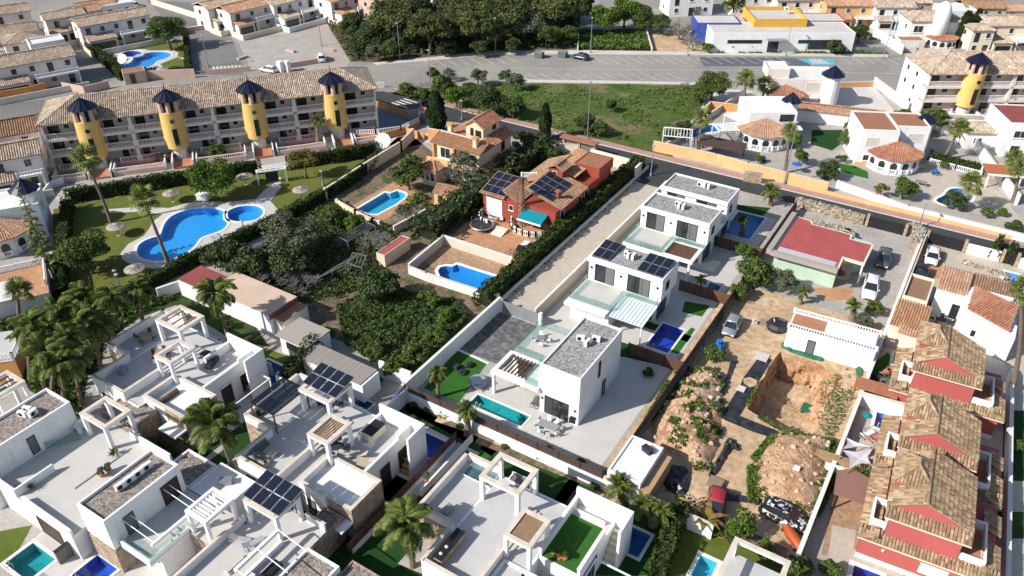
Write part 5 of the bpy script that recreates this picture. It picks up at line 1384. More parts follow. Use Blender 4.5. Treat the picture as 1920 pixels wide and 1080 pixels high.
def set_table(p, rz, lt, lc, n=4, z0=0.0, w=1.2, d=.8, mat='metal_grey', cm='plastic_white', round_=False, g='garden chairs', rad=.85, seat=None):
 table(p, rz, lt, w, d, mat=mat, z0=z0, round_=round_)
 A_ = [rz+2*math.pi*k/n+.4 for k in range(n)]; od = sorted(range(n), key=lambda k: proj(p[0]+math.cos(A_[k])*rad, p[1]+math.sin(A_[k])*rad, z0)[0]); nm = {2: ['left', 'right'], 3: ['leftmost', 'middle', 'rightmost'], 4: ['leftmost', 'second from left', 'third from left', 'rightmost'], 5: ['leftmost', 'second from left', 'middle', 'fourth from left', 'rightmost']}.get(n)
 for k in range(n):
  a = A_[k]; rx = rad if round_ else rad*(1+.25*abs(math.cos(a-rz)))
  chair((p[0]+math.cos(a)*rx, p[1]+math.sin(a)*rx), a+math.pi, (nm[od.index(k)]+' '+lc) if nm else lc, cm, z0, g, seat)
set_table((-35.5, 63.2), .1, 'small grey table on the glass-railed roof terrace', 'white chair round the grey table on the glass-railed terrace', 4, 3.2, 1.0, 1.0, round_=True, g='white chairs on the glass-railed terrace')
p = at(1028, 806); set_table((p.x, p.y), 0.05, 'long grey dining table near the brown front fence', 'white dining chair round the long table by the front fence', 8, 0, 2.2, 1.0, g='white dining chairs by the front fence', rad=1.0)
for i, (px_, py_) in enumerate(((1003, 757), (1012, 756))):
 p = at(px_, py_); lounger((p.x, p.y), R(100), 'grey sun lounger %s of the pair in front of the glass doors' % ('left', 'right')[i], 'fabric_grey')
p = at(969, 724); chair((p.x, p.y), R(-90), 'white chair alone under the slatted pergola', 'plastic_white'); p = at(980, 728); chair((p.x, p.y), R(-90), 'white chair beside the terrace wall under the pergola', 'plastic_white')
def hot_tub(px_, py_, label):
 p = at(px_, py_); t = thing('hot_tub', label, 'hot tub', p); MB().lathe(0, 0, [(.98, 0), (1.05, .1), (1.05, .55), (1.0, .66), (.82, .68), (.8, .5)], 28).build('tub', 'metal_grey', t, False)
 MB().lathe(0, 0, [(.86, .66), (.84, .72), (.05, .74)], 24).build('lid', 'alu', t)
 for k in range(16):
  a = k*.3927; MB().bar((math.cos(a)*1.06, math.sin(a)*1.06, .05), (math.cos(a)*1.06, math.sin(a)*1.06, .6), .05).build('rib', 'metal_grey', t)
hot_tub(897, 720, 'round grey inflatable hot tub beside the artificial lawn')
def grill(p, rz, label):
 t = thing('barbecue', label, 'barbecue', (p[0], p[1], 0), rz); MB().box(-.5, -.25, .1, .5, .25, .8).build('cabinet', 'grill_black', t)
 MB().box(-.35, -.28, .8, .35, .28, 1.1).build('lid', 'metal_dark', t); MB().box(-.85, -.22, .78, -.52, .22, .82).build('side_shelf', 'metal_grey', t)
 for x in (-.45, .45):
  MB().box(x-.03, -.2, 0, x+.03, -.14, .1).build('leg', 'grill_black', t)
p = at(1076, 793); grill((p.x, p.y), .1, 'black barbecue beside the corner of the white house')
def beanbag(px_, py_, label, mat='fabric_dark'):
 p = at(px_, py_); t = thing('garden_cushion', label, 'beanbag', p, random.random()*3); MB().lathe(0, 0, [(.45, 0), (.55, .18), (.42, .36), (.1, .45)], 14).build('cushion', mat, t, True); MB().box(-.45, -.1, .1, -.25, .35, .6).build('backrest', mat, t)
for i, (a, c, l) in enumerate(((857, 690, 'topmost dark beanbag on the artificial lawn'), (868, 700, 'dark beanbag in the middle of the artificial lawn'), (880, 686, 'dark beanbag nearest the hot tub'))): beanbag(a, c, l)
strip('path_edge', [(857, 655), (916, 682)], .35, 8, 'coping_white')
rng = random.Random(4)
m_ = MB()
for k in range(44):
 y = 70+k*1.0+rng.uniform(-.3, .3); x = -46.0+rng.uniform(0, .15)
 for j in range(2): m_.box(x+j*.18, y+j*.1, 0, x+j*.18+.22, y+j*.1+.24, .2)
stuff(m_.build('stones', 'rubble'))
# ================================================================== cream villa
b = Bld('villa', 'cream villa with orange tiled roofs and a gabled tower room', 'house', (-71.3, 102, 0), 0); X, Y = b.o.x, b.o.y; O = lambda *r_: loc(b, *r_)
b.blk(O(-76, 97.4, -66.9, 107), 0, 5.9, 'cream', None, 0)
for x0, x1 in ((-76, -66.9),):
 b.tiles([(x0-X-.5, 97.0-Y, 5.7), (x1-X+.5, 97.0-Y, 5.7), (x1-X+.5, 99.6-Y, 6.7), (x0-X-.5, 99.6-Y, 6.7)], 'rooftile_orange', .3, .45)
 b.tiles([(x1-X+.5, 97.0-Y, 5.7), (x1-X+.5, 107.4-Y, 5.7), (x1-X-1.2, 107.4-Y, 6.5), (x1-X-1.2, 99.6-Y, 6.5)], 'rooftile_red', .3, .45)
MB().box(-76-X, 99.7-Y, 5.9, -68.2-X, 107-Y, 6.0).build('roof_terrace_floor', 'terra_floor', b.t)
balustrade(b.t, (-75.9-X, 99.7-Y, 6.4), (-69-X, 99.7-Y, 6.4), .5, 'white_clean', .3, .12)
r_ = O(-72, 101.2, -68.6, 106); b.blk(r_, 6.0, 8.2, 'cream', None, 0)
b.hip(r_, 8.2, 1.3, 'rooftile_red', .4, gable='y'); 
MB().add([(r_[0], r_[1], 8.2), (r_[2], r_[1], 8.2), ((r_[0]+r_[2])/2, r_[1], 9.35), (r_[0], r_[1]+.2, 8.2), (r_[2], r_[1]+.2, 8.2), ((r_[0]+r_[2])/2, r_[1]+.2, 9.35)], [(0,1,2),(5,4,3),(0,2,5,3),(2,1,4,5)]).build('gable', 'cream', b.t)
b.win('s', r_[1], r_[0]+.9, r_[0]+1.5, 6.6, 7.9, 'dark'); b.win('s', r_[1], r_[0]+1.9, r_[0]+3.0, 6.5, 7.7, 'dark'); b.win('e', r_[2], r_[1]+2.8, r_[1]+3.8, 7, 7.8, 'dark')
b.win('s', 97.4-Y, -74.6-X, -72.6-X, 3.3, 5.2, 'white'); b.win('s', 97.4-Y, -70.3-X, -69.2-X, 3.9, 5.0, 'white'); b.win('s', 97.4-Y, -68.6-X, -67.4-X, 3.2, 5.3, 'white')
MB().box(-71.9-X, 96.9-Y, 3.1, -71.5-X, 97.3-Y, 5.6).build('column', 'orange', b.t); MB().box(-75.9-X, 96.9-Y, 3.1, -75.6-X, 97.3-Y, 5.6).build('column', 'orange', b.t)
MB().box(-76-X, 95.4-Y, 2.9, -67-X, 97.39-Y, 3.15).build('balcony', 'cream_pale', b.t); MB().box(-76-X, 95.4-Y, 3.15, -67-X, 95.6-Y, 3.9).build('balcony_parapet', 'orange_pale', b.t)
b.blk(O(-76, 93.2, -72.6, 96.2), 0, 2.9, 'cream_pale', None, 0); b.hip(O(-76, 93.2, -72.6, 96.2), 2.9, .9, 'rooftile_orange', .3)
for k in range(3): b.win('s', 93.2-Y, -75.7-X+k*1.0, -74.9-X+k*1.0, .9, 2.4, 'white')
b.win('e', -66.9-X, 104-Y, 105-Y, 3.6, 5.2, 'dark'); b.win('e', -66.9-X, 99-Y, 100-Y, .9, 2.2, 'dark'); b.win('e', -66.9-X, 104-Y, 106-Y, .2, 2.2, 'dark')
b.tiles([(-65.6-X, 97.4-Y, 2.7), (-65.6-X, 107-Y, 2.7), (-66.9-X, 107-Y, 3.2), (-66.9-X, 97.4-Y, 3.2)], 'rooftile_red')
for x, y in ((-68.2, 98.4), (-75, 101.0)):
 MB().box(x-.35-X, y-.35-Y, 6, x+.35-X, y+.35-Y, 7.6).build('chimney', 'cream', b.t); MB().box(x-.5-X, y-.5-Y, 7.6, x+.5-X, y+.5-Y, 7.85).build('chimney_cap', 'orange', b.t)
# ================================================================== red villa
b = Bld('villa', 'dark red villa with solar panels and a white curved balcony', 'house', (-52, 90, 0), 0); X, Y = b.o.x, b.o.y; O = lambda *r_: loc(b, *r_)
b.blk(O(-59.6, 84.5, -53.0, 91), 0, 4.6, 'brick_red', None, 0); b.blk(O(-53.0, 84.8, -47.2, 103), 0, 4.4, 'brick_red', None, 0); b.blk(O(-57, 91.003, -53.003, 101), 0, 4.4, 'brick_red', None, 0)
def slope(b, x0, x1, y0, y1, zw, ze, mat='rooftile_brown', **k):
 b.tiles([(x0-X, y0-Y, zw), (x1-X, y0-Y, ze), (x1-X, y1-Y, ze), (x0-X, y1-Y, zw)], mat, **k)
b.tiles([(-60-X, 84-Y, 4.7), (-55.6-X, 84-Y, 4.7), (-55.6-X, 89-Y, 6.1), (-60-X, 89-Y, 6.1)], 'rooftile_pink')
slope(b, -55.6, -53.0, 84, 89.5, 6.0, 4.6, 'rooftile_brown')
slope(b, -53.2, -46.9, 86, 94.5, 6.4, 4.4, 'rooftile_brown'); slope(b, -57, -53.2, 89.5, 100, 4.5, 6.4, 'rooftile_brown'); slope(b, -53.2, -49.2, 94.5, 103, 6.4, 5.6, 'rooftile_orange')
b.blk(O(-53.2, 93.2, -50.8, 95.6), 4.5, 7.0, 'brick_red', None, 0); b.hip(O(-53.2, 93.2, -50.8, 95.6), 7.0, .8, 'rooftile_brown', .3, gable='y')
b.blk(O(-51.4, 98, -46.9, 103), 4.4, 6.2, 'brick_red', 'brown_flat', .1, .2)
b.win('s', 93.2-Y, -52.6-X, -51.7-X, 5.9, 6.6, 'white'); 
for y in (86.2, 91.6, 93.8): b.win('e', -47.2-X, y-Y, y+1.2-Y, 1.6, 3.8, 'white')
b.win('s', 84.5-Y, -59-X, -56.2-X, .6, 3.9, 'garage'); b.win('s', 84.8-Y, -51.5-X, -48.2-X, .7, 3, 'dark', 'patio_door'); b.win('s', 84.5-Y, -55-X, -54.2-X, 2.6, 3.6, 'white')
b.solar(-59.8-X, 84.3-Y, 4.95, 3, 3, 1.35, 1.6, 16.0)
base = Matrix.Translation((-52.9-X, 86.3-Y, 6.55)) @ Matrix.Rotation(R(17.6), 4, 'Y')
for i in range(3):
 for j in range(4):
  f, g = Bld._sp[(1.35, 1.6)]; o = link('solar_panel', f, b.t); o.matrix_local = base @ Matrix.Translation((.1+i*1.4, j*1.64, 0)); link('solar_cells', g, o)
MB().box(-49.0-X, 87.9-Y, 4.9, -48.5-X, 88.4-Y, 6.2).build('chimney', 'brick_red', b.t); MB().box(-49.1-X, 87.8-Y, 6.2, -48.4-X, 88.5-Y, 6.4).build('chimney_cap', 'brown_flat', b.t)
for y in (89, 96.5): MB().box(-56.8-X, y-Y, 4.8, -54.6-X, y+1.6-Y, 5.4).build('skylight', 'pane', b.t) if y < 90 else None
balustrade(b.t, (-57-X, 91.5-Y, 4.9), (-55-X, 92.6-Y, 5.0), .8)
MB().add([(-52.4-X, 84.7-Y, 3.6), (-48.4-X, 84.7-Y, 3.6), (-48.4-X, 82.6-Y, 2.9), (-52.4-X, 82.6-Y, 2.9), (-52.4-X, 84.7-Y, 3.65), (-48.4-X, 84.7-Y, 3.65), (-48.4-X, 82.6-Y, 2.95), (-52.4-X, 82.6-Y, 2.95)], [(0,1,2,3),(7,6,5,4),(0,4,5,1),(1,5,6,2),(2,6,7,3),(3,7,4,0)]).build('awning', 'teal_cloth', b.t)
MB().box(-52.4-X, 82.5-Y, 2.6, -48.4-X, 82.59-Y, 2.9).build('awning_valance', 'white_clean', b.t)
arc = [(-51.0+3.5*math.cos(R(a)), 84.8+3.0*math.sin(R(a))) for a in range(185, 355, 17)]
MB().prism([(x-X, y-Y) for x, y in arc+[(-47.3, 84.75), (-54.6, 84.75)]], 0, .55).build('terrace', 'terra_deck', b.t)
for p_, q_ in zip(arc, arc[1:]): balustrade(b.t, (p_[0]-X, p_[1]-Y, .55), (q_[0]-X, q_[1]-Y, .55), .95, step=.3)
arc2 = [(-57.6+2.2*math.cos(R(a)), 84.4+2.6*math.sin(R(a))) for a in range(180, 300, 20)]
for p_, q_ in zip(arc2, arc2[1:]): balustrade(b.t, (p_[0]-X, p_[1]-Y, .4), (q_[0]-X, q_[1]-Y, .4), .95, step=.3)
for k in range(5): MB().box(-55.6-X+k*.0, 80.2-Y+k*.4, 0, -53.7-X, 80.6-Y+k*.4, .12*(k+1)).build('step', 'cream_pale', b.t)
b.t.location.x -= 1.3; b.t.location.y += 5; b.t.scale.z = .88
t = thing('lattice_mast', 'brown timber lattice mast in front of the red villa', 'mast', (-54.0, 89.2, .0)); m_ = MB()
for sx in (-1, 1):
 for sy in (-1, 1): m_.bar((sx*.55, sy*.45, 0), (sx*.22, sy*.2, 7.6), .1)
m_.build('mast_leg', 'wood', t); m_ = MB()
for k in range(9):
 z = .8+k*.75; f = 1-z/7.6*.6
 for s_ in (-1, 1):
  m_.bar((-.55*f, s_*.45*f, z), (.55*f, s_*.45*f, z+.7), .06); m_.bar((.55*f, s_*.45*f, z), (-.55*f, s_*.45*f, z+.7), .06); m_.bar((-.55*f, s_*.45*f, z), (.55*f, s_*.45*f, z), .07)
m_.build('brace', 'wood_light', t); MB().box(-.35, -.3, 7.6, .35, .3, 8.3).build('head', 'wood', t)
p = at(904, 428); t = thing('trampoline', 'round black trampoline on the terracotta yard of the red villa', 'trampoline', p)
MB().lathe(0, 0, [(1.6, .62), (1.6, .65)], 28).build('mat', 'fabric_dark', t); MB().tube([(1.72*math.cos(k*.2244), 1.72*math.sin(k*.2244), .66) for k in range(29)], .12, 5, False).build('pad', 'metal_grey', t)
for k in range(6):
 a = k*1.047; MB().tube([(math.cos(a)*1.85, math.sin(a)*1.85, 0), (math.cos(a)*1.85, math.sin(a)*1.85, .62), (math.cos(a)*1.85, math.sin(a)*1.85, 1.5)], .035, 5).build('leg', 'metal_grey', t)
p = at(927, 417); set_table((p.x, p.y), .3, 'low table behind the trampoline', 'white chair by the low table behind the trampoline', 3, 0, .9, .6, g='white chairs behind the trampoline')
wall([(768, 512), (832, 458), (972, 504)], 'white wall round the deep blue pool below the red villa', 1.5, .2, 'pale_wall', 'coping_white', world=False)
wall([(768, 514), (800, 527), (920, 566), (936, 566)], 'white wall on the near side of the deep blue pool', 1.3, .2, 'white_old', 'coping', world=False)
wall([(972, 504), (1003, 477), (1012, 478)], 'grey wall of the cluttered bike yard', 1.6, .25, 'concrete_pale' if 'concrete_pale' in MATS else 'white', None)
rng = random.Random(3)
for i, (px_, py_, c, l) in enumerate(((993, 468, 'green_tarp', 'green plastic toy box in the cluttered bike yard'), (985, 462, 'plastic_white', 'white table top in the cluttered bike yard'), (1005, 464, 'teal_cloth', 'round teal paddling tub in the bike yard'), (975, 470, 'metal_dark', 'dark covered bicycle pile in the bike yard'), (1012, 455, 'bin_green', 'green garden cart in the bike yard'))):
 p = at(px_, py_); t = thing('yard_item', l, ('toy box', 'table', 'tub', 'bicycles', 'cart')[i], p, rng.random()*3)
 if i in (2,): MB().lathe(0, 0, [(.5, 0), (.7, .35), (.62, .38), (.5, .1)], 16).build('tub', c, t)
 else: MB().box(-.6, -.4, .0, .6, .4, .5).build('base', c, t); MB().box(-.65, -.45, .5, .65, .45, .58).build('lid', c, t)
def bicycle(p, rz, label):
 t = thing('bicycle', label, 'bicycle', (p[0], p[1], 0), rz)
 for x in (-.5, .5):
  m_ = MB(); m_.tube([(x+.32*math.cos(a), 0, .33+.32*math.sin(a)) for a in [i*math.pi/7 for i in range(15)]], .025, 4, False); m_.build('wheel', 'tyre', t)
 m_ = MB()
 for a, c in (((-.5, .33), (-.15, .8)), ((-.15, .8), (.4, .8)), ((.5, .33), (.38, .95)), ((-.1, .35), (.4, .8)), ((-.1, .35), (-.2, .85)), ((-.5, .33), (-.1, .35))): m_.bar((a[0], 0, a[1]), (c[0], 0, c[1]), .035)
 m_.build('frame', 'chrome', t); MB().box(-.3, -.07, .86, -.08, .07, .92).build('saddle', 'fabric_dark', t); MB().bar((.38, -.25, .98), (.38, .25, .98), .03).build('handlebar', 'metal_dark', t)
for i, (a, c, l) in enumerate(((960, 478, 'bicycle nearest the grey wall in the bike yard'), (968, 482, 'bicycle leaning among the others in the bike yard'), (978, 484, 'bicycle by the plants in the bike yard'), (990, 420, 'bicycle parked on the curved red villa terrace'))): p = at(a, c); bicycle((p.x, p.y), i*.8+.4, l)
wall([(1045, 288), (1100, 291)], 'cream wall with the red villa street gate', 1.9, .25, 'cream_pale', 'coping', piers=4)
wall([(1108, 300), (1200, 325), (1190, 335)], 'long cream wall behind the red villa yard', 2.0, .25, 'cream_pale', 'coping_white')
t = wall([(1060, 283), (1108, 297)], 'gateway with tiled canopy at the red villa street entrance', .3, .3, 'cream_pale', None, cat='gateway', name='gateway')
b2 = Bld('gate_canopy', 'brown tiled canopy on stone posts by the street behind the red villa', 'gateway', (1085, 290), 0)
for x in (-3, 0, 3): MB().box(x-.25, -.25, 0, x+.25, .25, 2.7).build('post', 'cladding', b2.t)
b2.slab((-3.5, -.8, 3.5, .8), 2.7, 2.95, 'brown_flat', 'canopy'); b2.win('s', 0, -2.7, -.3, .2, 2.2, 'panel', 'gate'); b2.win('s', 0, .3, 2.7, .2, 2.2, 'panel', 'gate')
wall([(612, 375), (680, 330), (752, 285), (775, 262)], 'beige wall along the top of the villa pool garden', 2.0, .25, 'pale_wall', 'coping', piers=6)
wall([(633, 388), (668, 408), (700, 424), (712, 428)], 'beige wall at the foot of the long blue villa pool', 1.2, .25, 'cream', 'coping', piers=5)
wall([(740, 438), (818, 396)], 'beige wall below the vegetable garden', 1.3, .25, 'pale_wall', 'coping')
b = Bld('garden_shed', 'small brick shed with a tiled roof in the villa garden', 'shed', (843, 378), 8); b.blk((-1.9, -1.5, 1.9, 1.5), 0, 2.0, 'orange_pale', None, 0); b.hip((-1.9, -1.5, 1.9, 1.5), 2.0, .7, 'rooftile_pink', .2, gable='x'); b.win('s', -1.5, -1.2, -.4, .6, 1.6, 'dark')
b = Bld('outbuilding', 'long low shed with a flat maroon roof beside the hedge', 'shed', (738, 470), 0); r_ = b.quad([(705, 475), (722, 478), (768, 446), (752, 440)], 1.9); b.blk(r_, 0, 1.9, 'cream', 'red_roof_paint', .08, .1)
def cage(corners, label, h=2.2, name='plant_frame'):
 P = [at(*c) for c in corners]; o = P[0]; t = thing(name, label, 'garden frame', o); m_ = MB(); n = len(P)
 for i in range(n):
  a, c = P[i]-o, P[(i+1) % n]-o; m_.bar((a.x, a.y, 0), (a.x, a.y, h), .07); m_.bar((a.x, a.y, h), (c.x, c.y, h), .07)
 m_.build('frame', 'metal_grey', t)
 m_ = MB()
 for k in range(1, 4):
  a = (P[0]-o).lerp(P[1]-o, k/4); c = (P[3]-o).lerp(P[2]-o, k/4); m_.bar((a.x, a.y, h), (c.x, c.y, h), .05)
 m_.build('rafter', 'metal_grey', t)
cage([(640, 470), (655, 478), (706, 448), (690, 440)], 'bare metal frame of a plant tunnel in the dark garden')
cage([(738, 420), (755, 426), (780, 412), (763, 404)], 'bare metal frame beside the villa pool', 1.9)
cage([(595, 548), (650, 520), (672, 500), (625, 528)], 'long rusty trellis frame by the brown beds', 2.0)
cage([(655, 515), (680, 523), (688, 500), (664, 494)], 'wire cage of a small aviary at the garden edge', 1.8)
# ================================================================== long apartment block with yellow towers
def apartment(org, ang, xs, length, label, eave=8.8, side_l=6.8, depth=11, tile='rooftile_pale', roof_l=True):
 b = Bld('apartment_building', label, 'apartment building', org, ang); f = 3.0; y0, yb = 1.9, depth
 b.blk((0, y0, length, yb), 0, eave-.15, 'pink_white', None, 0)
 for k in range(3):
  z = .55+k*2.75; MB().box(0, 0, z-.45 if k else 0, length, y0-.003, z).build('balcony_slab', 'pink_white' if k else 'salmon', b.t)
  edges = [0]+xs+[length]
  for i, (a, c) in enumerate(zip(edges, edges[1:])):
   a2 = a+(1.9 if i else .3); c2 = c-(1.9 if i < len(edges)-2 else .3); mid = (a2+c2)/2
   if k == 0: 
    if i and i < len(edges)-2: spans = [(a2+1.6, mid-.3), (mid+.3, c2-1.4)]
    else: spans = [(a2+.5, c2-.5)]
   else: spans = [(a2, mid-.3), (mid+.3, c2)] if c2-a2 > 7 else [(a2, c2)]
   for p, q in spans: balustrade(b.t, (p, .15, z), (q, .15, z), .95, 'pink_white', .34, .16)
   for p, q in spans:
    m = (p+q)/2; b.win('s', y0, p+.3, p+.3+(q-p)*.36, z+.05, z+2.05, 'dark', 'balcony_door'); b.win('s', y0, m+(q-p)*.08, m+(q-p)*.26, z+.9, z+1.9, 'white')
 edges = [0]+xs+[length]
 for i, (a, c) in enumerate(zip(edges, edges[1:])):
  a2 = a+(1.9 if i else .3); c2 = c-(1.9 if i < len(edges)-2 else .3)
  if c2-a2 > 7: MB().box((a2+c2)/2-.28, 0, .55, (a2+c2)/2+.28, y0-.004, eave-.2).build('pier', 'pink_white', b.t)
 for x in (0, length-.3): MB().box(x, .003, .55, x+.3, y0-.004, eave-.2).build('pier', 'pink_white', b.t)
 MB().box(-.1, -.1, eave-.35, length+.1, y0-.003, eave-.153).build('soffit', 'pink_white', b.t)
 b.hip((0, 0, length, yb), eave-.1, 2.5, tile, .45, .32, .5)
 for x in xs:
  MB().lathe(x, .5, [(1.25, 0), (1.25, 2.3)], 14).build('tower_base', 'cladding_pale', b.t)
  m_ = MB().lathe(x, .5, [(1.95, 2.3), (1.95, 8.4)], 26); m_.build('tower', 'yellow', b.t, False)
  MB().lathe(x, .5, [(1.15, 8.4), (1.15, 10.9)], 18).build('belvedere_core', 'metal_dark', b.t)
  for k in range(7):
   a = k*2*math.pi/7+.2; MB().lathe(x+1.52*math.cos(a), .5+1.52*math.sin(a), [(.40, 8.4), (.34, 10.85)], 8).build('column', 'salmon', b.t)
  MB().lathe(x, .5, [(1.95, 8.403), (1.95, 8.75)], 24).build('belvedere_ring', 'yellow', b.t)
  m_ = MB(); n = 12
  for k in range(n):
   a0, a1 = 2*math.pi*k/n, 2*math.pi*(k+1)/n
   m_.add([(x+2.35*math.cos(a0), .5+2.35*math.sin(a0), 10.8), (x+2.35*math.cos(a1), .5+2.35*math.sin(a1), 10.8), (x, .5, 12.4)], [(0, 1, 2)])
  m_.add([(x+2.35*math.cos(2*math.pi*k/n), .5+2.35*math.sin(2*math.pi*k/n), 10.78) for k in range(n)], [tuple(range(n))]); cone = m_.build('cone_roof', 'navy_tile', b.t)
  m_ = MB()
  for k in range(0, n):
   a0 = 2*math.pi*k/n; m_.bar((x+2.35*math.cos(a0), .5+2.35*math.sin(a0), 10.84), (x, .5, 12.44), .09)
  m_.build('cone_rib', 'salmon' if False else 'navy_tile', cone); MB().tube([(x, .5, 12.3), (x, .5, 13.5)], .05, 5).build('finial', 'metal_dark', cone)
  a = -math.pi/2+.05
  for nm, z0, z1, hw in (('slit_window', 3.0, 6.0, .42),):
   MB().bar((x+.15, .5-1.9, z0), (x+.15, .5-1.9, z1), .8, .22, up=(0, 1, 0)).build(nm, 'pane', b.t)
  q = [(x+.1+.36*math.cos(t_), .5-2.0, 7.35+.36*math.sin(t_)) for t_ in [i*math.pi/8 for i in range(16)]]; MB().add(q+[(v[0], v[1]+.15, v[2]) for v in q], [tuple(range(16))]+[(i, (i+1) % 16, 16+(i+1) % 16, 16+i) for i in range(16)]).build('round_window', 'pane', b.t)
  MB().box(x-1.1, -4.4, 0, x+1.9, -1.0, .35).build('entrance_ramp', 'terra_floor', b.t)
  for s_ in (-1.35, 2.0): MB().box(x+s_, -4.4, 0, x+s_+.22, -.2, 1.35).build('stair_wall', 'white', b.t)
 return b
u50 = lambda x, y, a=50: (x*math.cos(R(a))-y*math.sin(R(a)), x*math.sin(R(a))+y*math.cos(R(a)))
APT = apartment((*u50(-35.1, 140.2), 0), 50, [6.9, 20, 33.4, 47.4], 54.9, 'long pink-white apartment block with four yellow towers and navy cone roofs')
for k, (a, c) in enumerate(((.3, 5.0), (9.5, 17.5), (22.7, 30.8), (36.2, 44.6), (50.0, 54.5))):
 P = [u50(-35.1+a, 136.2), u50(-35.1+c, 136.2)]
 t = thing('garden_wall', ['low garden wall left of the first yellow tower', 'garden wall with bougainvillea between the first two yellow towers', 'garden wall between the second and third yellow towers', 'garden wall with palm between the third and fourth yellow towers', 'terrace wall right of the fourth yellow tower'][k], 'wall', (*P[0], 0), R(50))
 L_ = c-a; MB().box(0, -.12, 0, L_, .12, .75).build('wall_face', 'salmon', t); balustrade(t, (0, 0, .75), (L_, 0, .75), .7, 'white', .34, .14)
 MB().box(0, .12, 0, L_, 3.9, .06).build('garden_floor', 'tile_red' if k != 1 else 'terra_deck', t)
 for x in (0, L_): MB().box(x-.1, .12, 0, x+.1, 3.7, 1.2).build('side_wall', 'white', t)
wall([(764, 262), (830, 262)], 'x', .1, .1) if False else None
P_ = [at(*q) for q in zz(480, 0, 4, [(760,1040),(900,1035),(1090,1010),(1230,940),(1240,880)])]
t = thing('terrace_wall', 'curving orange wall with white balustrade round the blue-grey patio', 'wall', P_[0]); m_ = MB()
for a, c in zip(P_, P_[1:]):
 a, c = a-P_[0], c-P_[0]; m_.bar((a.x, a.y, .45), (c.x, c.y, .45), .25, .9); balustrade(t, (a.x, a.y, .9), (c.x, c.y, .9), .8, 'white', .32, .14)
m_.build('wall_face', 'orange', t)
wall(zz(480, 0, 4, [(840,790),(870,795),(1000,830),(1135,880)]), 'orange wall between the patio and the dark street bend', 1.3, .25, 'orange', None)
slat_fence(zz(480, 0, 4, [(845,745),(1130,860)]), 'dark railing along the street bend', 1.0, 0.0, n=2, mat='metal_dark')
b = Bld('utility_hut', 'dark blue-grey hut at the corner of the patio', 'hut', (778, 222), 50); b.blk((-1.5, -1.5, 1.5, 1.5), 0, 2.4, 'metal_grey', 'metal_dark', .1, .15)
b = Bld('gate_house', 'small salmon gatehouse by the tall cypress', 'gatehouse', (796, 228), 30); b.blk((-1, -1, 1, 1), 0, 2.5, 'salmon', 'terra_floor', .1, .12); b.win('s', -1, -.5, .5, .1, 2.0, 'panel', 'door')
wall(zz(480, 0, 4, [(830,665),(960,655)]), 'white railing wall beside the parking road', 1.1, .2, 'white', None)
wall([(805, 262), (838, 268)], 'orange wall beside the cream villa drive', 2.2, .3, 'orange', 'coping'); wall([(795, 263), (760, 250), (716, 262)], 'orange wall at the end of the lane', 1.3, .25, 'orange', None)
p = at(716, 283); b = Bld('utility_box', 'white concrete box under the large satellite dish', 'plinth', (720, 285), 50); b.blk((-1.3, -.9, 1.3, .9), 0, 1.0, 'white_old', 'white_old', 0)
dish((b.o.x, b.o.y), 'large white satellite dish on the concrete box beside the lane', 1.45, R(-70), .95, .5)
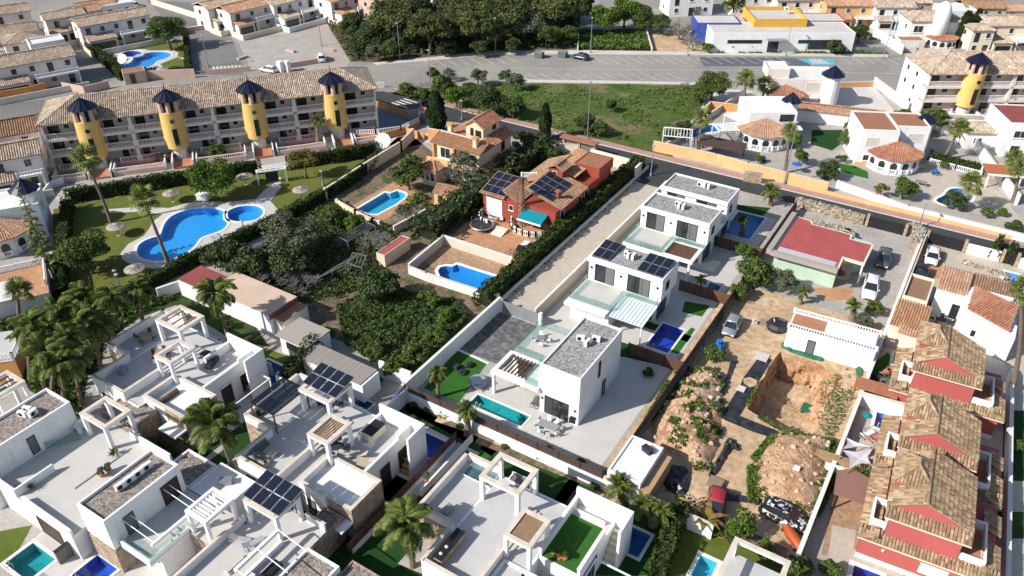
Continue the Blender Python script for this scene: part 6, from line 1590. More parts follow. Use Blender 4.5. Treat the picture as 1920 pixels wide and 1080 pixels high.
# ================================================================== MODERN ROOF-TERRACE HOUSES (near rows)
def wallbox(b, boxes, mat, name='parapet', cop=None):
 for x0, y0, x1, y1, z0, z1 in boxes:
  MB().box(x0, y0, z0, x1, y1, z1).build(name, mat, b.t)
  if cop: MB().box(min(x0, x1)-.04, min(y0, y1)-.04, z1, max(x0, x1)+.04, max(y0, y1)+.04, z1+.06).build('coping', cop, b.t)
def modern(label, dx, floorm='terrace_grey', lowroof='membrane', frame2=None, f1_slats=0, f2_slats=6, green=False, right=True, top='coping', left=True):
 cx, cy = -67.5+dx, 38.0; b = Bld('modern_house', label, 'house', (cx, cy, 0), 0, 'white houses with roof terraces'); 
 def q(x0, y0, x1, y1): return (x0+dx-cx, y0-cy, x1+dx-cx, y1-cy)
 def bx(m_, x0, y0, z0, x1, y1, z1): a = q(x0, y0, x1, y1); m_.box(a[0], a[1], z0, a[2], a[3], z1)
 ZF, ZP = 3.2, 4.15
 if left:
  m_ = MB(); bx(m_, -76.5, 36.2, 0, -72.803, 43.9, ZF-.03); m_.build('stone_wall', 'cladding', b.t)
  m_ = MB(); bx(m_, -76.25, 36.45, ZF-.03, -72.8, 43.65, ZF); m_.build('terrace_floor', floorm, b.t)
  a = [q(-76.5, 36.2, -76.25, 43.9)+(ZF-.03, ZP), q(-76.25, 36.2, -72.8, 36.45)+(ZF-.03, ZP)]
  wallbox(b, a, 'white', cop=top)
 m_ = MB(); bx(m_, -72.8, 31.8, 0, -67.5, 43.9, ZF-.03); m_.build('wall', 'white', b.t)
 m_ = MB(); bx(m_, -72.55, 32.05, ZF-.03, -65.3, 43.65, ZF); m_.build('terrace_floor', floorm, b.t)
 wallbox(b, [q(-72.8, 31.8, -72.55, 36.2)+(ZF-.03, ZP), q(-72.55, 31.8, -67.75, 32.05)+(ZF-.03, ZP), q(-67.75, 31.8, -67.5, 36.3)+(ZF-.03, ZP)]+([] if left else [q(-72.8, 36.2, -72.55, 43.9)+(ZF-.03, ZP)])+[q(-76.5 if left else -72.55, 43.65, -72.8, 43.9)+(ZF-.03, ZP)], 'white', cop=top if not green else None)
 m_ = MB(); bx(m_, -67.497, 36.3, 0, -65.0, 43.9, ZF-.03); m_.build('wall', 'white', b.t)
 b.frame(q(-72.7, 40.4, -68.6, 43.85), ZF, 6.15, .38, .34, 'white', top, f1_slats, 'y', 'wood_light')
 m_ = MB()
 for k in range(3): bx(m_, -68.3+k*.42, 36.4, ZF, -68.3+k*.42+.38, 41.8, ZF+.12*(3-k))
 m_.build('step', 'terrace', b.t)
 b.frame(q(-67.5, 36.2, -64.9, 39.5), ZF, 6.1, .34, .34, 'white', top, f2_slats, 'y', 'wood_light', fill='reed' if frame2 == 'reed' else None)
 if right:
  m_ = MB(); bx(m_, -64.997, 36.85, 0, -61.0, 43.6, ZF-.03); m_.build('wall', 'white', b.t)
  m_ = MB(); bx(m_, -65.3, 36.9, ZF-.029, -61.25, 43.5, ZF+.001); m_.build('terrace_floor', 'artificial' if green else floorm, b.t)
  wallbox(b, [q(-61.25, 36.85, -61.0, 41.6)+(ZF-.03, ZP), q(-65.0, 40.2, -64.75, 43.6)+(ZF-.03, ZP)], 'white', cop='coping_white')
  wallbox(b, [q(-65.0, 43.6, -59.4, 43.85)+(0, 5.3), q(-59.65, 41.2, -59.4, 43.597)+(0, 5.3), q(-61.25, 41.6, -61.0, 43.597)+(ZF, 4.6)], 'white', 'shield_wall')
  b.win('e', q(-61, 0, 0, 0)[0], q(0, 38.6, 0, 0)[1], q(0, 40.0, 0, 0)[1], .1, 2.7, 'brown', 'patio_door'); b.win('e', q(-61, 0, 0, 0)[0], q(0, 41.3, 0, 0)[1], q(0, 42.9, 0, 0)[1], .1, 2.7, 'dark', 'patio_door')
  m_ = MB()
  for k in range(6): bx(m_, -60.95, 41.3+k*.36, 0, -59.7, 41.3+k*.36+.35, .3+k*.45)
  m_.build('stair', 'terra_deck', b.t)
  c = q(-65.6, 32.7, -59.2, 36.82); b.blk(c, 0, 4.0, 'white', lowroof, .75, .28, top)
  m_ = MB(); m_.box(c[2], c[1]-.05, 0, c[2]+.06, c[3]+.0, 3.98).box(c[2]-2.9, c[1]-.06, 0, c[2]+.0, c[1]-.003, 3.98); m_.build('stone_cladding', 'cladding', b.t)
  m_ = MB(); m_.box(c[2]-2.6, c[1]-1.5, 2.3, c[2]-.0, c[1]-.065, 2.5); m_.build('porch_slab', 'white', b.t)
  b.win('s', c[1], c[0]+.8, c[0]+1.8, .1, 2.3, 'panel', 'door')
 b.blk(q(-67.497, 31.9, -65.603, 36.2), 0, 3.05, 'white', 'gravel_brown', .18, .15)
 b.win('s', q(0, 31.9, 0, 0)[1], q(-67.0, 0, 0, 0)[0], q(-66.1, 0, 0, 0)[0], .1, 2.3, 'panel', 'door'); b.win('s', q(0, 31.8, 0, 0)[1], q(-71.8, 0, 0, 0)[0], q(-70.0, 0, 0, 0)[0], .9, 2.3, 'dark')
 b.win('w', q(-76.5 if left else -72.8, 0, 0, 0)[0], q(0, 38.5, 0, 0)[1], q(0, 41.5, 0, 0)[1], .6, 2.3, 'dark')
 return b
H1 = modern('white house with two rooftop frames by the palm grove', 0, f1_slats=3, f2_slats=0)
H3 = modern('white house with rooftop solar canopy and stone-clad low wing in the centre front', 22.1, f1_slats=0, f2_slats=7)
H4 = modern('white house whose rooftop frame is covered with grey reed canopy', 44.1, f1_slats=0, f2_slats=14, right=False)
H3.solar(-50.7-H3.o.x, 41.1-H3.o.y, 6.45, 4, 2, 1.12, 1.5, 12)
def glass_pergola(b, x0, y0, x1, y1, z0, z1, mat='wood', roof='glass_roof', name='glass_pergola', n=4):
 o = bpy.data.objects.new(name, None); COL.objects.link(o); o.parent = b.t; x0 -= b.o.x; x1 -= b.o.x; y0 -= b.o.y; y1 -= b.o.y
 for x in (x0, x1-.12):
  for y in (y0, y1-.12): MB().box(x, y, z0, x+.12, y+.12, z1-.12).build('post', mat, o)
 MB().box(x0, y0, z1-.12, x1, y0+.12, z1).box(x0, y1-.12, z1-.12, x1, y1, z1).box(x0, y0+.12, z1-.12, x0+.12, y1-.12, z1).box(x1-.12, y0+.12, z1-.12, x1, y1-.12, z1).build('frame', mat, o)
 if roof:
  w = (x1-x0)/n
  for k in range(n): MB().box(x0+k*w+.03, y0+.02, z1+.003, x0+(k+1)*w-.03, y1-.02, z1+.02).build('glass_panel', roof, o)
 return o
glass_pergola(H3, -53.6, 36.6, -50.3, 41.2, 3.2, 5.8, 'wood', 'glass_smoke')
glass_pergola(H4, -31.6, 41.9, -28.6, 44.2, 3.2, 3.4, 'white_clean', 'glass_roof', 'skylight')
glass_pergola(H1, -60.9, 36.2, -57.6, 42.6, 0, 2.8, 'white_clean', None, 'awning_frame')
glass_pergola(H1, -62.8, 26.4, -62.0, 26.6, 0, .1, 'white_clean', None, 'upstand') if False else None
b = Bld('modern_house', 'white house with a bright artificial-grass roof terrace', 'house', (-18.5, 41, 0), 0, 'white houses with roof terraces'); X, Y = b.o.x, b.o.y; O = lambda *r_: loc(b, *r_)
m_ = MB(); r_ = O(-21.0, 37.8, -17.0, 44.6); m_.box(r_[0], r_[1], 0, r_[2], r_[3], 3.17); m_.build('wall', 'white', b.t)
MB().box(r_[0]+.25, r_[1]+.25, 3.17, r_[2]-.25, r_[3]-1.3, 3.2).build('roof_lawn', 'artificial_g', b.t) if 'artificial_g' in MATS else MB().box(r_[0]+.25, r_[1]+.25, 3.17, r_[2]-.25, r_[3]-1.3, 3.2).build('roof_lawn', 'artificial', b.t)
MB().box(r_[0]+.25, r_[3]-1.297, 3.17, r_[2]-.25, r_[3]-.25, 3.21).build('terrace_floor', 'terrace', b.t)
wallbox(b, [O(-21.0, 38.0, -20.75, 44.6)+(3.17, 4.15), O(-17.25, 37.8, -17.0, 42.6)+(3.17, 4.15)], 'white', cop='coping_white')
wallbox(b, [O(-21.0, 44.6, -15.5, 44.85)+(0, 5.2), O(-15.75, 42.2, -15.5, 44.597)+(0, 5.2)], 'white', 'shield_wall')
m_ = MB()
for k in range(6): a = O(-16.95, 42.3+k*.36, -15.8, 42.65+k*.36); m_.box(a[0], a[1], 0, a[2], a[3], .3+k*.45)
m_.build('stair', 'cream_pale', b.t)
m_ = MB(); a = O(-20.6, 43.6, -17.6, 43.75); m_.box(a[0], a[1], 3.2, a[2], a[3], 3.65); m_.build('planter', 'white_clean', b.t)
b.blk(O(-23.2, 31.5, -17.0, 36.0), 0, 3.3, 'white', 'artificial', .3, .25, 'coping_white')
b.win('e', -17.0-X, 38.6-Y, 41-Y, .1, 2.7, 'dark', 'patio_door')
glass_pergola(b, -16.9, 36.2, -13.6, 40.6, 0, 2.7, 'white_clean', None, 'awning_frame')
MB().box(-21.8-X, 40.0-Y, 0, -21.003-X, 42.5-Y, 2.8).build('boiler_niche', 'white', b.t)
for x, y in ((-19.8, 38.6), (-19.3, 38.5), (-18.9, 38.7)): pot_plant((x, y), {-19.8: 'leftmost reddish spiky pot on the wall of the green roof terrace', -19.3: 'tall reddish spiky pot on the wall of the green roof terrace', -18.9: 'rightmost reddish spiky pot on the wall of the green roof terrace'}[x], 3.2, .25, 'yellow')
m_ = MB(); m_.box(-18.9, 40.0, 3.2, -18.7, 41.3, 3.23).box(-19.4, 41.3, 3.2, -18.7, 41.5, 3.23); tag(m_.build('turf_marking', 'tuft'), 'pale worn marking on the artificial-grass roof', 'marking')
b = Bld('outbuilding', 'low white flat-roofed outbuilding beside the fence corner', 'outbuilding', (-18.6, 52.6, 0), 0); b.blk(loc(b, -20.4, 49.9, -17.0, 55.4), 0, 3.0, 'white', 'membrane', .15, .2); MB().box(1.603, -2.7, 0, 2.6, 2.7, 2.3).build('side_roof', 'box_beige', b.t); b.win('s', -2.7, -1.2, -.2, .2, 2.1, 'panel', 'door')
b = Bld('modern_house', 'white two-storey house with brown gravel roof and stone-clad base', 'house', (-54, 23.2, 0), 0, 'white houses with roof terraces'); X, Y = b.o.x, b.o.y; O = lambda *r_: loc(b, *r_)
b.blk(O(-55.8, 19.4, -52.1, 27.0), 2.9, 6.55, 'white', 'gravel_brown', .28, .2); b.blk(O(-55.9, 19.3, -52.0, 27.0), 0, 2.897, 'cladding', None, 0)
b.win('e', -52.1-X, 24.7-Y, 26.5-Y, 3.3, 5.6, 'brown', 'door'); b.win('e', -52.1-X, 20.9-Y, 21.9-Y, 3.3, 5.5, 'panel', 'door')
b.blk(O(-52.097, 19.9, -48.0, 27.0), 2.9, 3.3, 'white', 'terrace_grey', 0); b.blk(O(-52, 21, -48.3, 27), 0, 2.897, 'white', None, 0)
wallbox(b, [O(-51.9, 19.9, -48.0, 20.1)+(3.3, 3.75), O(-48.2, 20.1, -48.0, 24.0)+(3.3, 3.75)], 'white'); b.rail([(-51.8-X, 20.0-Y), (-48.1-X, 20.0-Y), (-48.1-X, 23.8-Y)], 3.75, .6)
for k, y in enumerate((20.9, 21.6, 25.0, 25.6)): MB().bar((-52.09-X, y-Y, 5.2), (-48.1-X, y-Y, 4.9), .07).build('awning_arm', 'white_clean', b.t)
wallbox(b, [O(-48.25, 20.6, -48.0, 24.2)+(4.75, 5.05)], 'white', 'beam')
for k in range(4): b.ac(-54.2-X, 22.6-Y+k*.9, 6.27, 1.5, 1)
b.frame(O(-47.8, 24.0, -45.2, 27.1), 3.3, 6.1, .32, .32, 'white', None, 7, 'x', 'white_clean'); b.blk(O(-48.0, 23.9, -45.0, 27.2), 0, 3.3, 'cladding', 'terrace', 0)
b.blk(O(-56.2, 27.2, -52.2, 30.6), 0, 3.2, 'white', 'gravel_brown', .2, .2); b.blk(O(-52.0, 27.203, -47.4, 31.0), 0, 3.3, 'white', 'membrane', .12, .2)
wallbox(b, [O(-47.8, 27.103, -44.5, 27.3)+(0, 3.2), O(-45.0, 20.5, -44.8, 24.2)+(0, 2.9)], 'white', 'garden_wall')
b = Bld('modern_house', 'white house at the bottom with a solar canopy and black rooftop sofas', 'house', (-42, 25, 0), 0, 'white houses with roof terraces'); X, Y = b.o.x, b.o.y; O = lambda *r_: loc(b, *r_)
b.blk(O(-44.7, 18, -38.0, 30.4), 0, 3.2, 'white', 'terrace', 0); b.frame(O(-44.4, 27.4, -40.5, 30.3), 3.2, 6.1, .34, .34, 'white', 'coping', 0)
wallbox(b, [O(-44.9, 18, -44.7, 27.4)+(0, 4.0), O(-40.2, 30.2, -38.0, 30.4)+(3.2, 4.1)], 'white', cop='coping')
wallbox(b, [O(-40.4, 22.5, -40.1, 27.3)+(3.2, 3.7), O(-40.4, 22.5, -40.1, 27.3)+(4.9, 5.2)], 'white', 'screen_wall')
b.solar(-44.6-X, 27.6-Y, 6.4, 4, 2, 1.08, 1.5, 10)
for y in (22.6, 24.9, 27.2): MB().bar((-40.3-X, y-Y, 5.2), (-36.5-X, y-Y-.3, 5.1), .07).build('awning_arm', 'white_clean', b.t)
b.blk(O(-37.9, 20.5, -34.3, 28.0), 0, 3.6, 'white', 'gravel_brown', .25, .2, None); b.blk(O(-34.2, 24.5, -30.2, 29.4), 0, 2.9, 'cladding', 'gravel_brown', .12, .12, None)
b.blk(O(-40.1, 28.6, -37.9, 32.4), 0, 3.0, 'cladding', 'gravel_brown', .15, .15)
b = Bld('modern_house', 'white house at the left edge with brown gravel roof and wide terrace', 'house', (-68, 24, 0), 0, 'white houses with roof terraces'); X, Y = b.o.x, b.o.y; O = lambda *r_: loc(b, *r_)
b.blk(O(-71.9, 17.5, -68.0, 26.9), 0, 6.5, 'white', 'gravel_brown', .28, .2); b.win('e', -68-X, 22.0-Y, 22.8-Y, 3.4, 5.5, 'panel', 'door')
b.ac(-70.2-X, 23.4-Y, 6.2, .3, 2); b.ac(-69.5-X, 24.0-Y, 6.2, 1.8, 1)
b.blk(O(-67.997, 18.2, -56.3, 28.8), 0, 3.2, 'white', 'terrace', 0)
b.frame(O(-66.2, 26.55, -62.3, 29.5), 3.2, 6.1, .36, .34, 'white', 'coping', 0)
MB().box(-66.5-X, 26.6-Y, 0, -61.9-X, 29.4-Y, 3.19).build('stone_base', 'cladding', b.t)
wallbox(b, [O(-67.9, 18.2, -64.5, 18.4)+(3.2, 4.1), O(-64.7, 18.4, -64.5, 22.0)+(3.2, 4.1), O(-62.3, 28.6, -56.3, 28.8)+(3.2, 4.0), O(-56.5, 21.5, -56.3, 28.6)+(3.2, 3.6), O(-63.5, 18.2, -56.3, 18.4)+(3.2, 3.9)], 'white', cop=None)
b.rail([(-68-X, 23.2-Y), (-66.2-X, 25.9-Y)], 3.2, .9); b.ac(-67.3-X, 26.3-Y, 3.2, 0, 1); b.blk(O(-68.6, 29.5, -63.5, 33.0), 0, 3.0, 'cladding', 'gravel_brown', .15, .2)
b.win('s', 18.2-Y, -62-X, -58.5-X, .2, 2.4, 'brown', 'garage_door')
dish((-67.5, 26.9), 'white satellite dish on the side of the left-edge house', .5, R(-40), 3.2, .4)
MB().box(-61.0-X, 21.6-Y, 3.2, -60.9-X, 27.6-Y, 3.28).build('roof_joint', 'metal_grey', b.t)
b = Bld('modern_house', 'white framed corner of a house cut by the left edge', 'house', (-77, 25.5, 0), 0, 'white houses with roof terraces'); b.frame(loc(b, -78.6, 23.6, -75.4, 26.6), 0, 6.0, .36, .34, 'white', 'coping', 3, 'y', 'wood'); b.blk(loc(b, -79, 18, -75.4, 23.5), 0, 3.2, 'white', 'terrace', 0)
p = at(306, 1062); parasol((p.x, p.y), 'closed-weave beige parasol between the bottom houses', 1.2, 2.3, 'fabric_beige')
ZR = 3.2
sofa((-54.0, 38.6), R(90), 'dark sofa with beige cushions under the glazed roof pergola', 2.2, mat='fabric_beige', z0=ZR, frame='fabric_dark')
for i, (x, y, a, l) in enumerate(((-48.9, 33.0, 0, 'grey rooftop sofa at the front corner of the central house'), (-50.0, 34.2, 90, 'grey rooftop sofa along the left parapet of the central house'))): sofa((x, y), R(a+180 if i == 0 else a), l, 2.0, mat='fabric_grey', z0=ZR, frame='fabric_beige')
table((-48.8, 34.4), 0, 'square beige coffee table between the rooftop sofas', 1.3, 1.0, .4, 'fabric_beige', z0=ZR)
for i, (x, y) in enumerate(((-40.8, 41.8), (-41.4, 38.6), (-40.3, 38.3), (-39.9, 37.9))):
 if i: lounger((x, y), R(200), 'striped lounger %s on the shaded right wing terrace' % ('left', 'centre', 'right')[i-1], 'fabric_beige', ZR)
t = thing('bar_counter', 'white bar counter with dark top on the right wing terrace', 'counter', (-42.0, 41.6, ZR), R(0)); MB().box(-.6, -1.0, 0, .6, 1.0, 1.0).build('cabinet', 'cream_pale', t); MB().box(-.65, -1.05, 1.0, .65, 1.05, 1.06).build('worktop', 'metal_dark', t)
set_table((-43.9, 38.1), 0, 'dining table under the slatted frame of the central house', 'dark chair under the slatted frame', 4, ZR, 1.4, .9, 'fabric_dark', 'metal_dark', g='dark chairs under the slatted frame', rad=.9)
set_table((-48.5, 42.4), .2, 'table under the rooftop solar canopy', 'dark chair under the rooftop solar canopy', 4, ZR, 1.2, .8, 'fabric_dark', 'metal_dark', g='dark chairs under the solar canopy')
sofa((-66.6, 33.6), R(0), 'x', 1) if False else None
t = thing('stone_trough', 'long dark log-like trough on the white roof', 'planter', (-63.8, 34.2, 3.26), R(90)); MB().tube([(-1.3, 0, .3), (1.3, 0, .3)], .28, 9).build('log', 'bark', t); MB().box(-1.3, -.3, .0, 1.3, .3, .25).build('cradle', 'wood', t)
table((-65.9, 41.2), .1, 'dark low table on the stacked-chair corner of the palm-grove house', 1.2, 1.0, .5, 'fabric_dark', z0=ZR)
sofa((-64.4, 40.6), R(-70), 'black hammock sofa on the palm-grove house terrace', 1.8, mat='fabric_dark', z0=ZR)
set_table((-70.2, 38.4), .4, 'round stone table on the sunny terrace', 'brown wicker chair on the sunny terrace', 5, ZR, 1.1, 1.1, 'wood_light', 'wood', True, 'brown wicker chairs on the sunny terrace', .8)
set_table((-74.3, 39.6), .1, 'cluttered driftwood table on the upper left terrace', 'wooden chair on the upper left terrace', 4, ZR, 1.3, .9, 'wood_light', 'bark', False, 'wooden chairs on the upper left terrace')
for i, (x, y, a, l) in enumerate(((-38.9, 24.6, 0, 'black rooftop sofa beside the awning arms'), (-38.8, 22.4, 0, 'lower black rooftop sofa cut by the bottom edge'))): sofa((x, y), R(a-90), l, 2.1, .9, 'fabric_dark', ZR)
table((-40.0, 23.5), 0, 'small white table by the black sofas', .8, .5, .4, 'plastic_white', z0=ZR)
t = thing('step_block', 'pale concrete step block on the bottom terrace', 'block', (-42.0, 23.6, ZR), R(90)); MB().box(-.9, -.25, 0, .9, .25, .35).build('block', 'concrete_pale', t); MB().box(-.9, -.4, 0, .9, -.253, .17).build('step', 'concrete_pale', t)
lounger((-43.4, 25.6), R(20), 'white folding chair left of the solar canopy foot', 'alu', ZR); lounger((-42.2, 25.9), R(70), 'white folding chair right of the solar canopy foot', 'alu', ZR)
t = thing('outdoor_kitchen', 'dark outdoor kitchen counter against the stone corner', 'kitchen counter', (-27.6, 34.3, ZR), R(90)); MB().box(-1.7, -.4, 0, 1.7, .4, .9).build('cabinet', 'cladding', t); MB().box(-1.75, -.45, .9, 1.75, .45, .96).build('worktop', 'metal_dark', t)
for k in range(2):
 MB().lathe(-1.2+k*.8, 0, [(.13, .96), (.16, 1.06), (.02, 1.14)], 10).build('globe', 'plastic_white', t)
sofa((-26.3, 43.9), 0, 'white corner sofa under the rooftop frame with shadows', 2.4, mat='fabric_grey', z0=ZR, frame='plastic_white'); table((-26.6, 42.7), 0, 'small glass table under the rooftop frame', .9, .7, .4, 'glass_roof' if False else 'alu', z0=ZR)
b = Bld('outbuilding', 'long low building with a pale sand-coloured roof beside the palms', 'outbuilding', (500, 555), 0); r_ = b.quad(zz(380, 480, 4.909, [(50,290),(330,155),(865,370),(600,555)]), 3.0); b.blk(r_, 0, 3.0, 'white', 'sand_roof', .02, .1)
b.win('s', r_[1], r_[0]+1, r_[0]+2.2, .8, 2, 'dark'); b.slab((r_[2]+.003, r_[1], r_[2]+.1, r_[3]), 2.3, 2.98, 'maroon_roof', 'fascia')
b = Bld('shed', 'shed with a maroon felt roof next to the garden hedge', 'shed', (377, 522), 0); r_ = b.quad(zz(0, 270, 4, [(1300,1020),(1500,925),(1720,985),(1560,1090)]), 2.6); b.blk(r_, 0, 2.6, 'white_old', 'maroon_roof', .02, .1)
b = Bld('shed', 'narrow lean-to with a rusty brown sheet roof', 'shed', (545, 590), 0); r_ = b.quad(zz(380, 480, 4.909, [(650,560),(900,430),(990,465),(710,600)]), 2.4); b.blk(r_, 0, 2.4, 'white_old', 'brown_flat', .02, .1)
b = Bld('outbuilding', 'white building with a grey-beige flat awning roof', 'outbuilding', (560, 630), 0); r_ = b.quad(zz(380, 480, 4.909, [(610,700),(940,580),(1185,680),(940,845)]), 2.9); b.blk((r_[0]+.2, r_[1]+.5, r_[2]-.2, r_[3]), 0, 2.7, 'white', None, 0); b.slab(r_, 2.7, 2.85, 'canopy_beige', 'canopy'); b.win('s', r_[1]+.5, r_[0]+1.2, r_[2]-1.5, 1.0, 2.0, 'dark')
b = Bld('outbuilding', 'long narrow white building with reed-grey roof beside the ivy plot', 'outbuilding', (640, 680), 0); r_ = b.rect((584, 664), (718, 690), 2.7); r_ = (b.L(560, 655, 2.7).x, b.L(640, 690, 2.7).y-1.0, b.L(715, 690, 2.7).x, b.L(640, 665, 2.7).y+.2)
b.blk((r_[0], r_[1]+.1, r_[2], r_[3]-.1), 0, 2.5, 'white', None, 0)
n = int((r_[2]-r_[0])/.3); me = MB().box(0, r_[1], 2.51, .26, r_[3], 2.58).me('plank', 'planks')
for k in range(n): o = link('plank', me, b.t); o.location = (r_[0]+k*.3, 0, random.uniform(0, .03))
wall([(716, 705), (770, 725)], 'white wall at the corner of the ivy plot', 2.2, .3, 'white', None); wall([(700, 732), (770, 722), (640, 700)], 'x', .1) if False else None
def W2(pts, label, h, mat='white', cap=None, th=.2, **k): return wall(pts, label, h, th, mat, cap, world=True, **k)
W2([(-44.4, 45.4), (-45.4, 50.0)], 'white wall beside the round topiary tree', 1.8)
W2([(-36.4, 47.2), (-36.4, 31.5)], 'low white wall under the dark garden fence', .6)
slat_fence([(-36.4, 47.6), (-36.4, 31.0)], 'dark brown garden fence right of the vivid blue pool', 1.7, .0, world=True, n=5, mat='wood')
W2([(-35.2, 48.6), (-35.2, 40)], 'white wall beside the strip of bright lawn', .9)
W2([(-44.6, 49.9), (-44.6, 36.5)], 'white wall between the solar-canopy house and the shady lawn', 2.0)
slat_fence([(-22.2, 47.5), (-22.2, 41.0)], 'dark screen fence between the last two modern gardens', 1.9, 0, world=True, n=5, mat='fence_brown')
W2([(-58.4, 45.8), (-58.4, 43.9), (-56.6, 43.9)], 'short white wall beside the deep blue pool', 2.0, 'white')
W2([(-12.2, 38.5), (-12.2, 32)], 'low white wall at the foot of the big hedge', .7); W2([(-20.6, 49.9), (-9.8, 49.9)], 'white wall along the foot of the building plot', 1.9, 'white', 'coping')
W2([(-2.4, 50), (-2.4, 118)], 'long grey-white wall between the building plot and the red houses', 1.5, 'pale_wall', 'coping_white', .3)
W2([(-78, 46.5), (-66, 46.5)], 'x', 1.6) if False else None
W2([(-79, 45.2), (-69, 45.2), (-60.5, 45.2)], 'grey-white wall behind the palm grove', 1.7, 'white_old', 'coping')
wall([(300, 560), (352, 542), (383, 552)], 'white crenellated wall behind the top rooftop frame', 1.6, .25, 'white', 'coping_white')
W2([(-57.6, 17), (-57.6, 30)], 'dark-topped wall between the teal and royal pools', 1.6, 'block_wall', 'metal_dark', .3)
b = Bld('modern_house', 'white framed house cut by the bottom edge beside the cyan pool', 'house', (-3.5, 33, 0), 0, 'white houses with roof terraces'); r_ = b.quad([(1388, 1035), (1472, 1070), (1440, 1110), (1360, 1075)], 3.6); 
b.blk((r_[0]-.5, r_[1]-6, r_[2]+.5, r_[3]), 0, 3.0, 'white', 'terrace_grey', 0); b.frame((r_[0]-.5, r_[1]-3, r_[2]+.5, r_[3]), 3.0, 5.0, .35, .3, 'white', 'coping', 0)
W_ = b.quad([(1355, 1035), (1388, 1035), (1375, 1060), (1345, 1060)], 3)
# ================================================================== RIGHT SIDE
def redhouse(yv, label, length=7.2, plaque=False, lt=True):
 b = Bld('red_house', label, 'house', (*u50(9.6, yv+3.5, 4), 0), 4, 'red houses with brown tiled roofs'); q = lambda x0, y0, x1, y1: (x0-9.6, y0-3.5, x1-9.6, y1-3.5)
 r_ = q(5.7, .45, 15.9, length+.6); MB().box(r_[0], r_[1], 0, r_[2], r_[3], 3.1).build('wall', 'red_wall', b.t); MB().box(r_[0]-.05, r_[1]-.08, 0, r_[2]+.05, r_[1]-.003, .5).build('base_band', 'white', b.t)
 u = q(7.3, .8, 12.9, length); MB().box(u[0], u[1], 3.103, u[2], u[3], 6.0).build('upper_wall', 'red_wall', b.t)
 x0, y0, x1, y1 = u; xm = x0+2.2; a, c = x0-.55, x1+.55; zt = 7.75
 b.tiles([(a, y1+.3, 6.05), (a, y0+.75, 6.05), (xm, y0+.75, zt), (xm, y1+.3, zt)]); b.tiles([(c, y0+.75, 6.05), (c, y1+.3, 6.05), (xm, y1+.3, zt), (xm, y0+.75, zt)]); b.ridge((xm, y0+.75, zt), (xm, y1+.3, zt))
 MB().add([(a+.4, y0+.8, 6.0), (c-.4, y0+.8, 6.0), (xm, y0+.8, zt-.1), (a+.4, y0+1, 6.0), (c-.4, y0+1, 6.0), (xm, y0+1, zt-.1)], [(0,1,2),(5,4,3),(0,3,4,1),(1,4,5,2),(2,5,3,0)]).build('gable', 'red_wall', b.t)
 b.tiles([(a, y0-.35, 5.85), (c, y0-.35, 5.85), (c, y0+.8, 6.2), (a, y0+.8, 6.2)], name='verge_tiles'); MB().box(a, y0-.4, 5.68, c, y0-.25, 5.78).build('eaves_moulding', 'cream_pale', b.t)
 t = q(6.9, 3.7, 9.9, 7.5); MB().box(t[0]+.15, t[1]+.2, 6.0, t[2]-.15, t[3]-.15, 7.3).build('turret', 'red_wall', b.t); b.hip(t, 7.3, 1.15, ov=.15); MB().box(t[0]+.1, t[1]+.1, 7.1, t[2]-.1, t[1]+.197, 7.25).build('turret_moulding', 'cream_pale', b.t)
 b.tiles([(r_[0]-.4, r_[1]-.5, 3.0), (r_[2]+.4, r_[1]-.5, 3.0), (r_[2]+.4, y0-.003, 3.35), (r_[0]-.4, y0-.003, 3.35)], name='pent_tiles'); MB().box(r_[0]-.4, r_[1]-.56, 2.84, r_[2]+.4, r_[1]-.42, 2.94).build('eaves_moulding', 'cream_pale', b.t)
 ym = r_[1]+(r_[3]-r_[1])*.45; b.tiles([(r_[2]+.4, r_[1]-.5, 3.0), (r_[2]+.4, ym, 3.0), (r_[2]-.8, ym, 3.5), (r_[2]-.8, r_[1]-.5, 3.5)], name='side_tiles'); b.tiles([(r_[2]+.4, ym+1.2, 3.0), (r_[2]+.4, r_[3]-1, 3.0), (r_[2]-.8, r_[3]-1, 3.5), (r_[2]-.8, ym+1.2, 3.5)], name='side_tiles')
 if lt: b.tiles([(r_[0]-.4, r_[3], 3.0), (r_[0]-.4, r_[1]-.5, 3.0), (r_[0]+.9, r_[1]-.5, 3.45), (r_[0]+.9, r_[3], 3.45)], name='side_tiles')
 for w, f in ((q(5.95, 1.4, 7.25, 4.2), 'door_brown'), (q(12.95, 1.0, 15.0, 5.6), 'terra_floor')):
  m_ = MB().box(w[0], w[1], 3.11, w[2], w[1]+.18, 4.15).box(w[0], w[3]-.18, 3.11, w[2], w[3], 4.15)
  (m_.box(w[0], w[1]+.18, 3.11, w[0]+.18, w[3]-.18, 4.15) if w[0] < 0 else m_.box(w[2]-.18, w[1]+.18, 3.11, w[2], w[3]-.18, 4.15)); m_.build('balcony_parapet', 'white', b.t); MB().box(w[0]+.2, w[1]+.2, 3.105, w[2]-.2, w[3]-.2, 3.14).build('balcony_floor', f, b.t)
 b.win('e', u[2], u[1]+1.5, u[1]+3, 3.4, 5.4, 'dark', 'balcony_door'); b.win('w', u[0], u[1]+1, u[1]+2, 3.4, 5.2, 'white'); b.win('w', r_[0], r_[1]+2, r_[1]+4, .3, 2.4, 'dark', 'patio_door')
 if plaque:
  MB().box(1.0, r_[1]-.08, .9, 3.2, r_[1]-.002, 2.1).build('window_grille', 'white_clean', b.t); MB().lathe(-2.0, r_[1]-.06, [(.12, 1.8), (.12, 2.0)], 10).build('wall_lamp', 'plastic_white', b.t)
 return b
redhouse(76.1, 'red house with brown tiled roofs farthest from the camera'); redhouse(63.6, 'middle red house next to the grey sail shades'); redhouse(54.3, 'nearest red house with a white window grille low on its wall', 8.4, True)
P4 = lambda x, y: u50(x, y, 4)
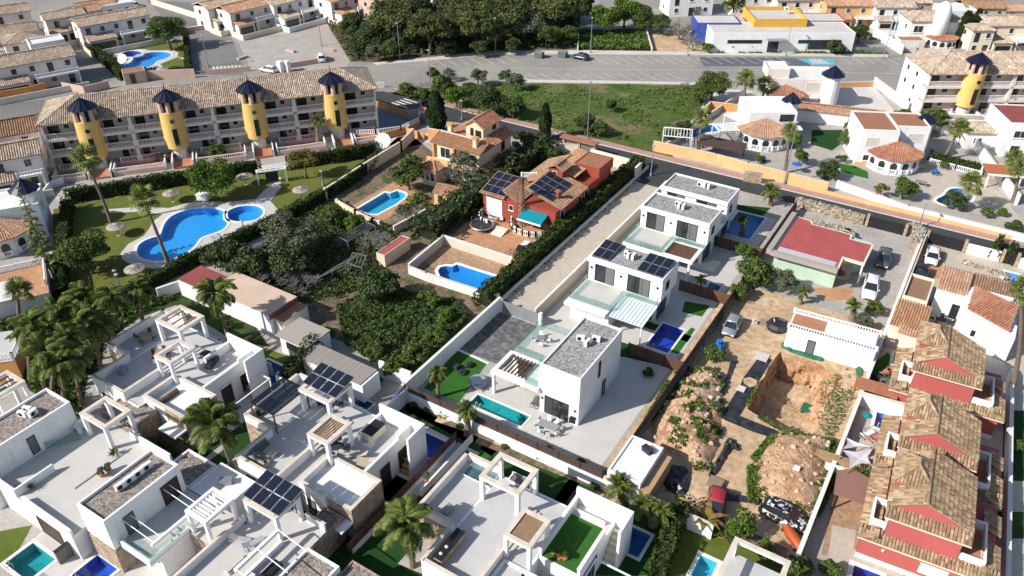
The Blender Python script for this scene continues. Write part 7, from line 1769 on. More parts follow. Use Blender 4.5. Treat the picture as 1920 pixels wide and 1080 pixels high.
b = Bld('outbuilding', 'beige building with orange tiled lean-to roof above the turquoise pool', 'outbuilding', (-1.2, 87, 0), 0); X, Y = b.o.x, b.o.y; O = lambda *r_: loc(b, *r_)
q = b.quad([(1685, 560), (1672, 607), (1730, 618), (1748, 590)], 2.8); b.blk((q[0], 88.3-Y, q[2], q[3]), 0, 2.5, 'cream_pale', None, 0)
b.tiles([(q[0]-.1, q[1]-.2, 2.6), (q[2]+.1, q[1]-.2, 2.6), (q[2]+.1, q[3], 3.2), (q[0]-.1, q[3], 3.2)], 'rooftile_orange', .3, .45)
b.tiles([(q[2]+.3, q[1]-1.2, 2.5), (q[2]+.3, q[1]-.2, 2.9), (q[0]+1, q[1]-.2, 2.9), (q[0]+1, q[1]-1.2, 2.5)], 'rooftile_pink', .3, .45)
c = b.quad([(1704, 512), (1752, 527), (1738, 571), (1696, 555)], 2.9); b.blk(c, 0, 3.1, 'cream_pale', 'rooftile_brown', .35, .2)
b = Bld('house', 'bright white house with a sloping red-orange roof at the right', 'house', (6.5, 97, 0), 0); X, Y = b.o.x, b.o.y; O = lambda *r_: loc(b, *r_)
b.blk(O(4.9, 94.6, 10.4, 100), 0, 3.7, 'white', None, 0); b.tiles([(5.2-X, 95.4-Y, 3.8), (9.9-X, 92.9-Y, 3.8), (10.2-X, 97.6-Y, 4.8), (5.2-X, 99.6-Y, 4.8)], 'rooftile_red', .3, .45)
MB().prism([(4.6-X, 94.3-Y), (10.6-X, 92.3-Y), (10.6-X, 95-Y), (4.6-X, 99-Y)], 0, 3.6).build('wall', 'white', b.t)
b.blk(O(1.4, 98.3, 4.897, 101.6), 0, 3.1, 'white', None, 0); b.shed(O(1.4, 99.3, 4.8, 103.6), (3.2, 3.9), 'rooftile_pink', .1, .3, .45); b.blk(O(4.9, 100.003, 9.8, 101.8), 0, 3.3, 'white', None, 0); b.shed(O(5, 101.9, 9.8, 104.4), (3.2, 3.6), 'rooftile_brown', .1, .3, .45)
u_ = at(1825, 612); 
for p, q in (((1823, 611), (1848, 625)), ((1862, 623), (1880, 633))):
 a, c = b.hit(*p, 'y', 94.2-Y), b.hit(*q, 'y', 93.0-Y); b.win('s', 93.6-Y, a.x, a.x+1.1, 1.3, 2.3, 'white')
b.win('w', 1.4-X, 99-Y, 100-Y, .1, 2.1, 'dark', 'door'); b.win('s', 98.3-Y, 3.6-X, 4.5-X, .1, 2.2, 'dark', 'door')
dish((10.3, 99.8), 'grey satellite dish beside the white house roof', .6, R(-20), 3.3, .4)
set_table((3.2, 96.4), .1, 'dark patio table in the sunny courtyard', 'black chair at the dark patio table', 5, 0, 1.6, .9, 'fabric_dark', 'fabric_dark', g='black chairs at the dark patio table', rad=1)
W2([P4(7.2, 75.7), P4(2.9, 75.5)], 'white wall between the two red house gardens', 1.8, 'white', 'cream_pale', .35); W2([P4(1.4, 63.4), P4(5.4, 63.6)], 'white wall with the brown planter below the sail shades', 1.6, 'white')
b = Bld('bungalow', 'bungalow with a worn red flat roof behind the stone wall', 'house', (-13, 102, 0), 0); X, Y = b.o.x, b.o.y
def prism(b, pts, z0, z1, mat, name): MB().prism([(x-X, y-Y) for x, y in pts], z0, z1).build(name, mat, b.t)
out = [(-18.9, 108.6), (-16.6, 108.2), (-16.2, 107.4), (-10.7, 107.3), (-10.6, 106), (-7.6, 106), (-7.6, 100.2), (-10.3, 100.3), (-10.2, 97.0), (-18.9, 97.0)]
prism(b, [(-18.6, 108.3), (-8.0, 107), (-8.0, 104), (-10.6, 100.6), (-10.4, 97.4), (-18.6, 97.4)], 0, 2.9, 'mint', 'wall'); prism(b, out, 2.9, 3.25, 'cream_pale', 'roof_edge'); prism(b, [tuple(p) for p in grow(out, -.3)], 3.25, 3.3, 'red_roof_paint', 'roof_surface')
MB().box(-18.4-X, 97.4-Y, 3.303, -10.8-X, 98.6-Y, 3.32).build('roof_repair', 'shade_grey', b.t)
m_ = MB(); m_.box(-19.6-X, 96.4-Y, 3.0, -18.9-X, 108.6-Y, 3.75).box(-18.897-X, 96.2-Y, 3.0, -10.2-X, 96.9-Y, 3.6).build('parapet', 'canopy_beige', b.t)
m_ = MB(); m_.box(-7.9-X, 100.3-Y, 0, -7.7-X, 101-Y, 2.897).box(-10.3-X, 100.3-Y, 0, -10.1-X, 100.5-Y, 2.897).build('carport_post', 'white', b.t)
MB().add([(-10.2-X, 96.2-Y, 2.2), (-8.6-X, 97.4-Y, 2.0), (-8.9-X, 99.6-Y, 3.1), (-10.2-X, 98.6-Y, 3.4)], [(0, 1, 2, 3)]).build('awning', 'fence_brown', b.t)
def rubble_wall(pts, label, h=1.7, th=.6):
 t = W2(pts, label, h-.1, 'cladding', None, th); P = [Vector(p) for p in pts]; o = P[0]; vs = []; fs = []
 for a, c in zip(P, P[1:]):
  L_ = (c-a).length; d = (c-a)/L_; n = Vector((-d.y, d.x))
  for k in range(int(L_*(2*h+th)*5.5)):
   u, q = random.uniform(0, L_), random.uniform(0, 2*h+th); s_ = -1 if q < h else (1 if q > h+th else 0); off = s_*th/2 if s_ else q-h-th/2; z = q if s_ < 0 else (2*h+th-q if s_ > 0 else h-.05)
   e = a+d*u+n*off-o; r = random.uniform(.12, .27); kk = len(vs); rot = random.random()*3
   for j, (zz_, rr) in enumerate(((-.5, .8), (.5, 1), (1, .45))):
    for i in range(5): aa = rot+i*1.257; vs.append((e.x+math.cos(aa)*r*rr*(1 if not s_ else 1), e.y+math.sin(aa)*r*rr, z+zz_*r*.7))
   fs += [(kk+i, kk+(i+1) % 5, kk+5+(i+1) % 5, kk+5+i) for i in range(5)]+[(kk+5+i, kk+5+(i+1) % 5, kk+10+(i+1) % 5, kk+10+i) for i in range(5)]+[tuple(kk+10+i for i in range(5))]
 stuff(link('stones', mesh_from('stones', vs, fs, 'rubble'), t)); return t
rubble_wall([(-20.8, 117.6), (-11, 117.3)], 'thick dry-stone wall between the street and the red flat roof'); rubble_wall([(-16.6, 112.4), (-12, 112.2), (-10.9, 109.8)], 'lower dry-stone wall behind the red-roofed bungalow', 1.2, 1.4); rubble_wall([(-4.4, 118), (-3.0, 118), (-3.0, 113)], 'short stone wall with pillar right of the iron gate', 1.8, .8)
def ggate(x0, y0, x1, y1, label, h=1.8):
 t = thing('iron_gate', label, 'gate', (x0, y0, 0), math.atan2(y1-y0, x1-x0)); L_ = math.dist((x0, y0), (x1, y1)); MB().box(0, -.03, .1, L_/2-.03, .03, h).build('gate_leaf', 'metal_dark', t); MB().box(L_/2+.03, -.03, .1, L_, .03, h).build('gate_leaf', 'metal_dark', t)
 for x in (-.2, L_+.2): MB().box(x-.2, -.25, 0, x+.2, .25, h+.3).build('pillar', 'cladding', t)
ggate(-10, 117, -5, 117, 'black double iron gate of the grey forecourt'); ggate(-1.6, 116.6, 3, 116.6, 'black wrought gate with stone coping behind the white car'); ggate(8.2, 116.4, 9.6, 116.4, 'narrow black gate between clipped hedges')
W2([(3.5, 116.6), (7.6, 116.6)], 'short white street wall right of the wrought gate', 1.6, 'white'); W2([(10, 116.4), (22, 116.4)], 'white street wall behind the clipped hedge blocks', 1.5, 'white'); W2([(-2, 116.6), (-2, 100)], 'narrow brown wall beside the dark parked car', 1.4, 'pale_wall')
rubble_wall([(3.6, 113.4), (9.4, 112.6)], 'low rockery edging the beige courtyard', .5, .5)
b = Bld('outbuilding', 'long white outbuilding with perforated parapet on the building plot', 'outbuilding', (-7.5, 83.6, 0), 4); r_ = (-4.9, -1.9, 4.9, 1.7); b.blk(r_, 0, 3.0, 'white', None, 0)
MB().box(r_[0]+.2, r_[1]+.3, 3.0, -1.0, r_[3]-.3, 3.03).build('roof_surface', 'terra_floor', b.t); MB().box(-.95, r_[1]+.3, 3.0, r_[2]-.2, r_[3]-.3, 3.25).build('roof_panel', 'ribbed_white', b.t)
balustrade(b.t, (r_[0], r_[1]+.1, 3.0), (r_[2], r_[1]+.1, 3.0), .6, 'white', .3, .12); balustrade(b.t, (r_[0], r_[3]-.1, 3.0), (r_[2], r_[3]-.1, 3.0), .6, 'white', .3, .12)
b.win('s', r_[1], -2.4, -1.5, .1, 2.1, 'panel', 'door')
for x in (-.2, 1.6, 3.2): b.win('s', r_[1], x, x+1.0, .3, 2.1, 'garage', 'panel_door')
p = at(1470, 633); set_table((p.x-3, p.y+1.2), .1, 'small table outside the white outbuilding', 'plastic chair outside the white outbuilding', 2, 0, .7, .6, g='chairs outside the outbuilding')
car(1655, 492, (1648, 520), 'silver-grey hatchback parked on the grey forecourt', 'paint_grey', 'suv'); car(1746, 487, (1741, 510), 'white car on the terracotta drive behind the wrought gate', 'paint_white', 'hatch'); car(1724, 520, (1716, 540), 'black car in the shade next to the white car', 'paint_black', 'hatch')
car(1371, 617, (1362, 636), 'silver hatchback parked on the sandy building plot', 'paint_silver', 'hatch'); car(1630, 548, (1624, 575), 'white van parked beside the carport', 'paint_white', 'van', cat='van', name='parked_van')
car(1088, 111, (1078, 109), 'dark blue car parked alone on the pale road', 'paint_navy', 'hatch'); car(603, 113, (600, 104), 'white pickup-like car parked on the square', 'paint_white', 'suv'); car(505, 135, (490, 132), 'white car behind the apartment roof', 'paint_white', 'hatch')
car(253, 12, (246, 6), 'white car at the kerb of the top left road', 'paint_white', 'hatch'); car(681, 35, (671, 30), 'white car nearest the woodland edge', 'paint_white', 'hatch'); car(697, 30, (688, 24), 'dark car between two others by the woodland', 'paint_navy', 'hatch'); car(714, 24, (705, 18), 'pale silver car half hidden by the pines', 'paint_silver', 'hatch')
car(822, 13, (812, 12), 'white van-like car on the back street', 'paint_white', 'suv'); car(842, 8, (832, 6), 'silver van behind the white one on the back street', 'paint_silver', 'van'); car(43, 236, (38, 231), 'white car at the left edge beside the roof', 'paint_white', 'hatch'); car(345, 62, (340, 55), 'dark car in the shade under the round tree', 'paint_black', 'hatch')
car(1900, 78, (1890, 78), 'white car in front of the cream house at the top right', 'paint_white', 'hatch'); car(1452, 10, (1440, 6), 'white car on the street behind the yellow school block', 'paint_white', 'hatch')
car(1342, 953, (1337, 978), 'old red car under a faded cover at the plot corner', 'fabric_red', 'hatch'); car(1468, 975, (1500, 992), 'classic car wrapped in a black and white spotted cover', 'zebra_wrap', 'suv')
sheet('membrane', zz(1180, 620, 3.375, [(835,145),(905,185),(820,320),(760,440),(700,540),(950,640),(905,680),(780,640),(610,570),(530,520),(560,470),(610,490),(700,350),(720,300)]), 8, 'membrane_black')
sheet('sand_patch', zz(1180, 620, 3.375, [(720,305),(760,295),(810,315),(800,350),(760,360),(725,335)]), 10, 'earth')
def tarp(px, label, mat, h=.35, cat='tarpaulin', name='tarpaulin'):
 P = [tuple(at(*p)[:2]) for p in px]; cx = sum(p[0] for p in P)/len(P); cy = sum(p[1] for p in P)/len(P); vs, fs = cut(smooth_poly(P, 1)); m_ = bmesh.new()
 V = [m_.verts.new((x-cx, y-cy, .0)) for x, y in vs]
 for f in fs:
  try: m_.faces.new([V[i] for i in f])
  except ValueError: pass
 bmesh.ops.subdivide_edges(m_, edges=m_.edges[:], cuts=4, use_grid_fill=True)
 from mathutils import noise as mn
 for v in m_.verts:
  e = 0 if v.is_boundary else 1; v.co.z = .03+e*(h*.5+h*mn.noise(Vector((v.co.x*1.9+cx, v.co.y*1.9, 3)))*1.2)+random.uniform(0, .05)
 me = bpy.data.meshes.new(name); m_.to_mesh(me); m_.free(); me.materials.append(MATS[mat]); o = link(name, me); o.location = (cx, cy, .04); return tag(o, label, cat)
tarp(zz(1180, 620, 3.375, [(640,200),(700,190),(660,230),(630,330),(600,430),(550,400),(600,330),(625,250)]), 'crumpled black plastic sheet beside the long soil mound', 'black_tarp'); tarp(zz(1180, 620, 3.375, [(610,690),(650,680),(710,745),(690,770),(650,745),(600,830),(540,930),(490,930),(530,850),(590,760)]), 'long twisted black plastic sheet in the middle of the plot', 'black_tarp', .5)
tarp(zz(1180, 620, 3.375, [(500,980),(560,990),(740,1060),(900,1100),(700,1090),(500,1060)]), 'black plastic strip along the bottom of the plot', 'black_tarp', .3); tarp(zz(1180, 620, 3.375, [(190,850),(380,860),(385,1000),(330,1060),(215,1000)]), 'dark sagging cover over the small pond by the flat-roofed shed', 'black_tarp', .6)
tarp(zz(1180, 620, 3.375, [(530,95),(560,75),(605,95),(600,130),(560,130)]), 'blue folded tarpaulin on the bush', 'blue_tarp', 1.1); tarp(zz(1180, 620, 3.375, [(958,85),(975,80),(1240,180),(1210,205),(965,120)]), 'green mesh strip along the rim of the pit', 'green_tarp', .25); tarp(zz(1180, 620, 3.375, [(1425,230),(1480,245),(1465,305),(1440,300)]), 'green cloth with a white heap near the wall', 'green_tarp', .3)
for i, (x, y, s_) in enumerate(((838, 168, .75), (707, 371, .45))):
 p = at(1180+x/3.375, 620+y/3.375); t = MB().box(-s_, -s_, 0, s_, s_, .12).build('inspection_cover', 'concrete_pale'); t.location = (p.x, p.y, .05); tag(t, ['large white square cover on the black membrane', 'small white square cover on the black membrane'][i], 'cover')
p = at(1518, 775, -3.2); t = thing('plywood_box', 'dark green box standing in the excavation', 'box', (p.x, p.y, -3.3)); MB().box(-.9, -.7, 0, .9, .7, .7).build('box', 'metal_dark', t); MB().box(-1, -.8, .7, 1, .8, .76).build('lid', 'green_tarp', t)
p = at(1457, 615); t = thing('covered_heap', 'round black covered boat-like heap by the outbuilding', 'cover', p); MB().lathe(0, 0, [(1.3, 0), (1.35, .5), (1.1, .9), (.9, .7), (.2, .6)], 14).build('cover', 'black_tarp', t)
for i, (x, y) in enumerate(((543, 975), (1060, 870))):
 p = at(1180+x/3.375, 620+y/3.375, 0 if i == 0 else 2.2); t = MB().box(-.7, -.6, 0, .7, .6, .5).build('rubble_bag', 'reed' if i == 0 else 'plastic_white'); t.scale = (1, 1, 1) if i == 0 else (.4, .4, .5); t.location = (p.x, p.y, 0 if i == 0 else 2.1); tag(t, ['wooden crate at the end of the twisted black sheet', 'white sack on top of the pale soil mound'][i], ['crate', 'sack'][i])
rocks = []
for k in range(170):
 P, vs, ok, nx, ny = M1 if k % 3 else M2; i = random.choice([j for j in range(0, len(ok)) if ok[j]]); rocks.append(vs[i])
vs = []; fs = []
for (x, y, z) in rocks:
 r = random.uniform(.08, .32); k = len(vs); a0 = random.random()*3
 for zz_, rr in ((-.4, .8), (.3, 1), (.8, .5)):
  for i in range(5): vs.append((x+math.cos(a0+i*1.257)*r*rr*random.uniform(.8, 1.2), y+math.sin(a0+i*1.257)*r*rr, z+zz_*r))
 fs += [(k+i, k+(i+1) % 5, k+5+(i+1) % 5, k+5+i) for i in range(5)]+[(k+5+i, k+5+(i+1) % 5, k+10+(i+1) % 5, k+10+i) for i in range(5)]+[tuple(k+10+i for i in range(5))]
stuff(link('rocks', mesh_from('rocks', vs, fs, 'rock')))
def sail(pts, label):
 P = [at(x, y, z) for x, y, z in pts]; o = P[0]; t = thing('sail_shade', label, 'sail shade', (o.x, o.y, 0)); m_ = MB(); N = 6; n = len(P); c = sum(P, Vector())/n; vs = []; fs = []
 for i in range(n):
  a, d = P[i], P[(i+1) % n]
  for k in range(N): e = a.lerp(d, k/N); e = e.lerp(c, .32*math.sin(math.pi*k/N)); vs.append(e-Vector((o.x, o.y, 0)))
 vs.append(c-Vector((o.x, o.y, .15))); k = len(vs)-1; m_.add(vs, [(i, (i+1) % k, k) for i in range(k)]).build('sail', 'sail', t)
 for p in P: e = p-Vector((o.x, o.y, 0)); MB().tube([(e.x, e.y, 0), (e.x, e.y, e.z+.1)], .04, 5).build('post', 'metal_grey', t)
Zs = lambda x, y, z: (1560+x/4.153, 820+y/4.153, z)
sail([Zs(110, 0, 2.9), Zs(325, 75, 2.4), Zs(80, 92, 2.9)], 'upper grey triangular sail shade'); sail([Zs(80, 98, 2.9), Zs(320, 85, 2.4), Zs(300, 205, 2.6), Zs(130, 248, 2.9)], 'lower grey four-cornered sail shade')
b = Bld('gazebo', 'brown hexagonal gazebo roof beside the grey-white wall', 'gazebo', (1598, 945), 4); MB().prism([(-1.9, -1.8), (1.6, -1.9), (2.0, 1.3), (-.8, 2.2), (-2.1, 1.3)], 2.2, 2.35).build('roof', 'gazebo_brown', b.t)
for x in (-1.7, 1.5):
 for y in (-1.6, 1.2): MB().box(x-.06, y-.06, 0, x+.06, y+.06, 2.2).build('post', 'wood', b.t)
b = Bld('planter', 'long brown timber planter full of tropical leaves', 'planter', (*P4(2.6, 64.6), 0), 4); MB().box(-2.7, -.5, 0, 2.7, .4, 1.6).build('box', 'wood_light', b.t)
b = Bld('patio_roof', 'orange tiled patio roof below the turquoise pool', 'patio roof', (*P4(4.2, 77.0), 0), 4); MB().box(-2.2, -1, 1.9, 2.2, 1, 2.0).build('roof', 'tile_red', b.t); [MB().box(x-.05, y-.05, 0, x+.05, y+.05, 1.897).build('post', 'wood', b.t) for x in (-2, 2) for y in (-.8, .8)]
for i, (x, y, m, l) in enumerate(((1668, 697, 'fabric_pink', 'pink lounger beside the turquoise plunge pool'), (1658, 702, 'fabric_pink', 'small pink footstool-like lounger on the artificial lawn'))): p = at(x, y); lounger((p.x, p.y), R(70), l, m)
for i, (x, y, m, l) in enumerate(((1646, 717, 'fabric_dark', 'dark garden sofa next to the grey one'), (1661, 722, 'fabric_grey', 'grey garden sofa on the artificial lawn'))): p = at(x, y); sofa((p.x, p.y), R(10), l, 1.4, mat=m)
p = at(1690, 700)
b = Bld('rubber_dinghy', 'orange upturned kayak beside the spotted car', 'kayak', (1485, 1012), 0); m_ = MB(); loft(m_, [[(x, -w, .3), (x, w, .3), (x, w*.7, .3+hh), (x, -w*.7, .3+hh)] for x, w, hh in ((-1.9, .05, .1), (-1.2, .42, .45), (0, .55, .55), (1.2, .42, .45), (1.9, .05, .1))]); m_.build('hull', 'orange_kayak', b.t, True); MB().box(-1.2, -.5, 0, -1.0, .5, .3).box(1.0, -.5, 0, 1.2, .5, .3).build('trestle', 'wood', b.t); b.t.rotation_euler.z = R(-45)
p = at(1605, 990); b = Bld('patio_set', 'worn patio table on the beige terrace by the gazebo', 'table', (1620, 1003), 0); table((b.o.x, b.o.y), .3, 'worn glass-topped table by the gazebo', 1.4, .9); bpy.data.objects.remove(b.t)
p = at(1662, 1006); t = MB().box(-.4, -1.3, .0, .4, 1.3, .35).build('paddle_board', 'blue_tarp'); t.location = (p.x, p.y, 0); t.rotation_euler.z = R(0); tag(t, 'blue rolled pool cover beside the nearest red house', 'pool cover')
for i, (x, y) in enumerate(((1625, 818), (1640, 824), (1652, 836))): p = at(x, y); lounger((p.x, p.y), R(60), ['white lounger', 'white and pink lounger', 'blue and white lounger'][i]+' above the sail shades', ['plastic_white', 'fabric_pink', 'alu'][i])
p = at(1618, 806); parasol((p.x, p.y), 'closed teal parasol by the bright blue plunge pool', .5, 2.2, 'teal_cloth')
for i, (x, y, l) in enumerate(((-58.2, 24.5, 'left dark storage trunk on the wide left terrace'), (-49.6, 29.5, 'grey trunk on the low roof behind the solar canopy'), (-30.2, 37.6, 'grey storage trunk by the steps of the reed-canopy house'), (-71.6, 34.5, 'grey storage trunk at the front of the sunny terrace'), (-18.2, 54.2, 'roof hatch on the flat-roofed outbuilding'))):
 t = MB().box(-.5, -.3, 0, .5, .3, .45).box(-.55, -.35, .45, .55, .35, .52).build('storage_trunk', ('fabric_dark', 'metal_grey')[i % 2 or i == 2]); t.location = (x, y, 3.22 if i < 4 else 2.86); t.rotation_euler.z = i*.7; tag(t, l, 'trunk')
W2([P4(17.4, 52), P4(17.4, 88)], 'long white wall right of the red houses', 1.5, 'white', 'coping_white', .3)
W2([(-21.5, 124.3), (60, 124.3)], 'low orange base wall under the white street wall at the right', .7, 'orange_pale', None, .3)
# ================================================================== FAR SIDE
def rotunda(b, cx, cy, r, h=2.9, a0=-175, a1=-5, n=6, rise=1.5, tile='rooftile_red', wall_='white'):
 P = [(cx+r*math.cos(R(a0+(a1-a0)*k/n)), cy+r*math.sin(R(a0+(a1-a0)*k/n))) for k in range(n+1)]; b_ = MB().prism(P+[(cx, cy+.1)], 0, h); b_.build('bay_wall', wall_, b.t)
 for p, q in zip(P, P[1:]):
  p, q = Vector(p), Vector(q); m = (p+q)/2; d = (q-p).normalized(); o = Vector((d.y, -d.x))*.04
  A = [m+d*(.55*math.cos(t))+o for t in [math.pi*i/8 for i in range(9)]]; pts = [(m.x-d.x*.55+o.x, m.y-d.y*.55+o.y, .35), (m.x+d.x*.55+o.x, m.y+d.y*.55+o.y, .35)]+[(e.x, e.y, 1.7+.55*math.sin(math.pi*i/8)) for i, e in enumerate(A)]
  MB().poly(pts).build('arch', 'pane', b.t)
  e0, e1 = m-d*.55+o*2.5, m+d*.55+o*2.5; balustrade(b.t, (e0.x, e0.y, .35), (e1.x, e1.y, .35), .75, 'white', .24, .08)
  P0 = Vector((cx, cy))+(p-Vector((cx, cy)))*1.13; P1 = Vector((cx, cy))+(q-Vector((cx, cy)))*1.13; b.tiles([(P0.x, P0.y, h), (P1.x, P1.y, h), (cx, cy, h+rise)], tile, .3, .45); b.ridge((P0.x, P0.y, h+.05), (cx, cy, h+rise), tile, .1)
def cone(b, x, y, z, r, h, base=None, n=10):
 m_ = MB()
 for k in range(n): a, c = 2*math.pi*k/n, 2*math.pi*(k+1)/n; m_.add([(x+r*math.cos(a), y+r*math.sin(a), z), (x+r*math.cos(c), y+r*math.sin(c), z), (x, y, z+h)], [(0, 1, 2)])
 o = m_.build('cone_roof', 'navy_tile', b.t); m_ = MB()
 for k in range(n): a = 2*math.pi*k/n; m_.bar((x+r*math.cos(a), y+r*math.sin(a), z+.03), (x, y, z+h+.03), .08)
 m_.tube([(x, y, z+h), (x, y, z+h+1)], .04, 4).build('cone_rib', 'navy_tile', o)
 if base: MB().lathe(x, y, [(base[0], base[1]), (base[0], z)], 16).build('tower', base[2], b.t)
def town(px, py, ang, w, d, label, wm='pink_white', tile='rooftile_pale', fl=2, style='gable', wing=0, terr=0, z=None, dish_=0, grp='tiled townhouses of the estate'):
 """px,py = middle of the roof in the photo"""
 h = 2.8*fl; p = at(px, py, h+.6); b = Bld('townhouse', label, 'house', (p.x, p.y, 0), ang, grp); x0, x1, y0, y1 = -w/2, w/2, -d/2, d/2
 if style == 'flat': b.blk((x0, y0, x1, y1), 0, h+.5, wm, tile if not tile.startswith('roof') else 'terra_floor', .35, .2)
 else: b.blk((x0, y0, x1, y1), 0, h, wm, None, 0); b.hip((x0, y0, x1, y1), h-.05, d*.17, tile, .35, .36, .55, gable='x' if style == 'gable' else None)
 for f in range(fl):
  n = max(2, int(w/3.2))
  for k in range(n):
   u = x0+w*(k+.5)/n; dr = (k+f) % 3 == 1; b.win('s', y0, u-.55, u+.55, f*2.8+(.1 if dr else .95), f*2.8+2.2, 'dark' if dr else 'white')
  b.win('e', x1, -1.3, -.2, f*2.8+.9, f*2.8+2.1, 'white'); b.win('w', x0, .2, 1.3, f*2.8+.9, f*2.8+2.1, 'white')
 if wing:
  r_ = (x0+.6, y0-wing, x0+w*.42, y0-.003); b.blk(r_, 0, 2.7, wm, None, 0); b.shed(r_, (2.7, 3.5), tile, .25, .36, .55); b.win('s', r_[1], r_[0]+.5, r_[2]-.5, .2, 2.1, 'dark', 'porch_window')
  r_ = (x0+w*.5, y0-wing*.9, x1-.3, y0-.003); b.slab(r_, 2.6, 2.8, 'white', 'balcony'); balustrade(b.t, (r_[0], r_[1]+.1, 2.8), (r_[2], r_[1]+.1, 2.8), .85, 'white', .34, .14)
  for x in (r_[0]+.15, r_[2]-.15): MB().box(x-.14, r_[1], 0, x+.14, r_[1]+.28, 2.6).build('column', 'white', b.t)
 if terr: b.blk((x0+w*.55, y0+.8, x1-.6, y0+3.2), h-.4, h+1.9, 'white', 'white_old', .12, .15)
 if wing: 
  t = b.t; MB().box(x0-.5, y0-wing-3.0, 0, x1+.5, y0-wing-2.8, 1.3).box(x0-.5, y0-wing-2.797, 0, x0-.3, y0, 1.3).build('garden_wall', 'cream_pale' if wm != 'white' else 'white', t)
 return b
TL = [(48,103,68,17,8,'long two-storey townhouse row with a chimney at the left edge',dict(wing=2.4,terr=0)),(40,66,66,8,7,'townhouse with a pyramid roof behind the left row',dict(style='hip')),(205,28,72,16,7,'pinkish townhouse row above the round tree',dict(wing=3)),(84,72,68,7,5,'small white-boxed roof terrace between the rows',dict(style='flat',tile='white_old',wm='white')),
(118,50,60,6,4,'low cream porch house beside the lane',dict(fl=1,tile='rooftile_pink')),(10,52,66,12,7,'townhouse with long tiled roof at the upper left edge',dict(wing=2)),(45,48,66,7,5,'narrow tiled townhouse beside the lane',dict()),(12,14,66,9,7,'dark-walled townhouse in the top left corner',dict()),
(115,22,70,9,6,'townhouse with stepped white terraces near the top edge',dict(wing=2)),(148,14,72,8,6,'townhouse with pink tiles near the top edge',dict(tile='rooftile_pink')),(175,4,72,9,6,'salmon townhouse touching the top edge',dict(tile='rooftile_pink',wing=2)),(212,2,72,8,6,'flat white terrace house at the top edge',dict(style='flat',tile='white_old',wm='white')),
(12,232,60,9,8,'brown-roofed old house left of the apartments',dict(tile='rooftile_brown',wing=3)),(18,275,60,8,7,'pinkish house with arched balcony at the left edge',dict(wing=2)),(455,6,80,12,7,'cream townhouse with pink tiled roof beyond the square',dict(tile='rooftile_pink',wing=2)),(405,2,80,9,7,'white townhouse left of the cream one at the top',dict(wing=2)),
(535,-8,82,13,7,'white townhouse row at the top edge above the road bend',dict(wm='white',wing=3)),(640,-14,82,13,7,'townhouse row at the top edge above the parked cars',dict(tile='rooftile_pink',wing=3)),(720,-14,82,12,7,'far townhouse with salmon garden wall at the top edge',dict(wm='salmon',wing=2)),
(1500,-12,35,14,8,'cream house on the street behind the school',dict(wing=2)),(1600,0,32,15,6,'orange-walled townhouse row above the school',dict(wm='orange_pale',tile='rooftile_pink',wing=2)),(1672,2,32,10,7,'white townhouse with sun loungers behind the round tower house',dict(wm='white',wing=2)),(1705,-6,32,9,7,'salmon townhouse at the top right',dict(wm='salmon')),
(1793,12,32,8,7,'narrow bright white house behind the cypresses',dict(wm='white',fl=2,style='flat',tile='white_old')),(1840,4,32,10,7,'dark-gabled house at the top right edge',dict(wm='pale_wall',tile='rooftile_brown')),(1890,10,32,10,6,'low tiled house in the top right corner',dict(fl=1,tile='rooftile_pink')),(1818,18,30,5,5,'small white tiled annexe between the cypresses',dict(wm='white',fl=1)),
(1885,34,32,12,8,'large cream house with arched porch at the right edge',dict(wm='cream_pale',tile='rooftile_pale',wing=4)),(1838,46,32,5,5,'narrow cream stair house with tiled cap',dict(wm='cream_pale',fl=2,style='hip')),(1290,-22,40,12,8,'white house behind the woodland with dark windows',dict(wm='white')),(1420,-20,40,14,8,'white townhouse beyond the palm',dict(wm='white')),
(850,-30,60,16,8,'townhouse row hidden behind the pines',dict()),(960,-34,60,16,8,'second townhouse row hidden behind the pines',dict())]
for a in TL: town(*a[:6], **a[6])
def rowwall(pts, label, h, mat, cap=None): wall(pts, label, h, .25, mat, cap)
rowwall([(0, 190), (60, 180), (88, 172)], 'ochre street wall at the left edge below the townhouses', 2.0, 'orange'); rowwall([(120, 168), (160, 176), (205, 165)], 'pinkish street wall with a dark gate below the townhouses', 1.6, 'salmon'); rowwall([(332, 62), (420, 50), (560, 34)], 'pink low wall with white fence along the top road', 1.0, 'salmon', 'white'); rowwall([(594, 27), (720, 14), (870, 2)], 'long pink low wall along the back street', 1.2, 'salmon')
rowwall([(285, 8), (392, 42)], 'cream wall along the top left road', 1.5, 'cream_pale'); rowwall([(262, 150), (366, 146)], 'pinkish rear wall of the apartment yards', 2.0, 'salmon'); rowwall([(395, 140), (470, 133)], 'reddish rear wall of the apartment yards', 1.1, 'salmon')
rowwall([(540, 128), (600, 118)], 'reddish rear yard wall behind the fourth tower', 1.1, 'salmon'); rowwall([(60, 400), (98, 352), (120, 345)], 'white balustraded wall by the lane gate', 1.2, 'white'); rowwall([(62, 355), (84, 290)], 'ochre wall between the old house and the apartments', 2.0, 'orange')
p = at(238, 140); b = Bld('utility_hut', 'pinkish hut under the satellite dish behind the apartments', 'hut', (255, 152), 60); b.blk((-2.2, -1.6, 2.2, 1.6), 0, 2.5, 'salmon', 'brown_flat', .1, .15); b.win('s', -1.6, -1, 0, .1, 2.1, 'dark', 'door'); dish((p.x, p.y), 'white satellite dish behind the apartment roof', 1.1, R(-70), 2.0, 1.0)
for i, (x, y) in enumerate(((527, 135), (540, 134))): p = at(x, y); t = MB().box(-.6, -.5, 0, .6, .5, 2.4).build('meter_box', 'white'); t.location = p; tag(t, ['left white chimney block behind the apartment roof', 'right white chimney block behind the apartment roof'][i], 'chimney')
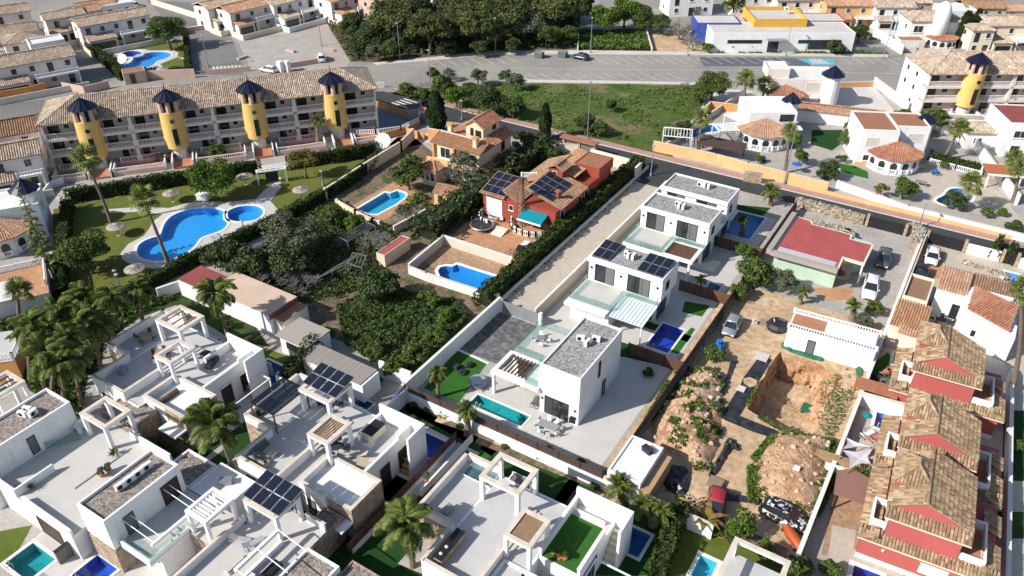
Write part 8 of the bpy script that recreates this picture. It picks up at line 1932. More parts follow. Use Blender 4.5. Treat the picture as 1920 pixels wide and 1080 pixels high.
b = Bld('villa', 'white house with a navy cone roof and tiled rotunda at the left edge', 'house', (22, 455), 55); b.blk((-3, 0, 5, 7), 0, 5.4, 'white', 'white_old', .3, .2); rotunda(b, -1, -.2, 4.6, 3.0, tile='rooftile_pink'); cone(b, 3.5, 2.5, 6.8, 2.1, 1.7, (1.6, 0, 'white')); b.win('e', 5, 2, 3.2, 3.4, 4.6, 'dark')
b = Bld('villa_terrace', 'terrace with orange floor and white balustrade at the left edge', 'terrace', (20, 570), 60); b.blk((-6, -4, 5, 4), 0, 2.6, 'white', 'tile_orange', 0); balustrade(b.t, (-6, 3.9, 2.6), (4.9, 3.9, 2.6), .9); balustrade(b.t, (4.9, 3.9, 2.6), (4.9, -2, 2.6), .9); MB().box(-6, -4, 2.6, 1, 1, 2.9).build('roof_panel', 'white_old', b.t)
b = Bld('villa_terrace', 'dark house corner with white striped balustrade at the left edge', 'terrace', (5, 690), 45); b.blk((-6, -3, 3, 3), 0, 3.0, 'orange', 'terrace_grey', 0); balustrade(b.t, (-6, -2.9, 3.0), (2.9, -2.9, 3.0), 1.0, 'white', .4, .12); balustrade(b.t, (2.9, -2.9, 3.0), (2.9, 2.9, 3.0), 1.0, 'white', .4, .12)
apartment((*u50(79.3, 147.5, 32), 0), 32, [8.6, 24], 40, 'white apartment block with yellow towers at the top right', 8.6)
t = [o for o in bpy.data.objects if o.name == 'apartment_building.001'][0]; m_ = MB().box(-.25, 2, 0, -.003, 10.9, 8.4).build('end_wall', 'white', t)
B2 = Bld.__new__(Bld); B2.o = Vector(t.location); B2.a = R(32); B2.t = t; B2.c, B2.s = math.cos(B2.a), math.sin(B2.a)
for y, z in ((4, 1), (4, 3.8), (4, 6.4), (8, 3.8), (8, 6.4)): B2.win('w', -.25, y, y+1, z, z+1.1, 'white')
b = Bld('school', 'long low white school with yellow upper block', 'school', (*u50(47, 186.5, 32), 0), 32); X0 = 0
b.blk((0, 0, 33, 9), 0, 4.6, 'white', 'concrete_pale', .1, .25); b.blk((-2.5, 7, 8, 14), 0, 4.9, 'blue_wall', 'concrete_pale', .1, .25); b.blk((10.5, 5, 23, 16), 4.3, 6.4, 'amber_wall', 'concrete_pale', .9, .25); b.blk((24, 9.003, 34, 16), 0, 4.8, 'red_paint', 'concrete_pale', .1, .25); MB().box(8, 14, 0, 24, 18, 4.29).box(8.003, 9.003, 0, 10, 14, 4.29).build('wall', 'salmon', b.t)
for x0, x1, z0, z1 in ((3.5, 11.5, 2.2, 3.0), (20, 33-3, 2.2, 3.0), (22.5, 27, .8, 2.15), (13, 15.5, .2, 2.8)): b.win('s', 0, x0, x1, z0, z1, 'dark')
b.slab((12.5, -1.6, 17, -.003), 3.1, 3.35, 'metal_grey', 'canopy'); b.ac(20, 12, 6.5, 0, 2)
for i, (x0, x1) in enumerate(((1345, 1500), (1545, 1660))): slat_fence([(x0, 97), (x1, 98)], ['metal fence before the school', 'metal fence right of the school gate'][i], 1.2, n=2, mat='metal_grey', bay=3)
b = Bld('villa', 'white house with a round domed white tower and tiled hip roofs', 'house', (1745, 88), 30, None); b.blk((-6, 0, 6, 7), 0, 6.0, 'white', None, 0); b.hip((-6, 0, 6, 7), 6.0, 1.6, 'rooftile_pale', .35, .36, .55); MB().lathe(.5, -.3, [(1.8, 0), (1.8, 8.2), (1.5, 9.3), (.9, 10.4), (.1, 10.7)], 20).build('tower', 'white', b.t, True); rotunda(b, 1.5, -.6, 3.4, 2.8, rise=.8); b.blk((-9, -3.5, -3.2, -.3), 0, 2.6, 'cream_pale', 'brown_flat', .12, .15); b.win('s', -3.5, -7.5, -4.5, .1, 2.1, 'garage', 'garage_door'); b.win('s', 0, -5.2, -3, 3.4, 5, 'white'); b.win('w', -6, 2, 3, 3.6, 4.8, 'white')
rowwall([(1637, 68), (1690, 102)], 'bright white diagonal wall below the round tower house', 2.2, 'white'); rowwall([(1805, 62), (1828, 90)], 'white stepped wall beside the cream stair house', 2.4, 'white'); rowwall([(1700, 98), (1780, 102), (1920, 96)], 'pale street wall above the apartment roof', 1.2, 'pale_wall')
b = Bld('villa', 'salmon-white villa with navy cone tower and arched bay', 'house', (1490, 200), 28); b.blk((-5, 0, 7.5, 8), 0, 5.6, 'pink_white', 'white_old', .3, .25); b.blk((-6.2, 1, -2, 6), 5.3, 7.2, 'pink_white', 'white_old', .3, .2); rotunda(b, -2.6, -.1, 3.6, 3.0, tile='rooftile_red'); cone(b, 6.2, .2, 6.6, 2.3, 1.8, (1.7, 0, 'white')); MB().lathe(6.2, .2, [(1.76, 0), (1.76, 1.1)], 16).build('tower_base', 'orange', b.t); b.win('s', 0, 1.4, 3.9, 3.6, 5.0, 'shutter'); b.slab((.8, -.9, 4, -.003), 2.0, 2.25, 'cream_pale', 'ledge')
b = Bld('villa', 'white villa with a round tiled conservatory and dark strip window', 'house', (1432, 272), 32); b.blk((-3, 1.5, 5.5, 9.5), 0, 5.6, 'white', 'white', .15, .25); rotunda(b, 0, 1.2, 4.4, 2.9, -185, -15, 7, 1.7, 'rooftile_pink'); cone(b, 6.2, 7.6, 5.4, 1.9, 1.6, (1.4, 0, 'white')); b.win('s', 1.5, 2.5, 5, 3.9, 5.2, 'dark'); b.win('e', 5.5, 3.4, 5.6, 3.9, 5.1, 'dark'); b.slab((2.2, -.2, 6.4, 1.497), 2.9, 3.1, 'white', 'ledge')
b = Bld('garage_row', 'low white garage row with a long tiled roof', 'garage', (1572, 236), 14); b.blk((-8.5, 0, 7.5, 3.4), 0, 2.4, 'white', None, 0); b.hip((-8.5, 0, 7.5, 3.4), 2.4, .7, 'rooftile_pink', .3, gable='x'); [b.win('s', 0, x, x+4.2, .05, 2.0, 'garage', 'garage_door') for x in (-7.8, -2.8, 2.4)]
b = Bld('villa', 'cream-white villa with flat brown roof and arched rotunda porch', 'house', (1676, 318), 26); b.blk((-6.3, 1, -.3, 9.5), 0, 6.2, 'white', None, 0); b.blk((-.297, 3.2, 5.3, 9.5), 0, 6.2, 'white', None, 0); b.blk((-6.3, 1.05, -.35, 9.5), 6.2, 6.6, 'white', 'brown_flat', .2, .2); b.blk((-.347, 3.2, 5.3, 9.5), 6.2, 6.6, 'white', 'brown_flat', .2, .2); rotunda(b, -.2, 1.6, 4.2, 2.9, -170, -10, 6, 1.9, 'rooftile_red'); cone(b, 5.9, 7.5, 6.0, 1.9, 1.4, (1.4, 0, 'white'))
for a in ((-5.4, -3.4, 3.6, 5.2),): b.win('s', 1, *a, 'shutter')
b.win('s', 3.2, 2, 4.4, 3.8, 5.3, 'shutter'); b.win('s', 1, -5.3, -4, 1, 2.1, 'white'); MB().box(-6.4, .95, 0, 5.4, 1.0-.003, .7).build('base_band', 'orange_pale', b.t)
b = Bld('house', 'white two-storey house with maroon roof terrace at the right edge', 'house', (1905, 295), 26); b.blk((-3, 0, 7, 9), 0, 6.3, 'white', 'maroon_roof', .15, .25); b.win('s', 0, -1.8, .4, 3.6, 4.9, 'white'); b.win('s', 0, -1.6, 0, .8, 2.2, 'white'); b.blk((-8, 3, -3.003, 8), 0, 3.0, 'white', None, 0); b.hip((-8, 3, -3.003, 8), 3.0, 1.1, 'rooftile_pale', .3, .36, .55); b.win('s', 3, -6.6, -5.2, 1, 2.1, 'white')
b = Bld('patio_roof', 'maroon sloping awning roof on white walls', 'patio roof', (1812, 262), 26); b.blk((-4, 2, 4, 5), 0, 3.0, 'white', 'concrete', .15, .2); b.slab((-3, -2.6, 3, 1.997), 2.5, 2.62, 'maroon_roof', 'canopy'); [MB().box(x, -2.5, 0, x+.2, -2.3, 2.497).build('post', 'white', b.t) for x in (-2.9, 2.6)]
b = Bld('pergola_house', 'orange flat-roofed summer house behind the long white wall', 'summer house', (1870, 345), 20); b.slab((-2.6, -2, 2.6, 2), 2.4, 2.6, 'gazebo_orange', 'roof'); MB().box(-2.7, -2.1, 2.3, 2.7, -2.003, 2.62).box(-2.7, 2.003, 2.3, 2.7, 2.1, 2.62).build('fascia', 'white', b.t); [MB().box(x, y, 0, x+.2, y+.2, 2.397).build('post', 'white', b.t) for x in (-2.5, 2.3) for y in (-1.9, 1.7)]
for a in (([(1775, 228), (1800, 245), (1862, 330), (1905, 385)], 'long white sloping wall left of the summer house', 2.0, 'white'), ([(1568, 352), (1640, 378), (1700, 400), (1920, 455)], 'white and orange street wall before the kidney pool', 1.3, 'white'), ([(1225, 283), (1340, 308), (1400, 325), (1548, 362)], 'long orange street wall beyond the dark street', 1.9, 'orange_pale'), ([(1290, 250), (1330, 205), (1415, 215)], 'orange garden wall behind the curved pool', 1.6, 'orange'), ([(1248, 280), (1395, 178)], 'thin brown wall between meadow and white yard', 1.2, 'pale_wall'), ([(1570, 163), (1638, 160)], 'low orange wall at the top of the bright yard', .9, 'orange'), ([(1638, 160), (1700, 208)], 'tall white wall beside the bright yard', 1.8, 'white'), ([(1545, 225), (1650, 232)], 'orange wall at the bottom of the bright yard', 1.4, 'orange'), ([(1395, 340), (1425, 345)], 'stone gate pillar wall in the orange street wall', 2.1, 'cladding')): rowwall(*a, cap='coping' if 'orange' in a[1] or 'white' in a[1] else None)
P_ = [at(*q) for q in ((1743, 306), (1790, 318), (1838, 330))]; t = thing('balustrade', 'white balustrade at the end of the kidney pool terrace', 'balustrade', P_[0]); [balustrade(t, tuple(a-P_[0]), tuple(c-P_[0]), .9) for a, c in zip(P_, P_[1:])]
p = at(1345, 300); b = Bld('carport', 'dark thatched carport behind the orange street wall', 'carport', (1350, 292), 5); b.slab((-4, -2, 4, 2), 2.2, 2.4, 'fence_brown', 'roof'); [MB().box(x, y, 0, x+.15, y+.15, 2.197).build('post', 'wood', b.t) for x in (-3.8, 3.6) for y in (-1.9, 1.7)]
for i, (x, y) in enumerate(((1268, 272), (1365, 262), (1388, 240))):
 b = Bld('white_pergola', 'white slatted pergola '+['beside the meadow wall', 'right of the curved pool', 'near the salmon-white villa'][i], 'pergola', (x, y), 20+i*20); b.frame((-2.6, -2, 2.6, 2), 0, 2.5, .15, .15, 'white', None, 9, 'y', 'white')
for i, (x, y) in enumerate(((1748, 326), (1756, 326))): p = at(x, y); lounger((p.x, p.y), R(110), ['left', 'right'][i]+' blue lounger by the rotunda villa', 'blue_tarp')
p = at(1725, 348); table((p.x, p.y), 0, 'glass table on the kidney pool terrace', 1.8, 1.0); p = at(1491, 325); parasol((p.x, p.y), 'small bright blue parasol by the street wall', .9, 1.9, 'blue_tarp')
for i, (x, y) in enumerate(((1011, 108), (1055, 107))): p = at(x, y); t = thing('waste_container', ['dark waste container standing alone on the parking road', 'waste container beside scattered bags and the blue car'][i], 'waste container', p); MB().box(-1, -.6, .15, 1, .6, 1.3).build('bin', 'bin_grey', t); MB().box(-1.05, -.65, 1.3, 1.05, .65, 1.42).build('lid', 'metal_grey', t)
P_ = at(1085, 60); rowwall([(1083, 96), (1086, 56), (1210, 56), (1222, 97)], 'low white wall round the overgrown square', 1.0, 'white_old')
for f_, t_, l in (((1101, 262), (1105, 155), 'tall lamp at the near edge of the meadow'), ((1107, 100), (1110, 34), 'lamp by the walled overgrown square'), ((750, 112), (744, 44), 'lamp at the corner of the woodland'), ((929, 100), (928, 35), 'lamp before the tallest pines'), ((809, 190), (801, 95), 'tall lamp beside the cypress'), ((1289, 104), (1295, 60), 'lamp before the school plot'), ((1473, 105), (1485, 42), 'lamp in front of the school'), ((1656, 110), (1673, 42), 'lamp beside the white diagonal wall'), ((1470, 345), (1491, 230), 'thin lamp by the street beside the white villa'), ((1722, 427), (1738, 382), 'lamp post leaning over the stone-gate street'), ((391, 125), (381, 68), 'white lamp in the shade by the zebra crossing'), ((603, 86), (598, 32), 'lamp on the pink pavement strip'), ((866, 225), (865, 190), 'short white post beside the cream villa roof'), ((155, 95), (150, 55), 'lamp in the lane of the left townhouses'), ((218, 520), (212, 512), 'low garden lamp beside the shaded garden tree'), ((1220, 330), (1224, 275), 'lamp post at the driveway mouth')):
 street_lamp(f_, t_, l, group='street lamps')
for f_, t_, l in (((606, 348), (601, 322), 'dark garden lamp on the lawn right of the pools'), ((230, 552), (213, 516), 'garden lamp by the bottom corner of the communal lawn'), ((457, 430), (455, 416), 'small dark lamp on the pool deck')): street_lamp(f_, t_, l, group='garden lamps')
for x, y, l in ((325.7, 378.7, 'thatched umbrella above the large pool'), (223, 442, 'thatched umbrella left of the large pool'), (258, 522, 'thatched umbrella at the lower left of the large pool'), (385, 346+28, 'thatched umbrella beside the round autumn tree') if 0 else (462, 347, 'thatched umbrella in the shade of the top hedge'), (567, 372, 'thatched umbrella on the right-hand lawn'), (285, 80, 'thatched umbrella left of the willow tree'), (333, 90, 'thatched umbrella under the willow tree'), (308, 142, 'thatched umbrella at the foot of the bean-shaped pool')):
 p = at(x, y); parasol((p.x, p.y), l, 1.35, 2.1, 'canopy_beige', thatch=True, group='thatched garden umbrellas')
p = at(382, 374); t = thing('pump_box', 'white pump cabinet beside the large pool', 'cabinet', p, R(20)); MB().box(-.9, -.5, 0, .9, .5, .9).build('cabinet', 'white', t); MB().box(-1, -.6, .9, 1, .6, 1.0).build('lid', 'white_clean', t)
for i, (x, y) in enumerate(((410, 452), (420, 447), (343, 112))): p = at(x, y); lounger((p.x, p.y), R(30), ['left white lounger', 'right white lounger', 'white lounger'][i]+(' below the large communal pool' if i < 2 else ' beside the bean-shaped pool'), 'plastic_white')
b = Bld('garden_gate', 'white-framed entrance gate of the communal garden', 'gate', (512, 342), 50); b.frame((-2.4, -.5, 2.4, .5), 0, 2.4, .25, .2, 'white', None, 5, 'y', 'white'); MB().box(-1, -.03, .1, 1, .03, 2).build('gate_leaf', 'metal_dark', b.t)
for i, (x, y) in enumerate(((545, 28+69), (617, 96), (423, 82), (455, 110))): p = at(x, y); t = MB().box(-1.3, -.35, .0, 1.3, .35, .5).build('stone_bench', 'salmon'); t.location = p; t.rotation_euler.z = .5*i; tag(t, 'stone bench '+['on the pink strip near the woodland', 'on the pink strip beside the white car', 'at the top of the pink pavement', 'by the low kerb chain'][i], 'bench')
# ================================================================== TREES AND PLANTS
TR = '''dark,660,48,24,dark rounded evergreen at the left tip of the woodland
dark,700,66,28,dark evergreen mass right of the woodland tip
dark,672,84,18,low dark evergreen over the pink pavement
olive,700,98,17,grey-green shrub tree at the front corner of the woodland
mid,728,92,17,green shrub tree at the front edge of the woodland
pine,742,40,35,broad dark pine behind the corner street lamp
pine,805,58,32,rounded pine second from the woodland corner
olive,850,52,27,grey-green tree between two pines
pine,892,52,31,yellow-green pine near the middle of the woodland
pine,900,10,28,pine at the top edge behind the middle pines
pine,945,34,34,large pine left of the tallest lamp
olive,982,44,34,broad grey-green tree right of the lamp
pine,770,20,30,pine behind the two front pines
pine,860,18,30,pine in the middle rear of the woodland
olive,1010,36,28,grey-green tree among the right-hand pines
pine,1030,4,28,pine at the top edge right of the tall lamp
pine,925,60,24,front pine beside the tallest lamp
pine,765,62,24,front pine beside the corner lamp
pine,990,8,30,pine touching the top edge over the woodland
mid,1024,64,22,small green tree at the woodland front
pine,1047,26,30,dark pine left of the walled square
mid,1066,62,17,yellowish tree at the corner of the walled square
dark,1085,10,28,dark tree behind the walled square
bright,1135,34,26,bright yellow-green tree behind the walled square
bright,1172,22,27,largest bright green tree behind the walled square
mid,1205,34,22,green tree at the right end of the bright group
mid,1236,44,17,low green tree right of the walled square
dark,770,78,18,dark undergrowth tree between the lamp and the pines
dark,835,88,17,dark low tree at the woodland front
dark,900,88,17,low tree below the yellow-green pine
dark,960,84,16,low dark tree below the large pine
mid,812,138,12,small green tree beside the tall lamp
olive,896,143,17,grey rounded tree above the meadow
mid,765,168,15,green bush-like tree by the street bend
mid,792,178,14,low tree right of the street bend
mid,832,160,20,green tree at the left end of the meadow
bright,855,178,20,bright leafy tree left of the dark meadow tree
mid,880,168,17,leafy tree behind the dark meadow tree
dark,916,186,29,large dark tree at the left of the meadow
mid,950,143,13,small tree at the top edge of the meadow
olive,968,152,17,grey-green tree at the top left of the meadow
dark,962,200,22,dark shrub tree behind the cream villa
dark,1145,197,12,lone dark bush tree in the middle of the meadow
dark,1098,232,20,dark tree at the bottom of the meadow
mid,1122,240,16,green tree right of the dark one in the meadow
mid,1338,160,26,brown-green tree beside the white yard
mid,1312,172,20,lower tree left of the white yard
dark,1282,240,16,dark tree by the brown meadow wall
olive,1255,255,14,grey shrub tree at the meadow corner
citrus,312,58,27,round willow-like tree beside the bean-shaped pool
yellow,570,306,23,yellowing autumn tree by the garden gate
bright,396,332,38,wide yellow-green tree above the large pool
mid,160,472,38,round dense tree at the left of the communal lawn
citrus,765,322,32,dense dark green tree by the villa pool
olive,548,440,48,large grey-green olive tree in the dark garden
dark,470,500,36,dark evergreen beside the maroon felt shed
dark,545,495,36,dark evergreen in the middle of the wild garden
dark,420,478,34,dark tree along the communal garden hedge
mid,625,405,22,fresh green tree below the villa pool wall
bright,665,418,18,bright shrub tree beside the villa pool wall
mid,760,395,16,leafy tree at the corner of the long villa pool
mid,800,390,14,small green tree in the vegetable garden
dark,712,535,36,big dark tree beside the ivy plot
bright,805,560,19,bright tree by the pool terrace end
bright,835,592,19,fresh green tree at the corner of the ivy plot
mid,735,692,24,dense shrub tree at the lowest corner of the ivy plot
mid,778,662,25,yellow-green shrub tree along the white wall
mid,818,628,22,shrub tree along the upper white wall
mid,705,655,18,shrub tree near the plank roof
mid,612,628,16,small tree beside the grey-beige canopy roof
dark,1010,272,24,dark tree above the red villa hedge
dark,980,262,20,dark tree beside the cream villa corner
dark,1040,290,18,dark tree behind the red villa roof
mid,1420,510,31,leafy tree left of the red-roofed bungalow
olive,1472,525,24,conical grey-green tree beside the mint wall
mid,1388,545,17,small leafy tree by the grey fence
bright,1395,470,15,light green tree by the upper grey fence
mid,1640,578,15,small tree beside the white van
olive,1618,605,16,grey shrub tree behind the outbuilding
mid,1610,232,20,green tree left of the cream rotunda villa
mid,1592,258,18,tree at the corner of the green lawn
bright,1694,216,14,small yellow-green tree by the orange wall
mid,1755,222,21,leafy tree before the right apartments
bright,1732,238,15,yellow-green tree left of the maroon awning
dark,1556,318,18,dark tree by the pink garage path
citrus,1697,352,19,round green tree beside the rotunda steps
yellow,1652,358,11,yellowish shrub tree by the street wall
mid,1500,292,15,tree beside the green courtyard
bright,1492,262,13,yellow-green tree beside the conservatory
dark,1790,375,17,dark spreading shrub near the kidney pool
dark,1560,6,16,dark tree on the street above the school
olive,1620,22,14,grey-green tree at the top right street
dark,1612,62,16,dark tree left of the round tower pool
bright,1390,985,27,big olive-green bush tree behind the banana plant
bright,1440,1035,20,bright round tree beside the orange kayak
mid,1500,1068,24,leafy tree at the bottom edge below the wall
citrus,1555,1068,20,round citrus tree at the bottom edge
mid,38,655,20,yellowish tree at the left edge of the palm grove
mid,150,560,24,feathery reddish-green tree above the palm grove
dark,50,250,22,dark tree between the old house and the apartments
mid,408,283,14,round tree in front of the apartment terraces
dark,225,700,16,shadowy shrub behind the gravel roof'''
for l in TR.split('\n'):
 k, x, y, r, lab = l.split(',', 4); tree(k, int(x), int(y), int(r)*(1.2 if k == 'pine' else 1), lab)
for x, y, r, m, lv, lab in ((868, 322, 42, 'twig', 'leaf_olive', 'sparse grey tree in front of the cream villa'), (508, 522, 38, 'twig', None, 'bare grey tree beside the sand-coloured roof'), (562, 530, 32, 'twig', None, 'bare grey tree behind the lean-to shed'), (700, 452, 30, 'twig', None, 'bare pruned tree beside the metal frame'), (1278, 55, 26, 'twig', None, 'bare tree on the dry plot left of the school'), (842, 142, 15, 'twig', 'leaf_olive', 'sparse tree above the tall cypress'), (1286, 160, 10, 'twig', None, 'small bare tree left of the white yard'), (1300, 80, 20, 'twig', None, 'low bare tree near the blue school wall'), (640, 455, 16, 'twig', None, 'small bare tree in the wild garden')): bare_tree(x, y, r, lab, mat=m, leaves=lv)
for x, y, tp, lab, r in ((1022, 262, 195, 'slim dark cypress at the foot of the meadow', .95), (820, 248, 172, 'tall dark cypress beside the street bend', 1.5), (1797, 88, 22, 'left tall cypress by the cream stair house', 1.6), (1818, 80, 18, 'right tall cypress by the cream stair house', 1.3), (1832, 76, 30, 'shorter cypress right of the tall pair', 1.2)): cypress(x, y, tp, lab, r)
HG = [([(135,380),(300,352),(485,324)],'dark clipped hedge along the lane above the large pool',1.3,2.3),([(545,316),(640,302),(705,290)],'dark clipped hedge right of the garden gate',1.3,2.3),([(714,302),(650,350),(560,402),(455,455),(352,502),(235,567)],'long clipped hedge down the right side of the communal garden',1.3,1.9),([(130,392),(122,480),(118,560)],'clipped hedge at the left side of the communal garden',1.3,2),([(130,592),(235,562)],'low hedge at the lower corner of the communal garden',1.2,1.5),([(188,86),(288,64)],'dark hedge above the bean-shaped pool',1.5,2.2),([(172,96),(200,120),(232,150)],'sloping hedge left of the bean-shaped pool',1.6,2),([(272,142),(356,139)],'hedge below the bean-shaped pool',1.3,1.6),([(350,75),(354,135)],'narrow hedge right of the bean-shaped pool',1,1.6),([(592,668),(545,728)],'tall clipped hedge beside the deep blue pool',1.4,2.9),([(1278,968),(1255,1010),(1232,1085)],'big clipped hedge between the last gardens',1.5,2.4),([(1860,487),(1873,457)],'left clipped hedge block against the white street wall',.8,1.5),([(1890,495),(1898,470)],'right clipped hedge block against the white street wall',.8,1.5),([(1740,40),(1640,34),(1585,36)],'dark hedge behind the round tower pool',1.8,2.6),([(295,848),(345,880)],'dark low hedge below the stone-clad wing',1.3,1.4),([(1745,300),(1790,312),(1838,325)],'row of clipped shrubs behind the white balustrade',1,1.5)]
for p_, l_, w_, h_ in HG: hedge(p_, l_, w_, h_)
hedge([(-47.6, 69.5), (-47.6, 117)], 'long dark hedge between the red villa and the driveway', 1.7, 2.3, leaf=.27, world=True, wob=.22)
hedge([(1015, 292), (955, 330), (862, 402), (800, 448)], 'broad wild hedge between the two villas', 3.6, 3.0, 'leaf_dark', .34, 14, wob=.5)
hedge(zz(1180, 0, 4.17, [(410,115),(520,118)]), 'green hedge below the far yellow tower', 2, 2.4)
BU = [('mid',1340,668,22,'leafy bush growing under the blue tarpaulin'),('dark',707,716,13,'dark round topiary against the white wall'),('mid',1325,92,14,'dark bush on the dry plot left of the school'),('dark',1372,88,13,'round bush at the left of the school front'),('dark',1405,88,14,'second round bush at the school front'),('dark',1565,92,20,'wide dark bush right of the school windows'),('bright',80,716,9,'left bright ball bush near the left frame'),('bright',66,712,10,'larger bright ball bush near the left frame'),('mid',862,800,9,'rounded bush in the gravel bed by the vivid pool'),('dark',775,760,9,'reddish-dark bush at the end of the gravel bed'),('mid',800,768,8,'small bush in the gravel bed'),('mid',946,838,8,'potted shrub at the foot of the long white wall'),('mid',988,842,10,'umbrella-shaped shrub before the long white wall'),('bright',1043,858,9,'bright ball shrub before the long white wall'),('dark',1010,855,10,'dark shrub before the long white wall'),('mid',1088,868,11,'brownish shrub on top of the white wall'),('dark',1115,915,12,'dark shrub at the shaded garden corner'),('mid',1365,1012,12,'flowering shrub below the banana plant'),('bright',1345,1000,12,'yellow-green shrub beside the banana plant'),('mid',1270,955,12,'spreading shrub at the foot of the plot wall'),('bright',400,278,10,'bright shrub on the apartment terrace'),('mid',500,262,10,'round shrub in front of the third yellow tower'),('dark',1215,700,13,'dark bush in the shade by the brown fence'),('bright',1380,560,9,'light shrub along the grey fence'),('mid',1765,905,9,'shrub in the narrow yard right of the red house'),('dark',1540,330,13,'dark shrub at the path below the green courtyard'),('mid',1425,300,11,'green shrub at the foot of the conservatory'),('dark',1345,272,13,'dark shrub beside the thatched carport'),('dark',1328,262,12,'dark shrub at the near end of the curved pool'),('mid',1577,300,11,'shrub left of the oval lawn'),('mid',1770,312,9,'shrub before the white balustrade'),('mid',1850,402,12,'shrub at the right end of the kidney pool wall'),('dark',1900,428,16,'dark shrub mass by the right edge wall'),('bright',1880,400,11,'yellow-green shrub at the right edge'),('dark',1900,262,12,'dark shrub under the right edge house'),('mid',1905,840,14,'green shrub in the yard right of the middle red house'),('dark',230,640,14,'dark shrub beside the palm grove wall'),('mid',468,640,13,'shrub behind the white canopy building'),('dark',430,610,13,'dark shrub below the sand-coloured roof'),('mid',355,575,11,'shrub behind the top rooftop frame'),('mid',965,430,10,'vine-covered shrub by the hedge')]
for k, x, y, r, l in BU: bush(k, x, y, r, l)
for x, y, r, l in ((300, 300, 12, 'purple bougainvillea on the apartment garden wall'), (322, 296, 11, 'second purple bougainvillea on the apartment garden wall'), (1432, 303, 5, 'small magenta flower bush by the conservatory')):
 o = bush('mid', x, y, r, l, name='bougainvillea'); o.data = o.data.copy(); o.data.materials[0] = MATS['leaf_flower']
PM = [('fan',(209,418),(160,300),26,'tall leaning palm left of the large pool'),('fan',(318,502),(268,374),26,'tall leaning palm in front of the large pool'),('date',(597,268),(595,228),16,'palm before the third and fourth yellow towers'),('fan',(1393,208),(1398,150),20,'tall palm with a dark round crown by the white yard'),('fan',(1428,200),(1433,158),17,'palm beside the salmon-white villa'),('fan',(1308,287),(1316,222),20,'palm in front of the curved pool'),('fan',(1471,325),(1480,246),17,'palm beside the conservatory lamp'),('fan',(1770,300),(1798,245),20,'leaning palm left of the maroon awning'),('fan',(1808,396),(1820,345),22,'palm at the edge of the kidney pool'),('fan',(1877,350),(1900,300),18,'left palm of the pair at the right edge'),('fan',(1897,380),(1912,318),18,'right palm of the pair at the right edge'),('date',(1375,45),(1375,14),24,'large date palm behind the school'),('date',(1893,210),(1893,192),26,'spreading palm below the right apartments'),('fan',(1868,70),(1880,48),14,'thin palm before the arched cream house'),('fan',(1893,738),(1914,545),24,'tall palm with thick trunk beside the white house'),
('queen',(442,895),(405,800),56,'big drooping palm beside the stone-clad wing'),('queen',(775,1062),(762,988),56,'big drooping palm at the bottom centre'),('date',(878,815),(875,772),24,'small stout palm beside the teal pool wall'),('queen',(822,745),(820,700),22,'slim palm on the artificial lawn'),('queen',(430,640),(402,552),40,'palm with windblown fronds over the sand-coloured roof'),('date',(1165,945),(1160,915),30,'spiky fan-leaved palm before the plot wall'),('date',(1225,985),(1205,948),30,'grey-green palm over the plot wall'),('date',(1245,1000),(1240,962),26,'second grey-green palm beside the big hedge'),('date',(1445,385),(1445,360),20,'palm at the corner of the farthest white house'),('date',(1392,440),(1390,415),17,'palm beside the shaded blue pool'),('date',(1597,600),(1600,575),17,'squat palm beside the white outbuilding'),('queen',(1500,570),(1506,548),14,'small palm before the mint wall'),('small',(1315,545),(1313,525),14,'dark small palm on the second house terrace'),
('queen',(60,712),(60,618),40,'queen palm at the upper left of the grove'),('queen',(110,690),(105,592),40,'queen palm near the villa terrace'),('queen',(150,700),(150,610),38,'queen palm in the centre of the grove'),('queen',(165,640),(158,566),36,'queen palm by the communal garden corner'),('queen',(215,640),(212,560),36,'queen palm right of the grove'),('queen',(90,770),(85,668),42,'queen palm at the front left of the grove'),('queen',(125,775),(118,690),40,'queen palm at the front of the grove'),('queen',(155,760),(140,668),38,'queen palm beside the stone-clad terrace'),('queen',(270,610),(262,545),28,'thin palm behind the top rooftop frame'),('queen',(190,690),(186,610),32,'small queen palm by the terrace wall'),('queen',(75,660),(45,640),30,'low queen palm at the grove edge'),('fan',(40,610),(35,548),24,'fan palm shading the left villa terrace'),('queen',(100,735),(128,640),34,'leaning queen palm in the grove')]
for k, f_, t_, r, l in PM: palm(k, f_, t_, l, r)
b0 = at(100, 520); t = thing('norfolk_pine', 'tall sparse conifer with layered branches at the left edge', 'tree', b0); e = at(30, 342, 13)-b0; MB().tube([(0, 0, 0), (e.x*.5, e.y*.5, 6.5), (e.x, e.y, 13)], [.2, .13, .03], 6).build('trunk', 'bark', t)
palm('small', (1, 1), (1, 0), 'x') if 0 else None
for k in range(13):
 z = 1.6+k*.88
 for j in range(5):
  q = link('branch', _proto['small'][j % 3], t); q.location = (e.x*z/13, e.y*z/13, z); q.rotation_euler = (0, .05, j*1.257+k*.6); q.scale = (1.9*(1.1-z/14),)*3
banana(1325, 975, 'banana plant with yellow-green leaves beside the old red car', 1.5, 2.0)
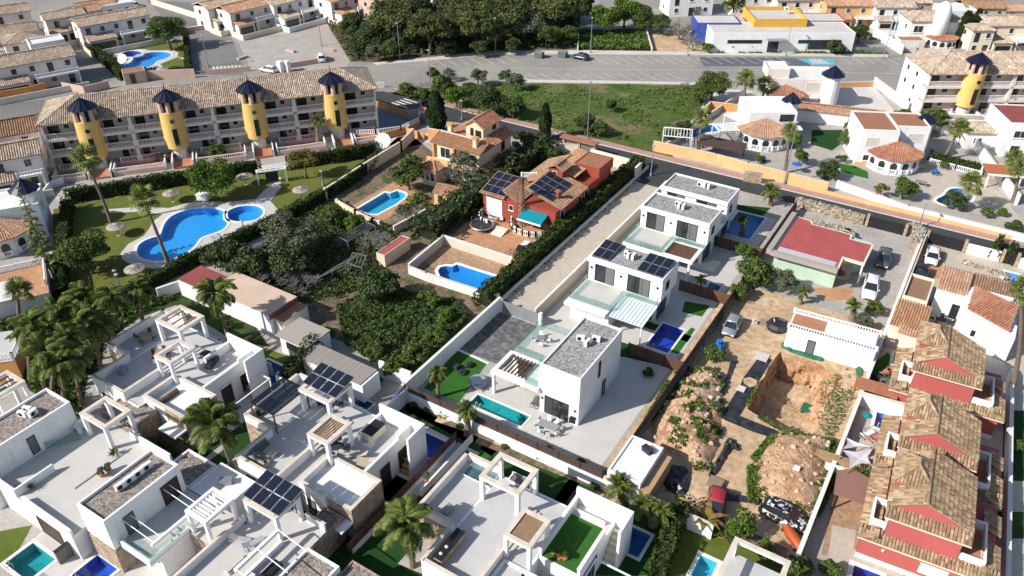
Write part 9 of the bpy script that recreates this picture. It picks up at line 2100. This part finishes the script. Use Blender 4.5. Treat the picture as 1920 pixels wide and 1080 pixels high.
for i, (x, y, s_, l) in enumerate(((1600, 890, 1.1, 'left tropical plant in the timber planter'), (1615, 893, 1.2, 'middle tropical plant in the timber planter'), (1632, 897, 1.2, 'right tropical plant in the timber planter'), (828, 780, .9, 'spiky plant in the gravel bed'), (838, 785, .8, 'second spiky plant in the gravel bed'), (1030, 845, .9, 'grey spiky plant before the long white wall'), (1135, 900, 1.3, 'dark strappy plant in the planting bed'), (1150, 905, 1.2, 'second strappy plant in the planting bed'), (1180, 925, 1, 'strappy plant nearest the shed wall'), (40, 880+40, .9, 'left yellow-green pot plant on the stone ledge'), (60, 918, .8, 'right yellow-green pot plant on the stone ledge'), (215, 852, .9, 'spiky yellow pot plant on the wide terrace'))): agave(x, y, l, s_, 3.2 if i > 8 else (1.4 if i < 3 else .1), 'leaf_bright' if i < 3 or i > 8 else 'leaf_olive')
for x, y, l in ((192, 893, 'left dark shrub pot against the gravel-roof block'), (205, 885, 'right dark shrub pot against the gravel-roof block'), (800, 902, 'red flower pot on the white roof corner')): p = at(x, y, 3.2); pot_plant((p.x, p.y), l, 3.2, .3, 'olive')
scatter('ground_cover', [(632,580),(700,545),(745,545),(800,575),(850,565),(880,600),(830,650),(772,712),(700,682),(650,650)], 26000, .30, 'cover_leaf', .5, .7, sc=.5)
scatter('undergrowth', [(440,520),(560,405),(640,380),(740,440),(700,520),(640,560),(560,570)], 9000, .3, 'cover_leaf', .5, .4)
scatter('undergrowth', [(612,45),(657,116),(930,95),(1085,92),(1088,20),(640,10)], 9000, .5, 'leaf_dark', 1.2, .6)
scatter('meadow_grass', [(740,176),(768,157),(985,157),(1200,159),(1330,162),(1345,200),(1253,272),(1045,252),(880,215)], 4200, .34, 'tuft', .25, .15, sc=.2, flat=.6)
scatter('meadow_grass', [(1088,60),(1208,60),(1220,95),(1090,93)], 3500, .5, 'tuft', .5, .5, sc=.3)
scatter('undergrowth', [(0,560),(255,542),(330,560),(255,596),(195,645),(165,705),(150,785),(60,735),(0,700)], 7000, .3, 'cover_leaf', .5, .3, sc=.5)
scatter('weeds', zz(1180, 620, 3.375, [(870,250),(900,240),(770,440),(760,500),(960,610),(1130,690),(1100,700),(950,635),(750,520),(725,490)]), 700, .22, 'tuft', .25, 0)
scatter('undergrowth', [(760,372),(830,340),(860,395),(800,440),(770,400)], 2500, .3, 'tuft', .6, .2)
scatter('weeds', [(1258,700),(1295,690),(1262,760),(1222,850),(1195,812)], 5200, .19, 'tuft', .3, .15)
scatter('weeds', [(1400,870),(1440,822),(1480,815),(1565,828),(1570,900),(1530,985),(1515,975),(1550,850),(1470,828),(1425,880),(1420,950),(1400,940)], 9500, .19, 'tuft', .5, .2)
scatter('weeds', [(1540,720),(1590,690),(1600,750),(1560,830),(1530,800)], 1100, .15, 'tuft', .2, 0)
scatter('weeds', [(1345,98),(1500,94),(1660,97),(1660,101),(1345,101)], 1200, .4, 'tuft', .4, 0)
on_mound(M1, 4200, .19, 'tuft', .22, pred=lambda v: mnz(v) > .15)
on_mound(M2, 2600, .18, 'tuft', .22, pred=lambda v: v[2] < .9)
